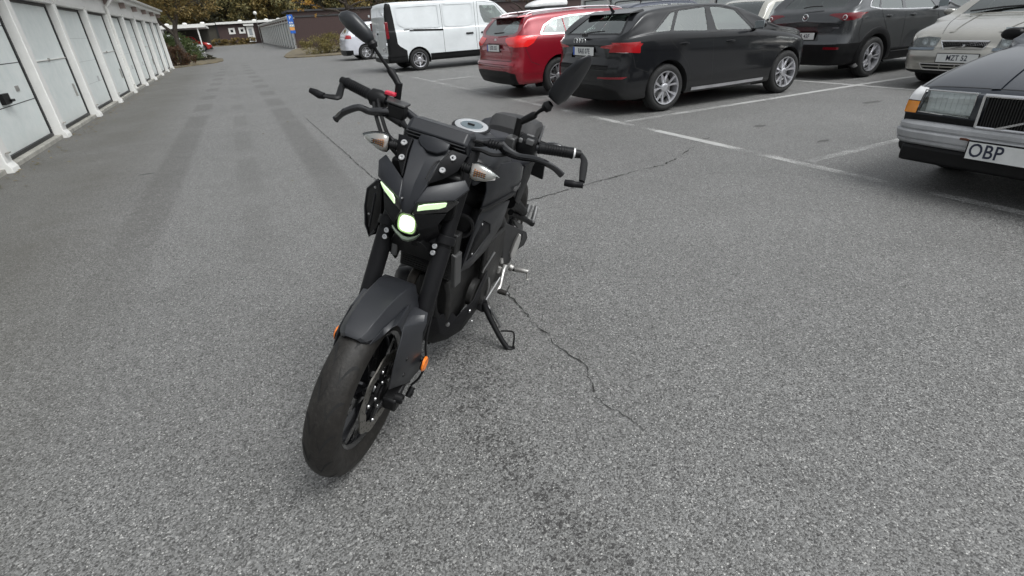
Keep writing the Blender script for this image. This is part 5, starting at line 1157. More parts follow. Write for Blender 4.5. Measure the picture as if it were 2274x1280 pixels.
# front wheel
def wheel_profile(r, hw, rim):
    return [(-hw * .62, rim - .012), (-hw * .94, rim + .018), (-hw, rim + .032), (-hw * .93, r - .026), (-hw * .74, r - .014), (-hw * .45, r - .005), (0, r), (hw * .45, r - .005), (hw * .74, r - .014), (hw * .93, r - .026), (hw, rim + .032), (hw * .94, rim + .018), (hw * .62, rim - .012)]
def bike_wheel(nm, fn, c, r, hw, rim, label=None):
    P = smooth_path([(a, b, 0) for a, b in wheel_profile(r, hw, rim)], 3)
    bm = bm_new(); lathe(bm, [(p.x, p.y) for p in P], c=c, n=96); w = fn(nm, bm, RUB, smooth=60)
    bm = bm_new() # sipes
    def surf(a, t):
        best = min(P, key=lambda q: abs(q.x - a) + (0 if q.y > rim + .03 else 1)); rr = best.y + .0007
        return Vector((c[0] + rr * math.cos(t), c[1] + a, c[2] + rr * math.sin(t)))
    P2 = P
    def surf2(a, t):
        q = [p for p in P2 if p.y > rim + .02]; q.sort(key=lambda p: p.x)
        rr = q[-1].y
        for u, v in zip(q, q[1:]):
            if u.x <= a <= v.x: rr = u.y + (v.y - u.y) * (a - u.x) / max(1e-6, v.x - u.x); break
        rr += .0011
        return Vector((c[0] + rr * math.cos(t), c[1] + a, c[2] + rr * math.sin(t)))
    for i in range(17):
        for sg in (1, -1):
            for (a0, a1, sh, w0, ph, cur) in ((.30, .97, .20, .0064, 0, .07), (.12, .42, -.12, .0034, .45, -.05)):
                t0 = 2 * PI * (i + ph) / 17 + (0 if sg > 0 else .16); pv = None
                for j in range(10):
                    k = j / 9; a = hw * (a0 + (a1 - a0) * k) * sg; t = t0 + sh * k + cur * math.sin(PI * k); ww = w0 * (.3 + math.sin(PI * min(1, k + .12))) / r
                    v = (bm.verts.new(surf2(a, t - ww)), bm.verts.new(surf2(a, t + ww)))
                    if pv: bm.faces.new((pv[0], pv[1], v[1], v[0]))
                    pv = v
    fn('tread_grooves', bm, GAP, w, smooth=0)
    return w
def bike_rim(fn, w, c, rim, hw, n=5):
    bm = bm_new(); lathe(bm, [(-hw * .66, rim - .006), (-hw * .66, rim + .004), (-hw * .6, rim + .004), (-hw * .5, rim - .014), (0, rim - .024), (hw * .5, rim - .014), (hw * .6, rim + .004), (hw * .66, rim + .004), (hw * .66, rim - .006), (hw * .5, rim - .026), (0, rim - .034), (-hw * .5, rim - .026)], c=c, n=72, closed=True)
    for i in range(n):
        for tw in (-.16, .16):
            a = 2 * PI * i / n + .3; rings = []
            for t in (0, .5, 1):
                r = .035 + (rim - .025 - .035) * t; an = a + tw * t * 1.2; cc, q = math.cos(an), math.sin(an); wd = .019 - .003 * t; th = .024 - .006 * t
                rings.append([(c[0] + cc * r - q * x, c[1] + y, c[2] + q * r + cc * x) for x, y in ((-wd, -th), (wd, -th), (wd, th), (-wd, th))])
            loft(bm, rings)
    lathe(bm, [(-.055, .001), (-.055, .026), (-.04, .034), (.04, .034), (.055, .026), (.055, .001)], c=c, n=28)
    return fn('rim', bm, GLOSSB, w, bev=.002, smooth=40)
c0 = (AX, .003, AZ)
FW = bike_wheel('front_wheel', S, c0, RW, .053, .210); bike_rim(S, FW, c0, .210, .053)
bm = bm_new() # wavy brake disc
for zz_ in (.056, .060):
    pass
N = 90; inner = []; outer = []
rings = []
for i in range(N):
    t = 2 * PI * i / N; ro = .138 + .004 * math.sin(t * 9); ri = .100 + .004 * math.sin(t * 9 + .6); c_, s_ = math.cos(t), math.sin(t)
    rings.append([(AX + ri * c_, .056, AZ + ri * s_), (AX + ro * c_, .056, AZ + ro * s_), (AX + ro * c_, .0605, AZ + ro * s_), (AX + ri * c_, .0605, AZ + ri * s_)])
loft(bm, rings, closed=True, caps=(False, False), wrap=True); disc = S('brake_disc', bm, mat('worn_disc_steel', (.24, .23, .21), .42, .85, grime=.3), smooth=30)
bm = bm_new()
for i in range(60):
    t = 2 * PI * i / 60 * 1.0; r = (.108, .120, .130)[i % 3]; lathe(bm, [(.0612, .001), (.0612, .0032)], c=(AX + r * math.cos(t), 0, AZ + r * math.sin(t)), n=8)
S('disc_holes', bm, GAP, disc, smooth=0)
bm = bm_new(); lathe(bm, [(.054, .050), (.062, .050), (.062, .03), (.066, .028), (.066, .001)], c=c0, n=28)
for i in range(5):
    t = 2 * PI * i / 5 + .2; loft(bm, [[(AX + math.cos(t) * r - math.sin(t) * w, y, AZ + math.sin(t) * r + math.cos(t) * w) for w, y in ((-.011, .056), (.011, .056), (.011, .063), (-.011, .063))] for r in (.03, .102)])
S('disc_carrier', bm, BLK, disc, bev=.001)
bm = bm_new()
for i in range(5):
    t = 2 * PI * i / 5 + .2
    for r in (.094, .046): lathe(bm, [(.063, .0075), (.0665, .0065), (.0665, .003), (.0645, .001)], c=(AX + r * math.cos(t), 0, AZ + r * math.sin(t)), n=10)
S('disc_bolts', bm, STEEL, disc)
# forks
FB, FM, FT = Vector((-.012, 0, .245)), Vector((-.220, 0, .720)), Vector((-.352, 0, 1.015))
for sg in (1, -1):
    n_ = .098 * sg; o = Vector((0, n_, 0))
    bm = bm_new(); tube(bm, [FB + o + (FM - FB) * .10, FB + o + (FM - FB) * .5, FM + o + Vector((0, 0, 0))], [.0265, .028, .0285], 24, 1); tube(bm, [FM + o, FM + o + (FT - FM) * .45, FT + o], .0245, 24, 1); leg = S('fork_leg', bm, MATTE2, smooth=60)
    bm = bm_new(); loft(bm, [[(x + a, n_ + b, z) for a, b in ((-w, -.024), (w, -.024), (w, .024), (-w, .024))] for x, z, w in ((AX - .005, AZ - .055, .018), (AX - .008, AZ, .034), (-.035, .315, .028), (-.055, .365, .024))]); S('axle_lug', bm, BLK, leg, bev=.008)
    bm = bm_new(); lathe(bm, [(-.012, .0165), (.012, .0165), (.014, .012), (.006, .010), (.006, .001)] if sg > 0 else [(.012, .0165), (-.012, .0165), (-.014, .012), (-.006, .010), (-.006, .001)], c=(AX, n_ + sg * .026, AZ), n=20); S('axle_nut', bm, BLK, leg)
    bm = bm_new(); lathe(bm, [(-.014, .027), (-.014, .034), (.014, .034), (.014, .027)], c=FM + o + Vector((-.01, 0, .022)), axis=(FT - FB).normalized(), n=28); S('clamp_ring', bm, MATTE2, leg, bev=.002)
    for q in (-.182, -.174):
        bm = bm_new(); bolt = Vector((q, sg * .082, .733 if q == -.182 else .713)); lathe(bm, [(-.008, .0085), (.003, .0085), (.004, .0075), (.004, .0045), (-.001, .004), (-.001, .001)], c=bolt, axis=(.9, 0, .4), n=16); S('clamp_bolt', bm, STEEL, leg)
    # reflector
    bm = bm_new(); lathe(bm, [(0, .001), (.004, .020), (0, .024), (-.004, .024)] if sg > 0 else [(0, .001), (-.004, .020), (0, .024), (.004, .024)], c=(-.056, sg * .157, .372), n=28)
    for v in bm.verts: v.co.z = .372 + (v.co.z - .372) * 1.15
    rf = S('reflector', bm, ORANGE, leg, smooth=40)
    bm = bm_new(); tube(bm, [(-.060, sg * .152, .375), (-.075, sg * .120, .385)], .009, 8, 1); lathe(bm, [(-sg * .003, .026), (-sg * .009, .022), (-sg * .009, .001)], c=(-.056, sg * .157, .372), n=24); S('reflector_mount', bm, BLK, rf)
for nm, p, w in (('lower_fork_clamp', FM + Vector((-.012, 0, .012)), .045), ('upper_fork_clamp', FT + Vector((-.01, 0, -.02)), .028)):
    bm = bm_new(); R_ = Matrix.Rotation(-math.radians(24), 3, 'Y'); box(bm, p, (.06, .20, w), R_); S(nm, bm, MATTE2, bev=.012)
# mudguard with fork guards
def fend(sg):
    return None
bm = bm_new(); rings = []
spec = [ # angle, crown radius, half width, drop at the sides
 (67, .303, .026, .006), (68.5, .306, .040, .012), (72, .310, .052, .022), (80, .314, .060, .030), (92, .324, .068, .040), (104, .336, .076, .050), (114, .350, .083, .060), (122, .362, .090, .066)]
for an, r, hw_, dr in spec:
    a = math.radians(an); c_, s_ = math.cos(a), math.sin(a); row = []
    for k in (-1, -.97, -.80, -.62, -.58, -.3, 0, .3, .58, .62, .80, .97, 1):
        q = abs(k); rr = r - dr * (0 if q < .6 else ((q - .60) / .40)) - .003 * q * q
        if q == 1: rr -= .010
        row.append((AX + rr * c_, hw_ * k, AZ + rr * s_))
    rings.append(row)
loft(bm, rings, closed=False)
MG = S('front_mudguard', bm, SATIN, solid=.004, smooth=18, bev=.002)
for sg in (1, -1):
    # side blade down the fork leg
    A = [(-0.093, 0.066, 0.555), (-0.087, 0.128, 0.551), (-0.066, 0.136, 0.525), (-0.029, 0.140, 0.514), (-0.051, 0.142, 0.416), (-0.078, 0.138, 0.320), (-0.011, 0.128, 0.313), (0.097, 0.104, 0.362), (0.107, 0.112, 0.456), (0.086, 0.110, 0.512), (0.054, 0.104, 0.543), (0.040, 0.098, 0.567), (-0.039, 0.080, 0.557)]
    if sg < 0: A = [(p[0] - .01, p[1] * .80, p[2]) for p in A]
    A = mir(A, sg)
    polys = [[A[0], A[1], A[2], A[11], A[12]], [A[2], A[3], A[10], A[11]], [A[3], A[4], A[9], A[10]], [A[4], A[5], A[8], A[9]], [A[5], A[6], A[7], A[8]]]
    if sg < 0: polys = [list(reversed(p)) for p in polys]
    plate3('fork_guard', polys, SATIN, S, MG, th=.005, bev=.003, sm=30)
    A2 = mir([(-.085, .067, .562), (-.165, .098, .500), (-.205, .105, .475), (-.20, .075, .500), (-.15, .055, .565)], sg); 
    if sg < 0: A2.reverse()
    plate3('guard_top', [A2], SATIN, S, MG, th=.004, bev=.002)
    for q in () if sg < 0 else ((0.086, 0.146, 0.494), (0.070, 0.138, 0.415)):
        bm = bm_new(); lathe(bm, [(0, .0075), (sg * .003, .0065), (sg * .003, .001)], c=(q[0], q[1] * sg * .96, q[2]), n=14); S('guard_bolt', bm, BLK, MG)
FBND = [(0.154, 0.050, 0.559), (0.095, 0.060, 0.580), (0.030, 0.068, 0.583), (-0.040, 0.074, 0.584), (-0.059, 0.078, 0.580), (-0.023, 0.086, 0.569), (0.037, 0.098, 0.565), (0.060, 0.104, 0.563), (0.055, 0.096, 0.572), (0.066, 0.088, 0.586), (0.078, 0.078, 0.579), (0.103, 0.066, 0.561), (0.136, 0.054, 0.554)]
plate3('mudguard_side', [[FBND[0], FBND[1], FBND[11], FBND[12]], [FBND[1], FBND[2], FBND[10], FBND[11]], [FBND[2], FBND[3], FBND[9], FBND[10]], [FBND[3], FBND[4], FBND[5], FBND[6], FBND[8], FBND[9]], [FBND[6], FBND[7], FBND[8]]], MATTE, S, MG, th=.004, bev=.001, sm=30)
# caliper, hose, sensor
bm = bm_new(); loft(bm, [[(x - w, .060 + a, z - w * .3) for a in (0,)] + [(x + w, .060, z + w * .5), (x + w, .100, z + w * .5), (x - w, .100, z - w * .3)] for x, z, w in ((-.095, .235, .020), (-.100, .28, .028), (-.095, .33, .026), (-.085, .36, .014))]); cal = S('brake_caliper', bm, BLK, bev=.008)
bm = bm_new(); tube(bm, [(-.085, .115, .232), (-.105, .135, .265), (-.125, .140, .32), (-.135, .125, .40), (-.20, .112, .52), (-.25, .105, .66), (-.29, .09, .80), (-.33, -.06, .93), (-.37, -.15, 1.03)], .0042, 8, 6); S('brake_hose', bm, BLK)
bm = bm_new(); tube(bm, [(-.060, .118, .200), (-.085, .122, .228)], .011, 10, 1); lathe(bm, [(-.006, .010), (.006, .010)], c=(-.072, .125, .212), n=12, closed=True); S('banjo_bolt', bm, BLK, cal, bev=.002)
# ---- headlamp mask
HL = None
C1, C3, C4, C5 = (-.104, 0, .849), (-.143, 0, .928), (-.212, 0, .992), (-.243, 0, 1.027)
NS, CIL, RT, PI_, CT = (-.108, .013, .850), (-.112, .024, .889), (-.145, .037, .934), (-.200, .049, 1.000), (-.249, .060, 1.024)
PTO, POL = (-.262, .109, 1.018), (-.233, .096, .972)
polys = []
for sg in (1, -1):
    P = lambda p: (p[0], p[1] * sg, p[2])
    L_ = [[C1, P(NS), P(CIL), P(RT), C3], [C3, P(RT), P(PI_), C4], [C4, P(PI_), P(CT), C5]]
    polys += [list(reversed(q)) if sg < 0 else q for q in L_]
MASK = plate3('headlamp_mask', polys, MATTE, S, th=.008, bev=.003, sm=20)
for sg in (1, -1):
    P = lambda p: (p[0], p[1] * sg, p[2]); rv = (lambda q: list(reversed(q))) if sg < 0 else (lambda q: q)
    f4 = lambda p, d=.005: (p[0] + d, p[1] * sg, p[2] + d * .4)
    plate3('bolted_plate', [rv([f4(CT, .003), f4((-.197, .051, 1.0), .003), f4((-.150, .038, .938), .004), f4((-.196, .068, .950), .003), f4(POL), f4(PTO)])], MATTE2, S, MASK, th=.005, bev=.0015)
    for b in ((-.231, .079, 1.008), (-.194, .065, .976)):
        bm = bm_new(); lathe(bm, [(-.004, .0098), (.003, .0098), (.0045, .0085), (.0045, .004), (.001, .0035), (.001, .0005)], c=(b[0] + .009, b[1] * sg * .985, b[2] + .003), axis=(.75, 0, .66), n=20); S('mask_bolt', bm, STEEL, MASK)
    # brow / cheek
    IT, PK, OU, OD, LO, IL = (-.148, .038, .932), (-.216, .129, .962), (-.213, .149, .938), (-.162, .123, .909), (-.146, .103, .909), (-.107, .025, .890)
    BR = (-.105, .016, .866)
    ck = plate3('cheek_panel', [rv([P(IT), P(IL), P(LO), P(OD), P(OU), P(PK)]), rv([P(IT), P((-.118, .020, .889)), P(BR), P(IL)])], MATTE, S, MASK, th=.010, bev=.003, sm=20)
    # dark surround under the brow
    plate3('lamp_surround', [rv([P((-.112, .022, .886)), P((-.114, .021, .846)), P((-.172, .104, .860)), P((-.196, .130, .895)), P((-.170, .120, .906)), P((-.152, .100, .905))])], GLOSSB, S, MASK, th=.012, bev=.003)
    DM = mat('daylight_strip', (.7, .9, .6), .3, emit=(.72, 1.0, .55), es=.62)
    d1 = [(-.156, .104, .9015), (-.149, .100, .9025), (-.122, .050, .8895), (-.108, .036, .8855), (-.109, .034, .8695), (-.125, .050, .8725), (-.150, .085, .8790), (-.161, .100, .8870)]
    dr = plate3('daylight_lamp', [rv([P((q[0] + .004, q[1], q[2])) for q in d1])], DM, S, MASK, th=.004, bev=.001)
    # side fins of the lamp pod
    plate3('pod_fin', [rv([P((-.116, .022, .846)), P((-.128, .041, .796)), P((-.155, .088, .817)), P((-.172, .104, .857))]), rv([P((-.128, .041, .796)), P((-.150, .016, .728)), P((-.175, .030, .715)), P((-.21, .085, .76)), P((-.155, .088, .817))])], MATTE2, S, MASK, th=.005, bev=.002)
plate3('mask_inset', [[(-0.236, -0.044, 1.028), (-0.226, -0.030, 1.017), (-0.214, -0.002, 1.011), (-0.212, 0.030, 1.013), (-0.220, 0.056, 1.027), (-0.236, 0.058, 1.046), (-0.244, 0.001, 1.050), (-0.244, -0.040, 1.045)]], MATTE, S, MASK, th=.010, bev=.006, sm=60)
for a_, b_, c_2 in (((-0.140, 0.034, 0.957), (-0.178, 0.037, 0.992), (-0.200, 0.046, 1.000)), ((-0.148, 0.040, 0.948), (-0.188, 0.050, 0.988), (-0.222, 0.062, 1.023))):
    bm = bm_new(); tube(bm, [a_, b_, c_2], .0022, 6, 3); S('mask_crease', bm, BLK, MASK)
bm = bm_new(); loft(bm, [[(-.225, n * .8, z0), (-.225, n, z0 + .02), (-.225, n, z1), (-.225, -n, z1), (-.225, -n, z0 + .02), (-.225, -n * .8, z0)] for n, z0, z1 in ((.115, .800, .955),)] + [[(-.33, n * .8, z0), (-.33, n, z0 + .02), (-.33, n, z1), (-.33, -n, z1), (-.33, -n, z0 + .02), (-.33, -n * .8, z0)] for n, z0, z1 in ((.085, .83, .99),)])
for v in bm.verts: pass
S('lamp_housing', bm, BLK, MASK, bev=.008)
bm = bm_new(); loft(bm, [[(x, w * math.copysign(abs(math.cos(t)) ** .7, math.cos(t)), z0 + w * 1.05 * math.copysign(abs(math.sin(t)) ** .7, math.sin(t))) for t in [2 * PI * j / 24 for j in range(24)]] for x, w, z0 in ((-.135, .034, .803), (-.17, .042, .805), (-.24, .05, .82))]); PJ = S('projector_pod', bm, GLOSSB, MASK, smooth=40)
PL = mat('projector_light', (.9, 1, .85), .1, emit=(.95, 1.0, .84), es=2.2)
bm = bm_new(); rings = []
for j, (rr, dx) in enumerate(((1, -.008), (1, -.002), (.9, .004), (.6, .009), (.3, .011), (.02, .0115))):
    rings.append([(-.132 + dx, -.001 + .0235 * rr * math.copysign(abs(math.cos(t)) ** .65, math.cos(t)), .803 + .0255 * rr * math.copysign(abs(math.sin(t)) ** .65, math.sin(t))) for t in [2 * PI * k / 28 for k in range(28)]])
loft(bm, rings); S('projector_lens', bm, PL, PJ, smooth=60)
bm = bm_new(); tube(bm, [(-.134, -.001 + .0275 * math.copysign(abs(math.cos(t)) ** .6, math.cos(t)), .803 + .0295 * math.copysign(abs(math.sin(t)) ** .6, math.sin(t))) for t in [2 * PI * k / 24 for k in range(25)]], .0028, 6, 1); S('projector_ring', bm, mat('ring_glow', (.4, .6, .25), .3, emit=(.6, .9, .4), es=.10), PJ)
CH = mat('lit_chin_trim', (.20, .24, .19), .25, .6)
bm = bm_new(); rings = []
for (x, n, z, w) in ((-.145, -.051, .806, .004), (-.142, -.050, .776, .007), (-.138, -.034, .762, .009), (-.134, -.008, .750, .010), (-.134, .010, .751, .010), (-.137, .030, .764, .008), (-.140, .042, .780, .005)):
    rings.append([(x, n, z + w), (x + .006, n * .98, z), (x - .004, n * 1.04, z - w), (x - .02, n, z)])
loft(bm, rings); S('chin_trim', bm, CH, MASK, bev=.002)
bm = bm_new(); loft(bm, [[(x, -w, z), (x, w, z), (x - .05, w, z + .01), (x - .05, -w, z + .01)] for x, w, z in ((-.150, .045, .745), (-.19, .07, .70), (-.215, .065, .655))]); S('chin_skirt', bm, BLK, MASK, bev=.004)
bm = bm_new(); prism(bm, [(-.215, -.090, .700), (-.215, .075, .690), (-.225, .070, .628), (-.225, -.050, .655), (-.228, -.060, .610), (-.222, -.095, .650)], (-.02, 0, 0)); S('cable_cover', bm, BLK, bev=.003)
bm = bm_new(); box(bm, (-.205, -.058, .668), (.012, .020, .055)); S('clip', bm, mat('grey_plastic', (.10, .10, .10), .5), bev=.004)
# instrument hood
bm = bm_new(); rings = []
cs = [(-.268, 1.046), (-.298, 1.073), (-.365, 1.062), (-.365, 1.0), (-.315, .992), (-.288, 1.010), (-.272, 1.030)]
for n_, k, dz in ((-.100, .82, -.004), (-.088, 1, 0), (.088, 1, 0), (.100, .82, -.004)):
    rings.append([((s_ + .31) * k - .31, n_, (u_ - 1.03) * k + 1.03 + dz) for s_, u_ in cs])
loft(bm, rings); IH = S('instrument_hood', bm, MATTE, bev=.003, smooth=25)
for s_, u_, r_ in ((-.270, 1.036, .0035), (-.277, 1.024, .0035), (-.290, 1.008, .004)):
    bm = bm_new(); tube(bm, [(s_, -.095, u_), (s_ + .003, 0, u_ + .001), (s_, .095, u_)], r_, 8, 4); S('hood_ridge', bm, GLOSSB, IH)
# indicators
for sg in (1, -1):
    bm = bm_new(); tube(bm, [(-.262, sg * .088, .985), (-.250, sg * .108, .985), (-.244, sg * .132, .985)], [.014, .013, .012], 12, 2)
    for k in range(4): lathe(bm, [(-.0025, .014), (0, .0155), (.0025, .014)], c=(-.250, sg * (.104 + .007 * k), .985), n=14)
    st = S('indicator_stalk', bm, BLK)
    bm = bm_new(); rings = []
    prof = [(.130, .014, .012), (.135, .025, .018), (.150, .0295, .022), (.170, .026, .020), (.192, .018, .014), (.208, .010, .008), (.222, .0015, .002)]
    for n_, hz, dp in prof: rings.append([(-.242 + (dp if math.cos(t) > 0 else dp * .25) * math.cos(t), n_ * sg, .985 + (n_ - .13) * .06 + hz * math.sin(t)) for t in [2 * PI * j / 20 for j in range(20)]])
    loft(bm, rings); lens = S('indicator_lens', bm, LENS, st, smooth=60)
    bm = bm_new(); rings = []
    for n_, hz, dp in prof: rings.append([(-.243 + (dp * .15 if math.cos(t) > 0 else dp * .9) * math.cos(t), n_ * sg, .986 + (n_ - .13) * .06 + hz * 1.02 * math.sin(t)) for t in [2 * PI * j / 20 for j in range(20)]])
    loft(bm, rings); S('indicator_shell', bm, BLK, st, smooth=50)
    bm = bm_new(); rings = []
    for n_, hz in ((.134, .022), (.152, .026), (.180, .020), (.212, .006)): rings.append([(-.236, n_ * sg, .987 + hz), (-.2355, n_ * sg, .987 - hz)])
    loft(bm, rings, closed=False); S('indicator_reflector', bm, mat('pearl_reflector', (.74, .72, .70), .35, .15), st, smooth=0)
    bm = bm_new()
    for k in range(5): n0 = .148 + .0075 * k; hz = .012 - .0016 * k; box(bm, (-.230, n0 * sg, .986), (.006, .0050, hz * 2))
    S('indicator_bulb', bm, AMBER, st, bev=.001)
    bm = bm_new()
    for k in (-1, 0, 1): box(bm, (-.226, .164 * sg, .986 + k * .0062), (.004, .040, .0010))
    S('indicator_grille', bm, BLK, st)
# handlebar
bar = [(-.450, -.392, 1.068), (-.417, -.285, 1.060), (-.418, -.205, 1.056), (-.418, -.155, 1.042), (-.405, -.10, 1.024), (-.390, -.05, 1.018), (-.388, 0, 1.018), (-.390, .05, 1.018), (-.405, .10, 1.024), (-.418, .155, 1.042), (-.418, .205, 1.056), (-.417, .285, 1.060), (-.450, .392, 1.068)]
bm = bm_new(); tube(bm, bar, [.011, .011, .011, .0125, .014, .014, .014, .014, .014, .0125, .011, .011, .011], 16, 3); HB = S('handlebar', bm, MATTE, smooth=60)
for sg in (1, -1):
    g0, g1 = Vector((-.421, sg * .287, 1.060)), Vector((-.452, sg * .396, 1.068)); d = (g1 - g0)
    bm = bm_new(); tube(bm, [g0, g0 + d * .05, g0 + d * .12, g0 + d * .5, g0 + d * .9, g1], [.0185, .0195, .0175, .0165, .0175, .019], 20, 3)
    gr = S('grip', bm, MATTE2, smooth=60)
    bm = bm_new()
    for k in range(9): lathe(bm, [(-.0012, .0178), (.0, .0186), (.0012, .0178)], c=g0 + d * (.2 + .075 * k), axis=d, n=20)
    S('grip_ribs', bm, BLK, gr)
    bm = bm_new(); lathe(bm, [(0, .012), (0, .0165), (.006, .0165), (.007, .012)], c=g1, axis=d, n=20); S('bar_end_ring', bm, WHL if sg > 0 else BLK, gr)
    bm = bm_new(); tube(bm, [g1 + d.normalized() * .006, g1 + d.normalized() * .026], [.0145, .013], 14, 1); S('bar_end', bm, BLK, gr, bev=.002)
# lever guards (the right one is turned outwards)
bm = bm_new(); tube(bm, [(-.462, .420, 1.070), (-.440, .438, 1.060), (-.400, .446, 1.043), (-.345, .455, 1.022)], [.011, .012, .013, .010], 10, 3, flat=.55); gl = S('lever_guard', bm, BLK, HB)
bm = bm_new(); tube(bm, [(-.340, .462, 1.014), (-.338, .440, 1.010), (-.336, .430, 1.009), (-.338, .406, 1.005)], [.010, .0095, .0115, .0105], 14, 3); S('guard_tip', bm, MATTE2, gl, smooth=60)
bm = bm_new(); tube(bm, [(-.462, -.415, 1.068), (-.42, -.400, 1.052), (-.380, -.385, 1.036), (-.370, -.400, 1.033), (-.360, -.428, 1.031)], [.010, .011, .012, .011, .009], 10, 3, flat=.6); gr_ = S('lever_guard', bm, BLK, HB)
bm = bm_new(); tube(bm, [(-.360, -.424, 1.031), (-.360, -.440, 1.030), (-.360, -.455, 1.033), (-.360, -.474, 1.035)], [.010, .0125, .0115, .0085], 14, 3); S('guard_tip', bm, MATTE2, gr_, smooth=60)
# levers
bm = bm_new(); tube(bm, [(-.375, -.195, 1.040), (-.360, -.226, 1.036), (-.350, -.260, 1.030), (-.335, -.290, 1.036), (-.330, -.334, 1.010), (-.338, -.360, .984), (-.340, -.369, .974)], [.012, .011, .009, .0085, .0085, .0075, .009], 10, 4, flat=1.3); S('brake_lever', bm, GLOSSB)
bm = bm_new(); tube(bm, [(-.372, .180, 1.046), (-.360, .205, 1.038), (-.355, .245, 1.034), (-.340, .295, 1.046), (-.328, .335, 1.048), (-.330, .365, 1.040), (-.340, .391, 1.024)], [.013, .012, .009, .0085, .008, .0075, .0085], 10, 4, flat=1.3); S('clutch_lever', bm, GLOSSB)
bm = bm_new(); loft(bm, [[(-.41, -.226, z), (-.362, -.205, z), (-.355, -.147, z), (-.40, -.150, z)] for z in (1.028, 1.070)]); mc = S('brake_reservoir', bm, BLK, bev=.006)
bm = bm_new(); loft(bm, [[(-.414, -.232, z), (-.36, -.209, z), (-.351, -.144, z), (-.403, -.145, z)] for z in (1.071, 1.079)]); S('reservoir_lid', bm, mat('dark_grey_metal', (.07, .07, .07), .4, .5), mc, bev=.003)
bm = bm_new(); tube(bm, [(-.385, -.225, 1.030), (-.36, -.15, 1.020)], .012, 12, 1); tube(bm, [(-.36, -.15, 1.022), (-.35, -.125, 1.015)], [.010, .008], 10, 1); S('master_cylinder', bm, BLK, mc)
bm = bm_new(); tube(bm, [(-.418, -.235, 1.058), (-.417, -.260, 1.059), (-.417, -.286, 1.060)], [.022, .027, .025], 18, 2, flat=1.1); rs = S('throttle_housing', bm, BLK, smooth=50)
bm = bm_new(); box(bm, (-.412, -.222, 1.088), (.020, .035, .012)); S('stop_switch', bm, mat('red_switch', (.55, .03, .06), .4), rs, bev=.003)
bm = bm_new(); loft(bm, [[(-.418 + a * k, n_, 1.058 + b * k) for a, b in ((-.028, -.03), (.022, -.034), (.032, -.01), (.028, .024), (-.01, .034), (-.03, .02))] for n_, k in ((.222, .85), (.232, 1), (.272, 1), (.283, .8))]); ls = S('switch_housing', bm, BLK, bev=.006)
bm = bm_new(); box(bm, (-.392, .262, 1.078), (.018, .024, .018)); S('switch_button', bm, mat('grey_button', (.09, .09, .09), .4), ls, bev=.003)
bm = bm_new(); box(bm, (-.392, .232, 1.075), (.014, .012, .014)); box(bm, (-.396, .258, 1.096), (.01, .025, .006)); S('switch_rocker', bm, mat('grey_plastic2', (.12, .12, .12), .4), ls, bev=.003)
bm = bm_new(); loft(bm, [[(-.425, .190, z), (-.375, .185, z), (-.372, .218, z), (-.42, .220, z)] for z in (1.028, 1.078)]); cp = S('clutch_perch', bm, mat('perch_grey', (.06, .06, .06), .4, .4), bev=.006)
bm = bm_new(); tube(bm, [(-.368, .182, 1.048), (-.352, .150, 1.046), (-.345, .128, 1.046)], [.012, .013, .006], 12, 2)
for k in range(4): lathe(bm, [(-.002, .012), (0, .0150), (.002, .012)], c=(-.352, .145 + .009 * k, 1.047), n=14)
S('cable_boot', bm, MATTE2, cp)
CB = []
for pts, r in (([(-.345, .128, 1.046), (-.33, .10, 1.046), (-.33, .06, 1.02), (-.36, .03, .96)], .004), ([(-.40, .23, 1.03), (-.345, .17, 1.018), (-.33, .12, 1.024), (-.34, .06, 1.00)], .006), ([(-.36, .12, 1.035), (-.345, .09, 1.04), (-.34, .05, 1.03)], .005),
    ([(-.395, -.255, 1.062), (-.372, -.235, 1.040), (-.33, -.185, .990), (-.31, -.150, .975), (-.33, -.11, .93)], .0065), ([(-.39, -.265, 1.050), (-.365, -.245, 1.025), (-.325, -.195, .975), (-.305, -.155, .955), (-.33, -.115, .91)], .0065), ([(-.352, -.130, 1.016), (-.335, -.125, .985), (-.32, -.125, .95)], .0055)):
    bm = bm_new(); tube(bm, pts, r, 8, 6); S('control_cable', bm, BLK)
bm = bm_new(); box(bm, (-.315, -.162, .972), (.03, .042, .012)); S('cable_clip', bm, BLK, bev=.003)
# mirrors
def mirror_head(out, s0, thick, nm='mirror_head'):
    """out: outline (s, n, u) counter-clockwise from ahead"""
    cx = Vector((0, 0, 0))
    for p in out: cx += Vector(p) / len(out)
    bm = bm_new(); rings = []
    for k, d in ((.20, .020), (.55, .018), (.85, .011), (.97, .003), (1.0, -.004), (.96, -.012)):
        rings.append([Vector((p[0], p[1], p[2])) * k + cx * (1 - k) + Vector((d * thick, 0, d * .3)) for p in out])
    loft(bm, rings); return bm
OR = [(-0.400, -0.292, 1.238), (-0.400, -0.294, 1.225), (-0.400, -0.306, 1.214), (-0.400, -0.328, 1.218), (-0.400, -0.354, 1.228), (-0.400, -0.385, 1.242), (-0.400, -0.408, 1.259), (-0.400, -0.413, 1.272), (-0.400, -0.405, 1.284), (-0.400, -0.384, 1.293), (-0.400, -0.359, 1.292), (-0.400, -0.331, 1.276), (-0.400, -0.302, 1.256)]
mh = S('mirror_head', mirror_head(OR, 0, 1.1), mat('mirror_shell', (.022, .024, .027), .34, vs=3), smooth=180)
bm = bm_new(); tube(bm, [(-.430, -.205, 1.070), (-.430, -.205, 1.124)], .0115, 12, 1); tube(bm, [(-.430, -.205, 1.116), (-.436, -.222, 1.132), (-.438, -.238, 1.146), (-.434, -.248, 1.156)], [.010, .011, .012, .009], 12, 2); S('mirror_base', bm, BLK, mh)
bm = bm_new(); tube(bm, [(-.436, -.240, 1.148), (-0.415, -0.288, 1.203), (-0.405, -0.301, 1.222)], [.0055, .0055, .0085], 10, 2); S('mirror_rod', bm, BLK, mh)
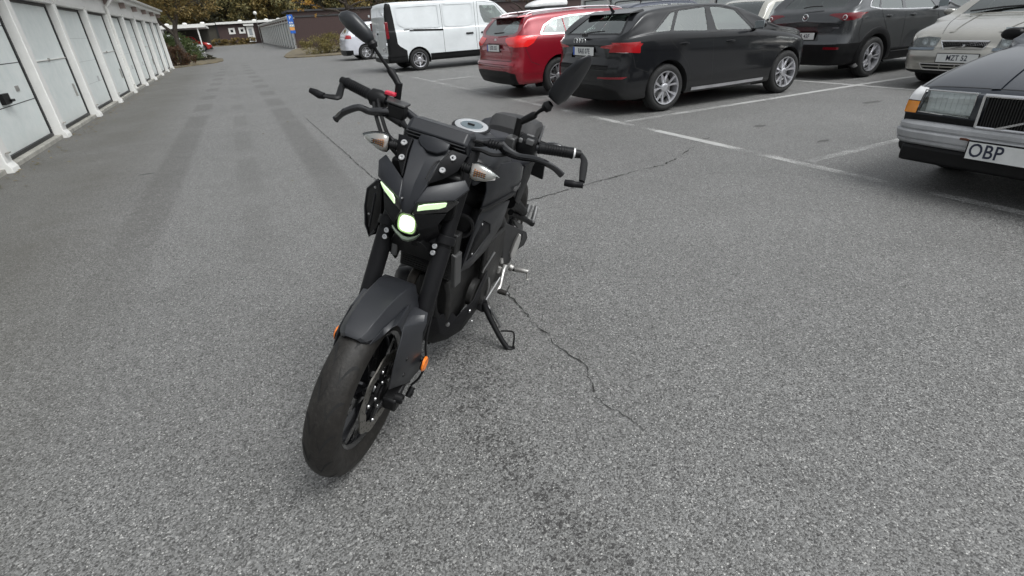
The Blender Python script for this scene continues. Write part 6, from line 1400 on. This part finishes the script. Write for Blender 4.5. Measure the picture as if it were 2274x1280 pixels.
bm = bm_new(); lathe(bm, [(-.012, .013), (0, .017), (.014, .011)], c=(-0.407, -0.298, 1.218), axis=(.1, -.55, .8), n=16); S('mirror_neck', bm, BLK, mh)
OL = [(-0.375, 0.283, 1.226), (-0.370, 0.281, 1.244), (-0.365, 0.293, 1.275), (-0.365, 0.312, 1.311), (-0.370, 0.338, 1.346), (-0.380, 0.363, 1.364), (-0.395, 0.372, 1.362), (-0.420, 0.375, 1.337), (-0.430, 0.367, 1.307), (-0.430, 0.355, 1.266), (-0.425, 0.333, 1.222), (-0.415, 0.314, 1.203), (-0.400, 0.306, 1.209)]
ml = S('mirror_head', mirror_head(OL, 0, .8), MATTE, smooth=180)
bm = bm_new(); tube(bm, [(-.430, .207, 1.070), (-.430, .207, 1.130)], .0115, 12, 1); tube(bm, [(-.430, .207, 1.116), (-.432, .228, 1.134), (-.430, .246, 1.150), (-.428, .252, 1.156)], [.010, .0115, .012, .009], 12, 2); S('mirror_base', bm, BLK, ml)
bm = bm_new(); tube(bm, [(-.429, .250, 1.152), (-0.415, 0.262, 1.169), (-0.405, 0.288, 1.196)], [.0055, .0055, .009], 10, 2); lathe(bm, [(-.012, .013), (0, .017), (.014, .011)], c=(-0.407, 0.284, 1.192), axis=(.1, .55, .8), n=16); S('mirror_rod', bm, BLK, ml)
# ------------------------------------------------------------ body (x forward, n left, z up)
# tank cover with filler cap
bm = bm_new(); rings = []
for x, z, w, zs, ws in ((.50, .905, .035, .875, .10), (.56, .930, .045, .890, .125), (.63, .962, .058, .905, .138), (.70, .984, .070, .925, .142), (.78, .992, .074, .940, .146), (.86, .990, .070, .945, .150), (.915, .975, .060, .940, .142), (.945, .955, .050, .915, .125), (.96, .93, .040, .89, .10)):
    half = [(x, 0, z + .004), (x, w * .6, z + .003), (x, w, z - .003), (x, w + .012, z - .012), (x, (w + ws) / 2 + .01, (z + zs) / 2 + .002), (x, ws, zs), (x, ws + .012, zs - .03)]
    half = [(p[0], p[1], p[2] + .010) for p in half]
    rings.append([(p[0], -p[1], p[2]) for p in reversed(half[1:])] + half)
loft(bm, rings, closed=False); TK = Bp('fuel_tank', bm, MATTE, solid=.006, sub=1, smooth=60)
cc = Vector((.728, .0, 1.006)); ax_ = Vector((.10, 0, 1))
bm = bm_new(); lathe(bm, [(-.006, .060), (.002, .060), (.004, .056), (.004, .042), (.001, .040)], c=cc, axis=ax_, n=48); capo = Bp('filler_cap', bm, mat('cap_ring', (.62, .63, .64), .3, .7), TK, smooth=35)
bm = bm_new(); lathe(bm, [(.000, .040), (.004, .037), (.004, .001)], c=cc, axis=ax_, n=40); Bp('cap_disc', bm, mat('cap_disc_grey', (.16, .20, .22), .3, .5), capo, smooth=30)
bm = bm_new(); box(bm, cc + Vector((.006, 0, .006)), (.008, .026, .006)); Bp('key_slot', bm, GAP, capo, bev=.002)
bm = bm_new(); lathe(bm, [(-.004, .070), (-.001, .068), (-.001, .060)], c=cc, axis=ax_, n=48); Bp('cap_surround', bm, MATTE2, TK)
for sg in (1, -1):
    P = lambda p: (p[0], p[1] * sg, p[2]); rv = (lambda q: q) if sg > 0 else (lambda q: list(reversed(q)))
    t1 = [(.925, .140, .950), (.850, .150, .940), (.70, .168, .915), (.60, .176, .888), (.535, .170, .86), (.52, .165, .84)]
    t2 = [(.930, .158, .870), (.860, .170, .865), (.72, .188, .855), (.62, .190, .835), (.56, .185, .81), (.53, .175, .80)]
    t3 = [(.925, .150, .800), (.860, .163, .795), (.74, .180, .790), (.64, .182, .775), (.60, .178, .765), (.58, .170, .76)]
    polys = []
    for a, b in ((t1, t2), (t2, t3)):
        for i in range(5): polys.append(rv([P(a[i]), P(a[i + 1]), P(b[i + 1]), P(b[i])]))
    sp_ = plate3('tank_panel', polys, MATTE, Bp, TK, th=.006, bev=.002, sm=40)
    bm = bm_new(); loft(bm, [[P((x, n - .004, z)), P((x, n + .006, z - .004)), P((x, n - .002, z - .022))] for x, n, z in ((.935, .150, .805), (.86, .166, .80), (.74, .183, .797), (.65, .186, .785), (.60, .182, .785), (.545, .178, .815), (.515, .168, .85))]); Bp('panel_edge', bm, BLK, sp_)
    if sg > 0:
        bm = bm_new()
        for (x, z, lx, lz) in ((.60, .800, .018, .020), (.618, .795, .012, .016), (.634, .797, .013, .018), (.650, .800, .013, .016), (.665, .806, .015, .016), (.682, .812, .012, .014)):
            tube(bm, [(x - lx / 2, .1925, z - lz / 2), (x, .194, z + lz / 2), (x + lx / 2, .1925, z - lz / 2)], .0016, 6, 2)
        Bp('side_lettering', bm, mat('grey_lettering', (.13, .13, .13), .5, .3), sp_)
    # air scoop
    dn = .0 if sg > 0 else .03; dx = 0 if sg > 0 else .02
    Q = lambda p: (p[0] + dx, (p[1] + dn) * sg, p[2])
    A = dict(a=(.925, .150, .795), b=(.955, .142, .700), c=(.975, .130, .575), d=(.950, .122, .545), e=(.86, .128, .520), f=(.74, .150, .555), g=(.66, .170, .640), h=(.645, .178, .745), v1=(.905, .160, .752), v2=(.935, .148, .690), v3=(.945, .136, .590), v4=(.880, .142, .590), v5=(.800, .166, .660), v6=(.830, .168, .71))
    q = {k: Q(v) for k, v in A.items()}
    sc = plate3('air_scoop', [rv([q['a'], q['v1'], q['v2'], q['b']]), rv([q['b'], q['v2'], q['v3'], q['c']]), rv([q['c'], q['v3'], q['v4'], q['e'], q['d']]), rv([q['e'], q['v4'], q['v5'], q['f']]), rv([q['f'], q['v5'], q['g']]), rv([q['g'], q['v5'], q['v6'], q['h']]), rv([q['h'], q['v6'], q['v1'], q['a']])], MATTE, Bp, th=.006, bev=.002, sm=22)
    ins = lambda k: (q[k][0], q[k][1] - sg * .006, q[k][2])
    plate3('scoop_inlay', [rv([ins('v1'), ins('v6'), ins('v5'), ins('v4'), ins('v3'), ins('v2')])], MATTE2, Bp, sc, th=.003, bev=0)
    plate3('scoop_inner', [rv([q['a'], q['b'], q['c'], (q['c'][0] - .06, q['c'][1] - sg * .06, q['c'][2] + .02), (q['a'][0] - .06, q['a'][1] - sg * .06, q['a'][2] - .03)])], BLK, Bp, sc, th=.004, bev=0)
    for k_, o_ in (((.905, .158, .735), 0), ((.925, .147, .62), 0)):
        bm = bm_new(); p_ = Q(k_); lathe(bm, [(0, .005), (sg * .002, .004), (sg * .002, .001)], c=p_, n=10); Bp('scoop_screw', bm, STEEL, sc)
rs_ = [(1.030, -0.187, 0.831), (0.985, -0.247, 0.767), (0.975, -0.258, 0.694), (0.970, -0.254, 0.619), (0.965, -0.239, 0.576), (0.990, -0.205, 0.621), (1.020, -0.172, 0.700), (1.035, -0.168, 0.790)]
so_ = [(p[0] - .10, p[1] + .03, p[2] - .01) for p in rs_]
fsc = plate3('outer_scoop', [[rs_[7], rs_[6], rs_[5], rs_[4], rs_[3], rs_[2], rs_[1], rs_[0]], [rs_[0], rs_[1], so_[1], so_[0]], [rs_[1], rs_[2], so_[2], so_[1]], [rs_[2], rs_[3], so_[3], so_[2]], [rs_[3], rs_[4], so_[4], so_[3]]], BLK, Bp, th=.004, bev=.002)
bm = bm_new(); tube(bm, [rs_[0], rs_[1], rs_[2], rs_[3], rs_[4], rs_[5]], .0045, 8, 1); Bp('scoop_rim', bm, MATTE, fsc)
bm = bm_new(); tube(bm, [(1.040, -0.188, 0.785), (1.030, -0.199, 0.720), (1.000, -0.223, 0.635)], .004, 8, 2); Bp('scoop_rib', bm, MATTE, fsc)
for q_ in ((1.035, -0.192, 0.805), (1.000, -0.227, 0.683)):
    bm = bm_new(); lathe(bm, [(-.003, .004), (.003, .004), (.004, .001)], c=q_, axis=(1, 0, 0), n=10); Bp('scoop_screw', bm, STEEL, fsc)
# frame, radiator, engine
for sg in (1, -1):
    bm = bm_new(); tube(bm, [(.965, sg * .03, .88), (.90, sg * .085, .82), (.74, sg * .125, .72), (.55, sg * .125, .60), (.42, sg * .11, .50), (.38, sg * .105, .36)], [.028, .026, .024, .024, .026, .024], 12, 3, flat=1.5); Bp('frame_spar', bm, BLK)
    bm = bm_new(); tube(bm, [(.50, sg * .10, .72), (.30, sg * .095, .80), (.08, sg * .085, .86)], .014, 8, 2); Bp('subframe', bm, BLK)
bm = bm_new(); tube(bm, [(.95, 0, .96), (1.02, 0, .78)], .034, 16, 1); Bp('steering_head', bm, BLK)
bm = bm_new(); loft(bm, [[(x0, -w, z), (x1, -w * .6, z), (x1, w * .6, z), (x0, w, z)] for x0, x1, w, z in ((.86, .96, .110, .56), (.84, .97, .125, .70), (.82, .95, .130, .84), (.80, .92, .125, .93))]); Bp('airbox_cover', bm, MATTE2, bev=.01)
bm = bm_new(); lathe(bm, [(0, .046), (.012, .044), (.012, .036), (-.01, .034), (-.01, .001)], c=(.965, .100, .735), axis=(1, .35, 0), n=32); Bp('horn', bm, BLK, smooth=40)
bm = bm_new(); box(bm, (1.005, .018, .635), (.045, .20, .18)); RD = Bp('radiator', bm, mat('radiator_black', (.012, .012, .012), .5), bev=.006)
bm = bm_new()
for k in range(20): box(bm, (1.029, .018, .552 + k * .0088), (.003, .18, .0020))
Bp('radiator_fins', bm, mat('radiator_fin', (.016, .016, .015), .6, .3), RD)
bm = bm_new(); lathe(bm, [(0, .085), (.015, .080), (.015, .07), (0, .065)], c=(.985, .01, .60), axis=(-1, 0, 0), n=30); Bp('fan_ring', bm, BLK, RD)
bm = bm_new(); prism(bm, [(1.035, .105, .655), (1.035, .125, .650), (1.02, .135, .52), (1.02, .118, .515)], (-.05, .004, 0)); Bp('radiator_bracket', bm, mat('grey_bracket', (.085, .085, .085), .45, .4), RD, bev=.004)
bm = bm_new(); loft(bm, [[(x0, -w, z), (x1 - .10, -w, z), (x1, -w * .35, z), (x1, w, z), (x0, w, z)] for x0, x1, w, z in ((.56, .86, .085, .20), (.50, .93, .100, .27), (.48, .95, .105, .36), (.55, .96, .100, .44), (.66, .97, .085, .50), (.74, .98, .080, .62))]); EN = Bp('engine', bm, ENG, bev=.012)
bm = bm_new()
for k in range(6): box(bm, (.88, .015, .50 + .022 * k), (.20, .15, .006))
Bp('cooling_fins', bm, ENG, EN, bev=.001)
bm = bm_new(); lathe(bm, [(-.02, .080), (.03, .080), (.045, .068), (.050, .05), (.046, .045), (.048, .001)], c=(.80, -.125, .345), axis=(0, -1, 0), n=40); Bp('clutch_cover', bm, ENG, EN, smooth=40)
bm = bm_new(); lathe(bm, [(0, .060), (.02, .058), (.024, .05), (.022, .001)], c=(.74, .120, .345), axis=(0, 1, 0), n=40); Bp('generator_cover', bm, ENG, EN, smooth=40)
bm = bm_new(); lathe(bm, [(0, .072), (.01, .075), (.055, .066), (.065, .055), (.06, .001)], c=(.89, -.075, .385), axis=(.55, -.8, 0), n=40); Bp('oil_filter_cover', bm, BLK, EN, smooth=50)
bm = bm_new(); tube(bm, [(.965, -.03, .52), (1.02, -.03, .48), (1.03, -.02, .38), (1.0, 0, .26), (.90, .01, .185), (.70, .0, .15), (.45, -.05, .15)], .018, 12, 4); Bp('exhaust_pipe', bm, mat('dark_exhaust', (.04, .035, .03), .5, .7), EN)
bm = bm_new(); tube(bm, [(.99, .05, .50), (1.0, .06, .40), (.96, .07, .33), (.88, .085, .31)], .014, 10, 4); tube(bm, [(.98, -.05, .66), (.93, -.11, .60), (.90, -.12, .50)], .015, 10, 4); Bp('coolant_hose', bm, BLK)
bm = bm_new(); box(bm, (.93, .055, .265), (.05, .06, .035)); bp_ = Bp('sump_bracket', bm, mat('grey_bracket', (.085, .085, .085), .45, .4), bev=.005)
for p_ in ((.955, .075, .27), (.96, .115, .31), (.96, .03, .33)):
    bm = bm_new(); lathe(bm, [(-.004, .008), (.004, .008), (.005, .006), (.005, .001)], c=p_, axis=(1, .3, 0), n=14); Bp('engine_bolt', bm, STEEL, EN)
# belly pan, left and right halves
for sg in (1, -1):
    P = lambda p: (p[0], p[1] * sg, p[2]); rv = (lambda q: q) if sg > 0 else (lambda q: list(reversed(q)))
    r0 = [(1.005, .0, .315), (.985, .0, .225), (.93, 0, .165), (.80, 0, .135), (.62, .0, .135)]
    r1 = [(1.000, .045, .325), (.975, .045, .230), (.92, .055, .160), (.80, .075, .130), (.62, .075, .135)]
    r2 = [(.985, .075, .345), (.955, .090, .250), (.90, .105, .190), (.78, .125, .165), (.62, .125, .170)]
    r3 = [(.930, .095, .340), (.90, .115, .270), (.83, .140, .240), (.72, .150, .260), (.62, .140, .200)]
    r4 = [(.905, .09, .345), (.87, .12, .290), (.78, .150, .330), (.68, .158, .430), (.60, .145, .300)]
    polys = []
    for a, b in ((r0, r1), (r1, r2), (r2, r3), (r3, r4)):
        for i in range(4): polys.append(rv([P(a[i]), P(b[i]), P(b[i + 1]), P(a[i + 1])]))
    bl = plate3('belly_pan', polys, MATTE2, Bp, th=.005, bev=.0015, sm=30)
    bm = bm_new(); lathe(bm, [(0, .008), (sg * .004, .007), (sg * .004, .001)], c=P((.80, .148, .29)), n=14); Bp('pan_screw', bm, STEEL, bl)
    bm = bm_new(); lathe(bm, [(0, .006), (sg * .004, .005), (sg * .004, .001)], c=P((.74, .150, .20)), n=12); Bp('pan_screw', bm, STEEL, bl)
bm = bm_new(); tube(bm, [(.90, .03, .165), (.90, .03, .135)], .006, 8, 1); Bp('drain_tube', bm, BLK)
# seat and tail
bm = bm_new(); rings = []
for x, w, z, zb in ((.365, .128, .938, .86), (.335, .130, .980, .85), (.25, .122, .972, .85), (.15, .108, .952, .86), (.06, .092, .930, .87), (.02, .075, .912, .88)):
    half = [(x, 0, z), (x, w * .5, z - .001), (x, w * .85, z - .006), (x, w * .98, z - .022), (x, w, z - .05), (x, w * .93, zb)]
    rings.append([(p[0], -p[1] * .80 + .055, p[2]) for p in reversed(half[1:])] + [(p[0], p[1] * .80 + .055, p[2]) for p in half])
loft(bm, rings); Bp('pillion_seat', bm, SEATM, bev=.012, seg=3, smooth=50)
bm = bm_new(); rings = []
for x, w, z in ((.60, .07, .900), (.57, .095, .905), (.50, .130, .890), (.42, .150, .885), (.37, .155, .905), (.335, .150, .945), (.325, .14, .955)):
    half = [(x, 0, z), (x, w * .6, z - .001), (x, w * .9, z - .010), (x, w, z - .035), (x, w * .97, z - .075)]
    rings.append([(p[0], -p[1] * .92 + .035, p[2]) for p in reversed(half[1:])] + [(p[0], p[1] * .92 + .035, p[2]) for p in half])
loft(bm, rings, closed=False); Bp('rider_seat', bm, mat('smooth_seat_vinyl', (.024, .025, .030), .5, bump=.2, bs=500), solid=.01, sub=1, smooth=60)
for sg in (1, -1):
    P = lambda p: (p[0], p[1] * sg + .018, p[2]); rv = (lambda q: q) if sg > 0 else (lambda q: list(reversed(q)))
    plate3('tail_panel', [rv([P((.35, .158, .880)), P((.16, .130, .905)), P((.0, .108, .90)), P((-.06, .085, .88)), P((-.05, .080, .85)), P((.10, .118, .82)), P((.33, .160, .80))])], mat('tail_grey', (.05, .051, .054), .4), Bp, th=.006, bev=.003)
    plate3('side_cover', [rv([P((.50, .160, .85)), P((.33, .158, .82)), P((.30, .150, .74)), P((.36, .14, .62)), P((.52, .155, .70))])], MATTE2, Bp, th=.006, bev=.002)
    bm = bm_new(); tube(bm, [(-.07, sg * .05 + .03, .80), (-.10, sg * .118 + .03, .787)], .008, 8, 1); st = Bp('rear_indicator_stalk', bm, BLK)
    bm = bm_new(); tube(bm, [(-.10, sg * .112 + .03, .787), (-.10, sg * .140 + .03, .792), (-.10, sg * .170 + .03, .797), (-.10, sg * .196 + .03, .800)], [.014, .019, .014, .003], 12, 3, flat=.85); Bp('rear_indicator', bm, GLOSSB, st)
bm = bm_new(); box(bm, (-.055, .02, .865), (.05, .11, .05)); Bp('tail_lamp', bm, REDD, bev=.012)
bm = bm_new(); prism(bm, [(.16, .100, .745), (.14, .190, .770), (.10, .192, .672), (.12, .105, .690)], (-.02, 0, 0)); Bp('rear_flap', bm, MATTE2, bev=.002)
bm = bm_new(); loft(bm, [[(-.05, -.06 + .03, .80), (-.05, .09, .80), (-.07, .09, .79), (-.07, -.03, .79)], [(-.24, -.03, .62), (-.24, .09, .62), (-.25, .09, .62), (-.25, -.03, .62)]]); Bp('plate_carrier', bm, BLK, bev=.003)
# rear wheel and swingarm
RC = (0, .012, .298)
RWh = bike_wheel('rear_wheel', Bp, RC, .298, .074, .205); bike_rim(Bp, RWh, RC, .205, .074)
for sg in (1, -1):
    bm = bm_new(); loft(bm, [[(x, sg * n_ - sg * .012, z - h), (x, sg * n_ + sg * .012, z - h), (x, sg * n_ + sg * .012, z + h), (x, sg * n_ - sg * .012, z + h)] for x, n_, z, h in ((-.05, .105, .298, .022), (.10, .105, .31, .03), (.38, .085, .35, .034))]); Bp('swingarm', bm, BLK, bev=.006)
bm = bm_new(); tube(bm, [(.30, 0, .42), (.40, 0, .66)], .036, 14, 1); Bp('shock_absorber', bm, BLK)
bm = bm_new(); lathe(bm, [(.088, .080), (.094, .080), (.094, .05), (.088, .05)], c=RC, n=48, closed=True); Bp('rear_sprocket', bm, STEEL, RWh)
# left-hand foot gear
bm = bm_new(); prism(bm, [(0.500, 0.147, 0.579), (0.270, 0.209, 0.462), (0.260, 0.220, 0.430), (0.280, 0.216, 0.395), (0.340, 0.189, 0.375), (0.380, 0.184, 0.326), (0.420, 0.161, 0.342), (0.460, 0.145, 0.441), (0.500, 0.144, 0.543)], (.0, -.018, 0)); HG = Bp('foot_hanger', bm, mat('hanger_grey', (.040, .040, .041), .5, .3), bev=.003)
bm = bm_new(); prism(bm, [(0.490, 0.140, 0.519), (0.400, 0.164, 0.494), (0.430, 0.156, 0.440)], (0, .004, 0)); Bp('hanger_window', bm, GAP, HG)
bm = bm_new(); prism(bm, [(0.330, 0.196, 0.460), (0.320, 0.199, 0.471), (0.320, 0.202, 0.440), (0.340, 0.194, 0.430), (0.340, 0.187, 0.448)], (0, .004, 0)); Bp('hanger_slot', bm, GAP, HG)
bm = bm_new(); loft(bm, [[Vector(p) + Vector((0, d, 0)) for p in (a, b)] + [Vector(b) + Vector((.008, d + .010, 0)), Vector(a) + Vector((.008, d + .010, 0))] for a, b, d in (((0.370, 0.180, 0.491), (0.370, 0.189, 0.488), .008), ((0.380, 0.170, 0.459), (0.370, 0.191, 0.458), .010), ((0.385, 0.165, 0.419), (0.375, 0.190, 0.428), .010), ((0.390, 0.163, 0.388), (0.380, 0.186, 0.392), .010), ((0.390, 0.172, 0.364), (0.385, 0.183, 0.366), .008))]); Bp('heel_guard', bm, mat('satin_aluminium', (.58, .57, .55), .35, .8), HG, bev=.003)
FPg = mat('worn_aluminium', (.44, .43, .41), .42, .8, grime=.2)
bm = bm_new(); tube(bm, [(0.410, 0.193, 0.330), (0.410, 0.213, 0.326)], .014, 10, 1); fp = Bp('footpeg', bm, FPg, bev=.002)
bm = bm_new(); tube(bm, [(0.410, 0.222, 0.327), (0.410, 0.256, 0.333), (0.410, 0.287, 0.337)], [.012, .0125, .011], 10, 1, flat=.8); Bp('peg_bar', bm, FPg, fp, bev=.002)
bm = bm_new(); tube(bm, [(0.410, 0.281, 0.326), (0.410, 0.288, 0.296)], .0035, 8, 1); lathe(bm, [(-.005, .005), (.005, .005)], c=(0.410, 0.292, 0.293), n=10, closed=True); Bp('peg_feeler', bm, FPg, fp)
bm = bm_new(); tube(bm, [(0.405, 0.192, 0.311), (0.405, 0.277, 0.327)], .006, 8, 1); Bp('peg_shadow_plate', bm, BLK, fp)
bm = bm_new(); tube(bm, [(0.440, 0.180, 0.347), (0.460, 0.180, 0.327), (0.500, 0.189, 0.300), (0.530, 0.195, 0.286), (0.550, 0.193, 0.271)], [.011, .008, .0075, .0075, .010], 10, 3, flat=.8); sl_ = Bp('gear_lever', bm, mat('satin_aluminium', (.58, .57, .55), .35, .8), smooth=60)
bm = bm_new(); tube(bm, [(0.550, 0.195, 0.269), (0.550, 0.236, 0.271)], .012, 12, 1); Bp('toe_peg', bm, RUB, sl_, bev=.002)
bm = bm_new(); lathe(bm, [(-.003, .006), (.004, .006), (.005, .001)], c=(0.550, 0.240, 0.271), n=12); Bp('toe_peg_bolt', bm, STEEL, sl_)
bm = bm_new(); tube(bm, [(0.520, 0.184, 0.323), (0.600, 0.161, 0.236)], .0045, 8, 1); Bp('gear_linkage', bm, STEEL, sl_)
bm = bm_new(); tube(bm, [(0.660, 0.166, 0.514), (0.700, 0.146, 0.448), (0.700, 0.143, 0.426)], .0055, 8, 1, flat=1); Bp('gear_linkage_upper', bm, STEEL, sl_)
bm = bm_new(); tube(bm, [(0.620, 0.154, 0.363), (0.620, 0.164, 0.323), (0.620, 0.161, 0.277), (0.620, 0.151, 0.262)], .0055, 8, 3); Bp('clutch_pipe', bm, STEEL, EN)
for t_ in ((565, 215, .014), (540, 220, .010), (585, 180, .010), (605, 90, .009), (612, 128, .008), (470, 155, .008)):
    pass
bm = bm_new(); tube(bm, [(0.460, 0.145, 0.316), (0.460, 0.155, 0.315), (0.460, 0.161, 0.338)], [.010, .013, .009], 10, 2); tube(bm, [(0.440, 0.153, 0.374), (0.440, 0.160, 0.351)], .008, 10, 1); Bp('pivot_link', bm, mat('satin_aluminium', (.58, .57, .55), .35, .8), sl_)
bm = bm_new(); lathe(bm, [(-.004, .010), (.006, .010), (.007, .001)], c=(0.600, 0.144, 0.412), n=14); Bp('engine_bolt', bm, STEEL, EN)
# sprocket cover / lower left cases
bm = bm_new(); prism(bm, [(.70, .120, .56), (.50, .130, .56), (.45, .130, .44), (.48, .130, .30), (.60, .135, .22), (.70, .13, .26)], (0, .025, 0)); Bp('sprocket_cover', bm, ENG, EN, bev=.010)
# pillion footrest
bm = bm_new(); tube(bm, [(0.260, 0.109, 0.528), (0.170, 0.145, 0.482), (0.100, 0.175, 0.439), (0.070, 0.194, 0.422)], [.016, .015, .013, .016], 10, 2); ph = Bp('pillion_hanger', bm, BLK)
bm = bm_new(); tube(bm, [(0.060, 0.190, 0.429), (0.030, 0.186, 0.469), (0.010, 0.182, 0.497)], [.012, .0125, .008], 12, 1, flat=.6); Bp('pillion_footpeg', bm, mat('dark_alu', (.16, .16, .16), .4, .7), ph, bev=.002)
bm = bm_new(); lathe(bm, [(-.008, .013), (.012, .013), (.014, .009), (.014, .001)], c=(0.070, 0.190, 0.431), axis=(.4, .9, 0), n=16); Bp('footpeg_bolt', bm, STEEL, ph)
bm = bm_new(); tube(bm, [(0.020, 0.140, 0.426), (0.000, 0.142, 0.453), (-0.020, 0.140, 0.475)], [.014, .014, .018], 10, 2); Bp('chain_adjuster', bm, mat('dark_alu', (.16, .16, .16), .4, .7))
bm = bm_new(); tube(bm, [(0.350, 0.114, 0.614), (0.280, 0.132, 0.583), (0.180, 0.157, 0.515)], [.03, .028, .02], 10, 2); Bp('rear_frame_strut', bm, BLK)
bm = bm_new(); lathe(bm, [(-.004, .011), (.006, .010), (.008, .001)], c=(0.330, 0.130, 0.642), axis=(.5, .8, 0), n=14); Bp('frame_bolt', bm, STEEL)
bm = bm_new(); prism(bm, [(0.220, 0.123, 0.477), (0.140, 0.161, 0.431), (0.140, 0.167, 0.404), (0.170, 0.151, 0.415), (0.200, 0.135, 0.446)], (0, -.012, 0)); Bp('chain_guard', bm, mat('grey_bracket', (.085, .085, .085), .45, .4), bev=.002)
# side stand
pv_, ft = (0.655, 0.167, 0.254), (0.700, 0.327, 0.097)
bm = bm_new(); tube(bm, [pv_, (0.660, 0.187, 0.224), (0.680, 0.241, 0.170), (0.695, 0.297, 0.119), ft], [.016, .014, .0125, .012, .012], 12, 2); ss = Bp('side_stand', bm, BLK, smooth=60)
bm = bm_new(); tube(bm, [(0.700, 0.323, 0.100), (0.695, 0.341, 0.099), (0.690, 0.355, 0.109)], [.011, .012, .008], 10, 2, flat=.6); Bp('stand_foot', bm, BLK, ss)
bm = bm_new(); tube(bm, [(0.690, 0.277, 0.166), (0.690, 0.327, 0.184), (0.690, 0.340, 0.162), (0.690, 0.346, 0.117), (0.690, 0.347, 0.103)], .0040, 8, 4); Bp('stand_loop', bm, BLK, ss)
bm = bm_new(); tube(bm, [(0.645, 0.174, 0.251), (0.675, 0.265, 0.182)], .0045, 8, 1)
for k in range(13):
    a_, b_ = Vector((0.655, 0.203, 0.237)), Vector((0.675, 0.262, 0.185)); lathe(bm, [(-.002, .0065), (.0, .0085), (.002, .0065)], c=a_.lerp(b_, k / 12), axis=(b_ - a_), n=10)
lathe(bm, [(-.006, .008), (.006, .008)], c=(0.675, 0.264, 0.179), n=12, closed=True); Bp('stand_spring', bm, mat('dark_alu', (.16, .16, .16), .4, .7), ss)
bm = bm_new(); prism(bm, [(0.660, 0.160, 0.272), (0.640, 0.176, 0.263), (0.660, 0.178, 0.206), (0.680, 0.163, 0.222)], (0, -.02, 0)); Bp('stand_bracket', bm, BLK, ss, bev=.003)
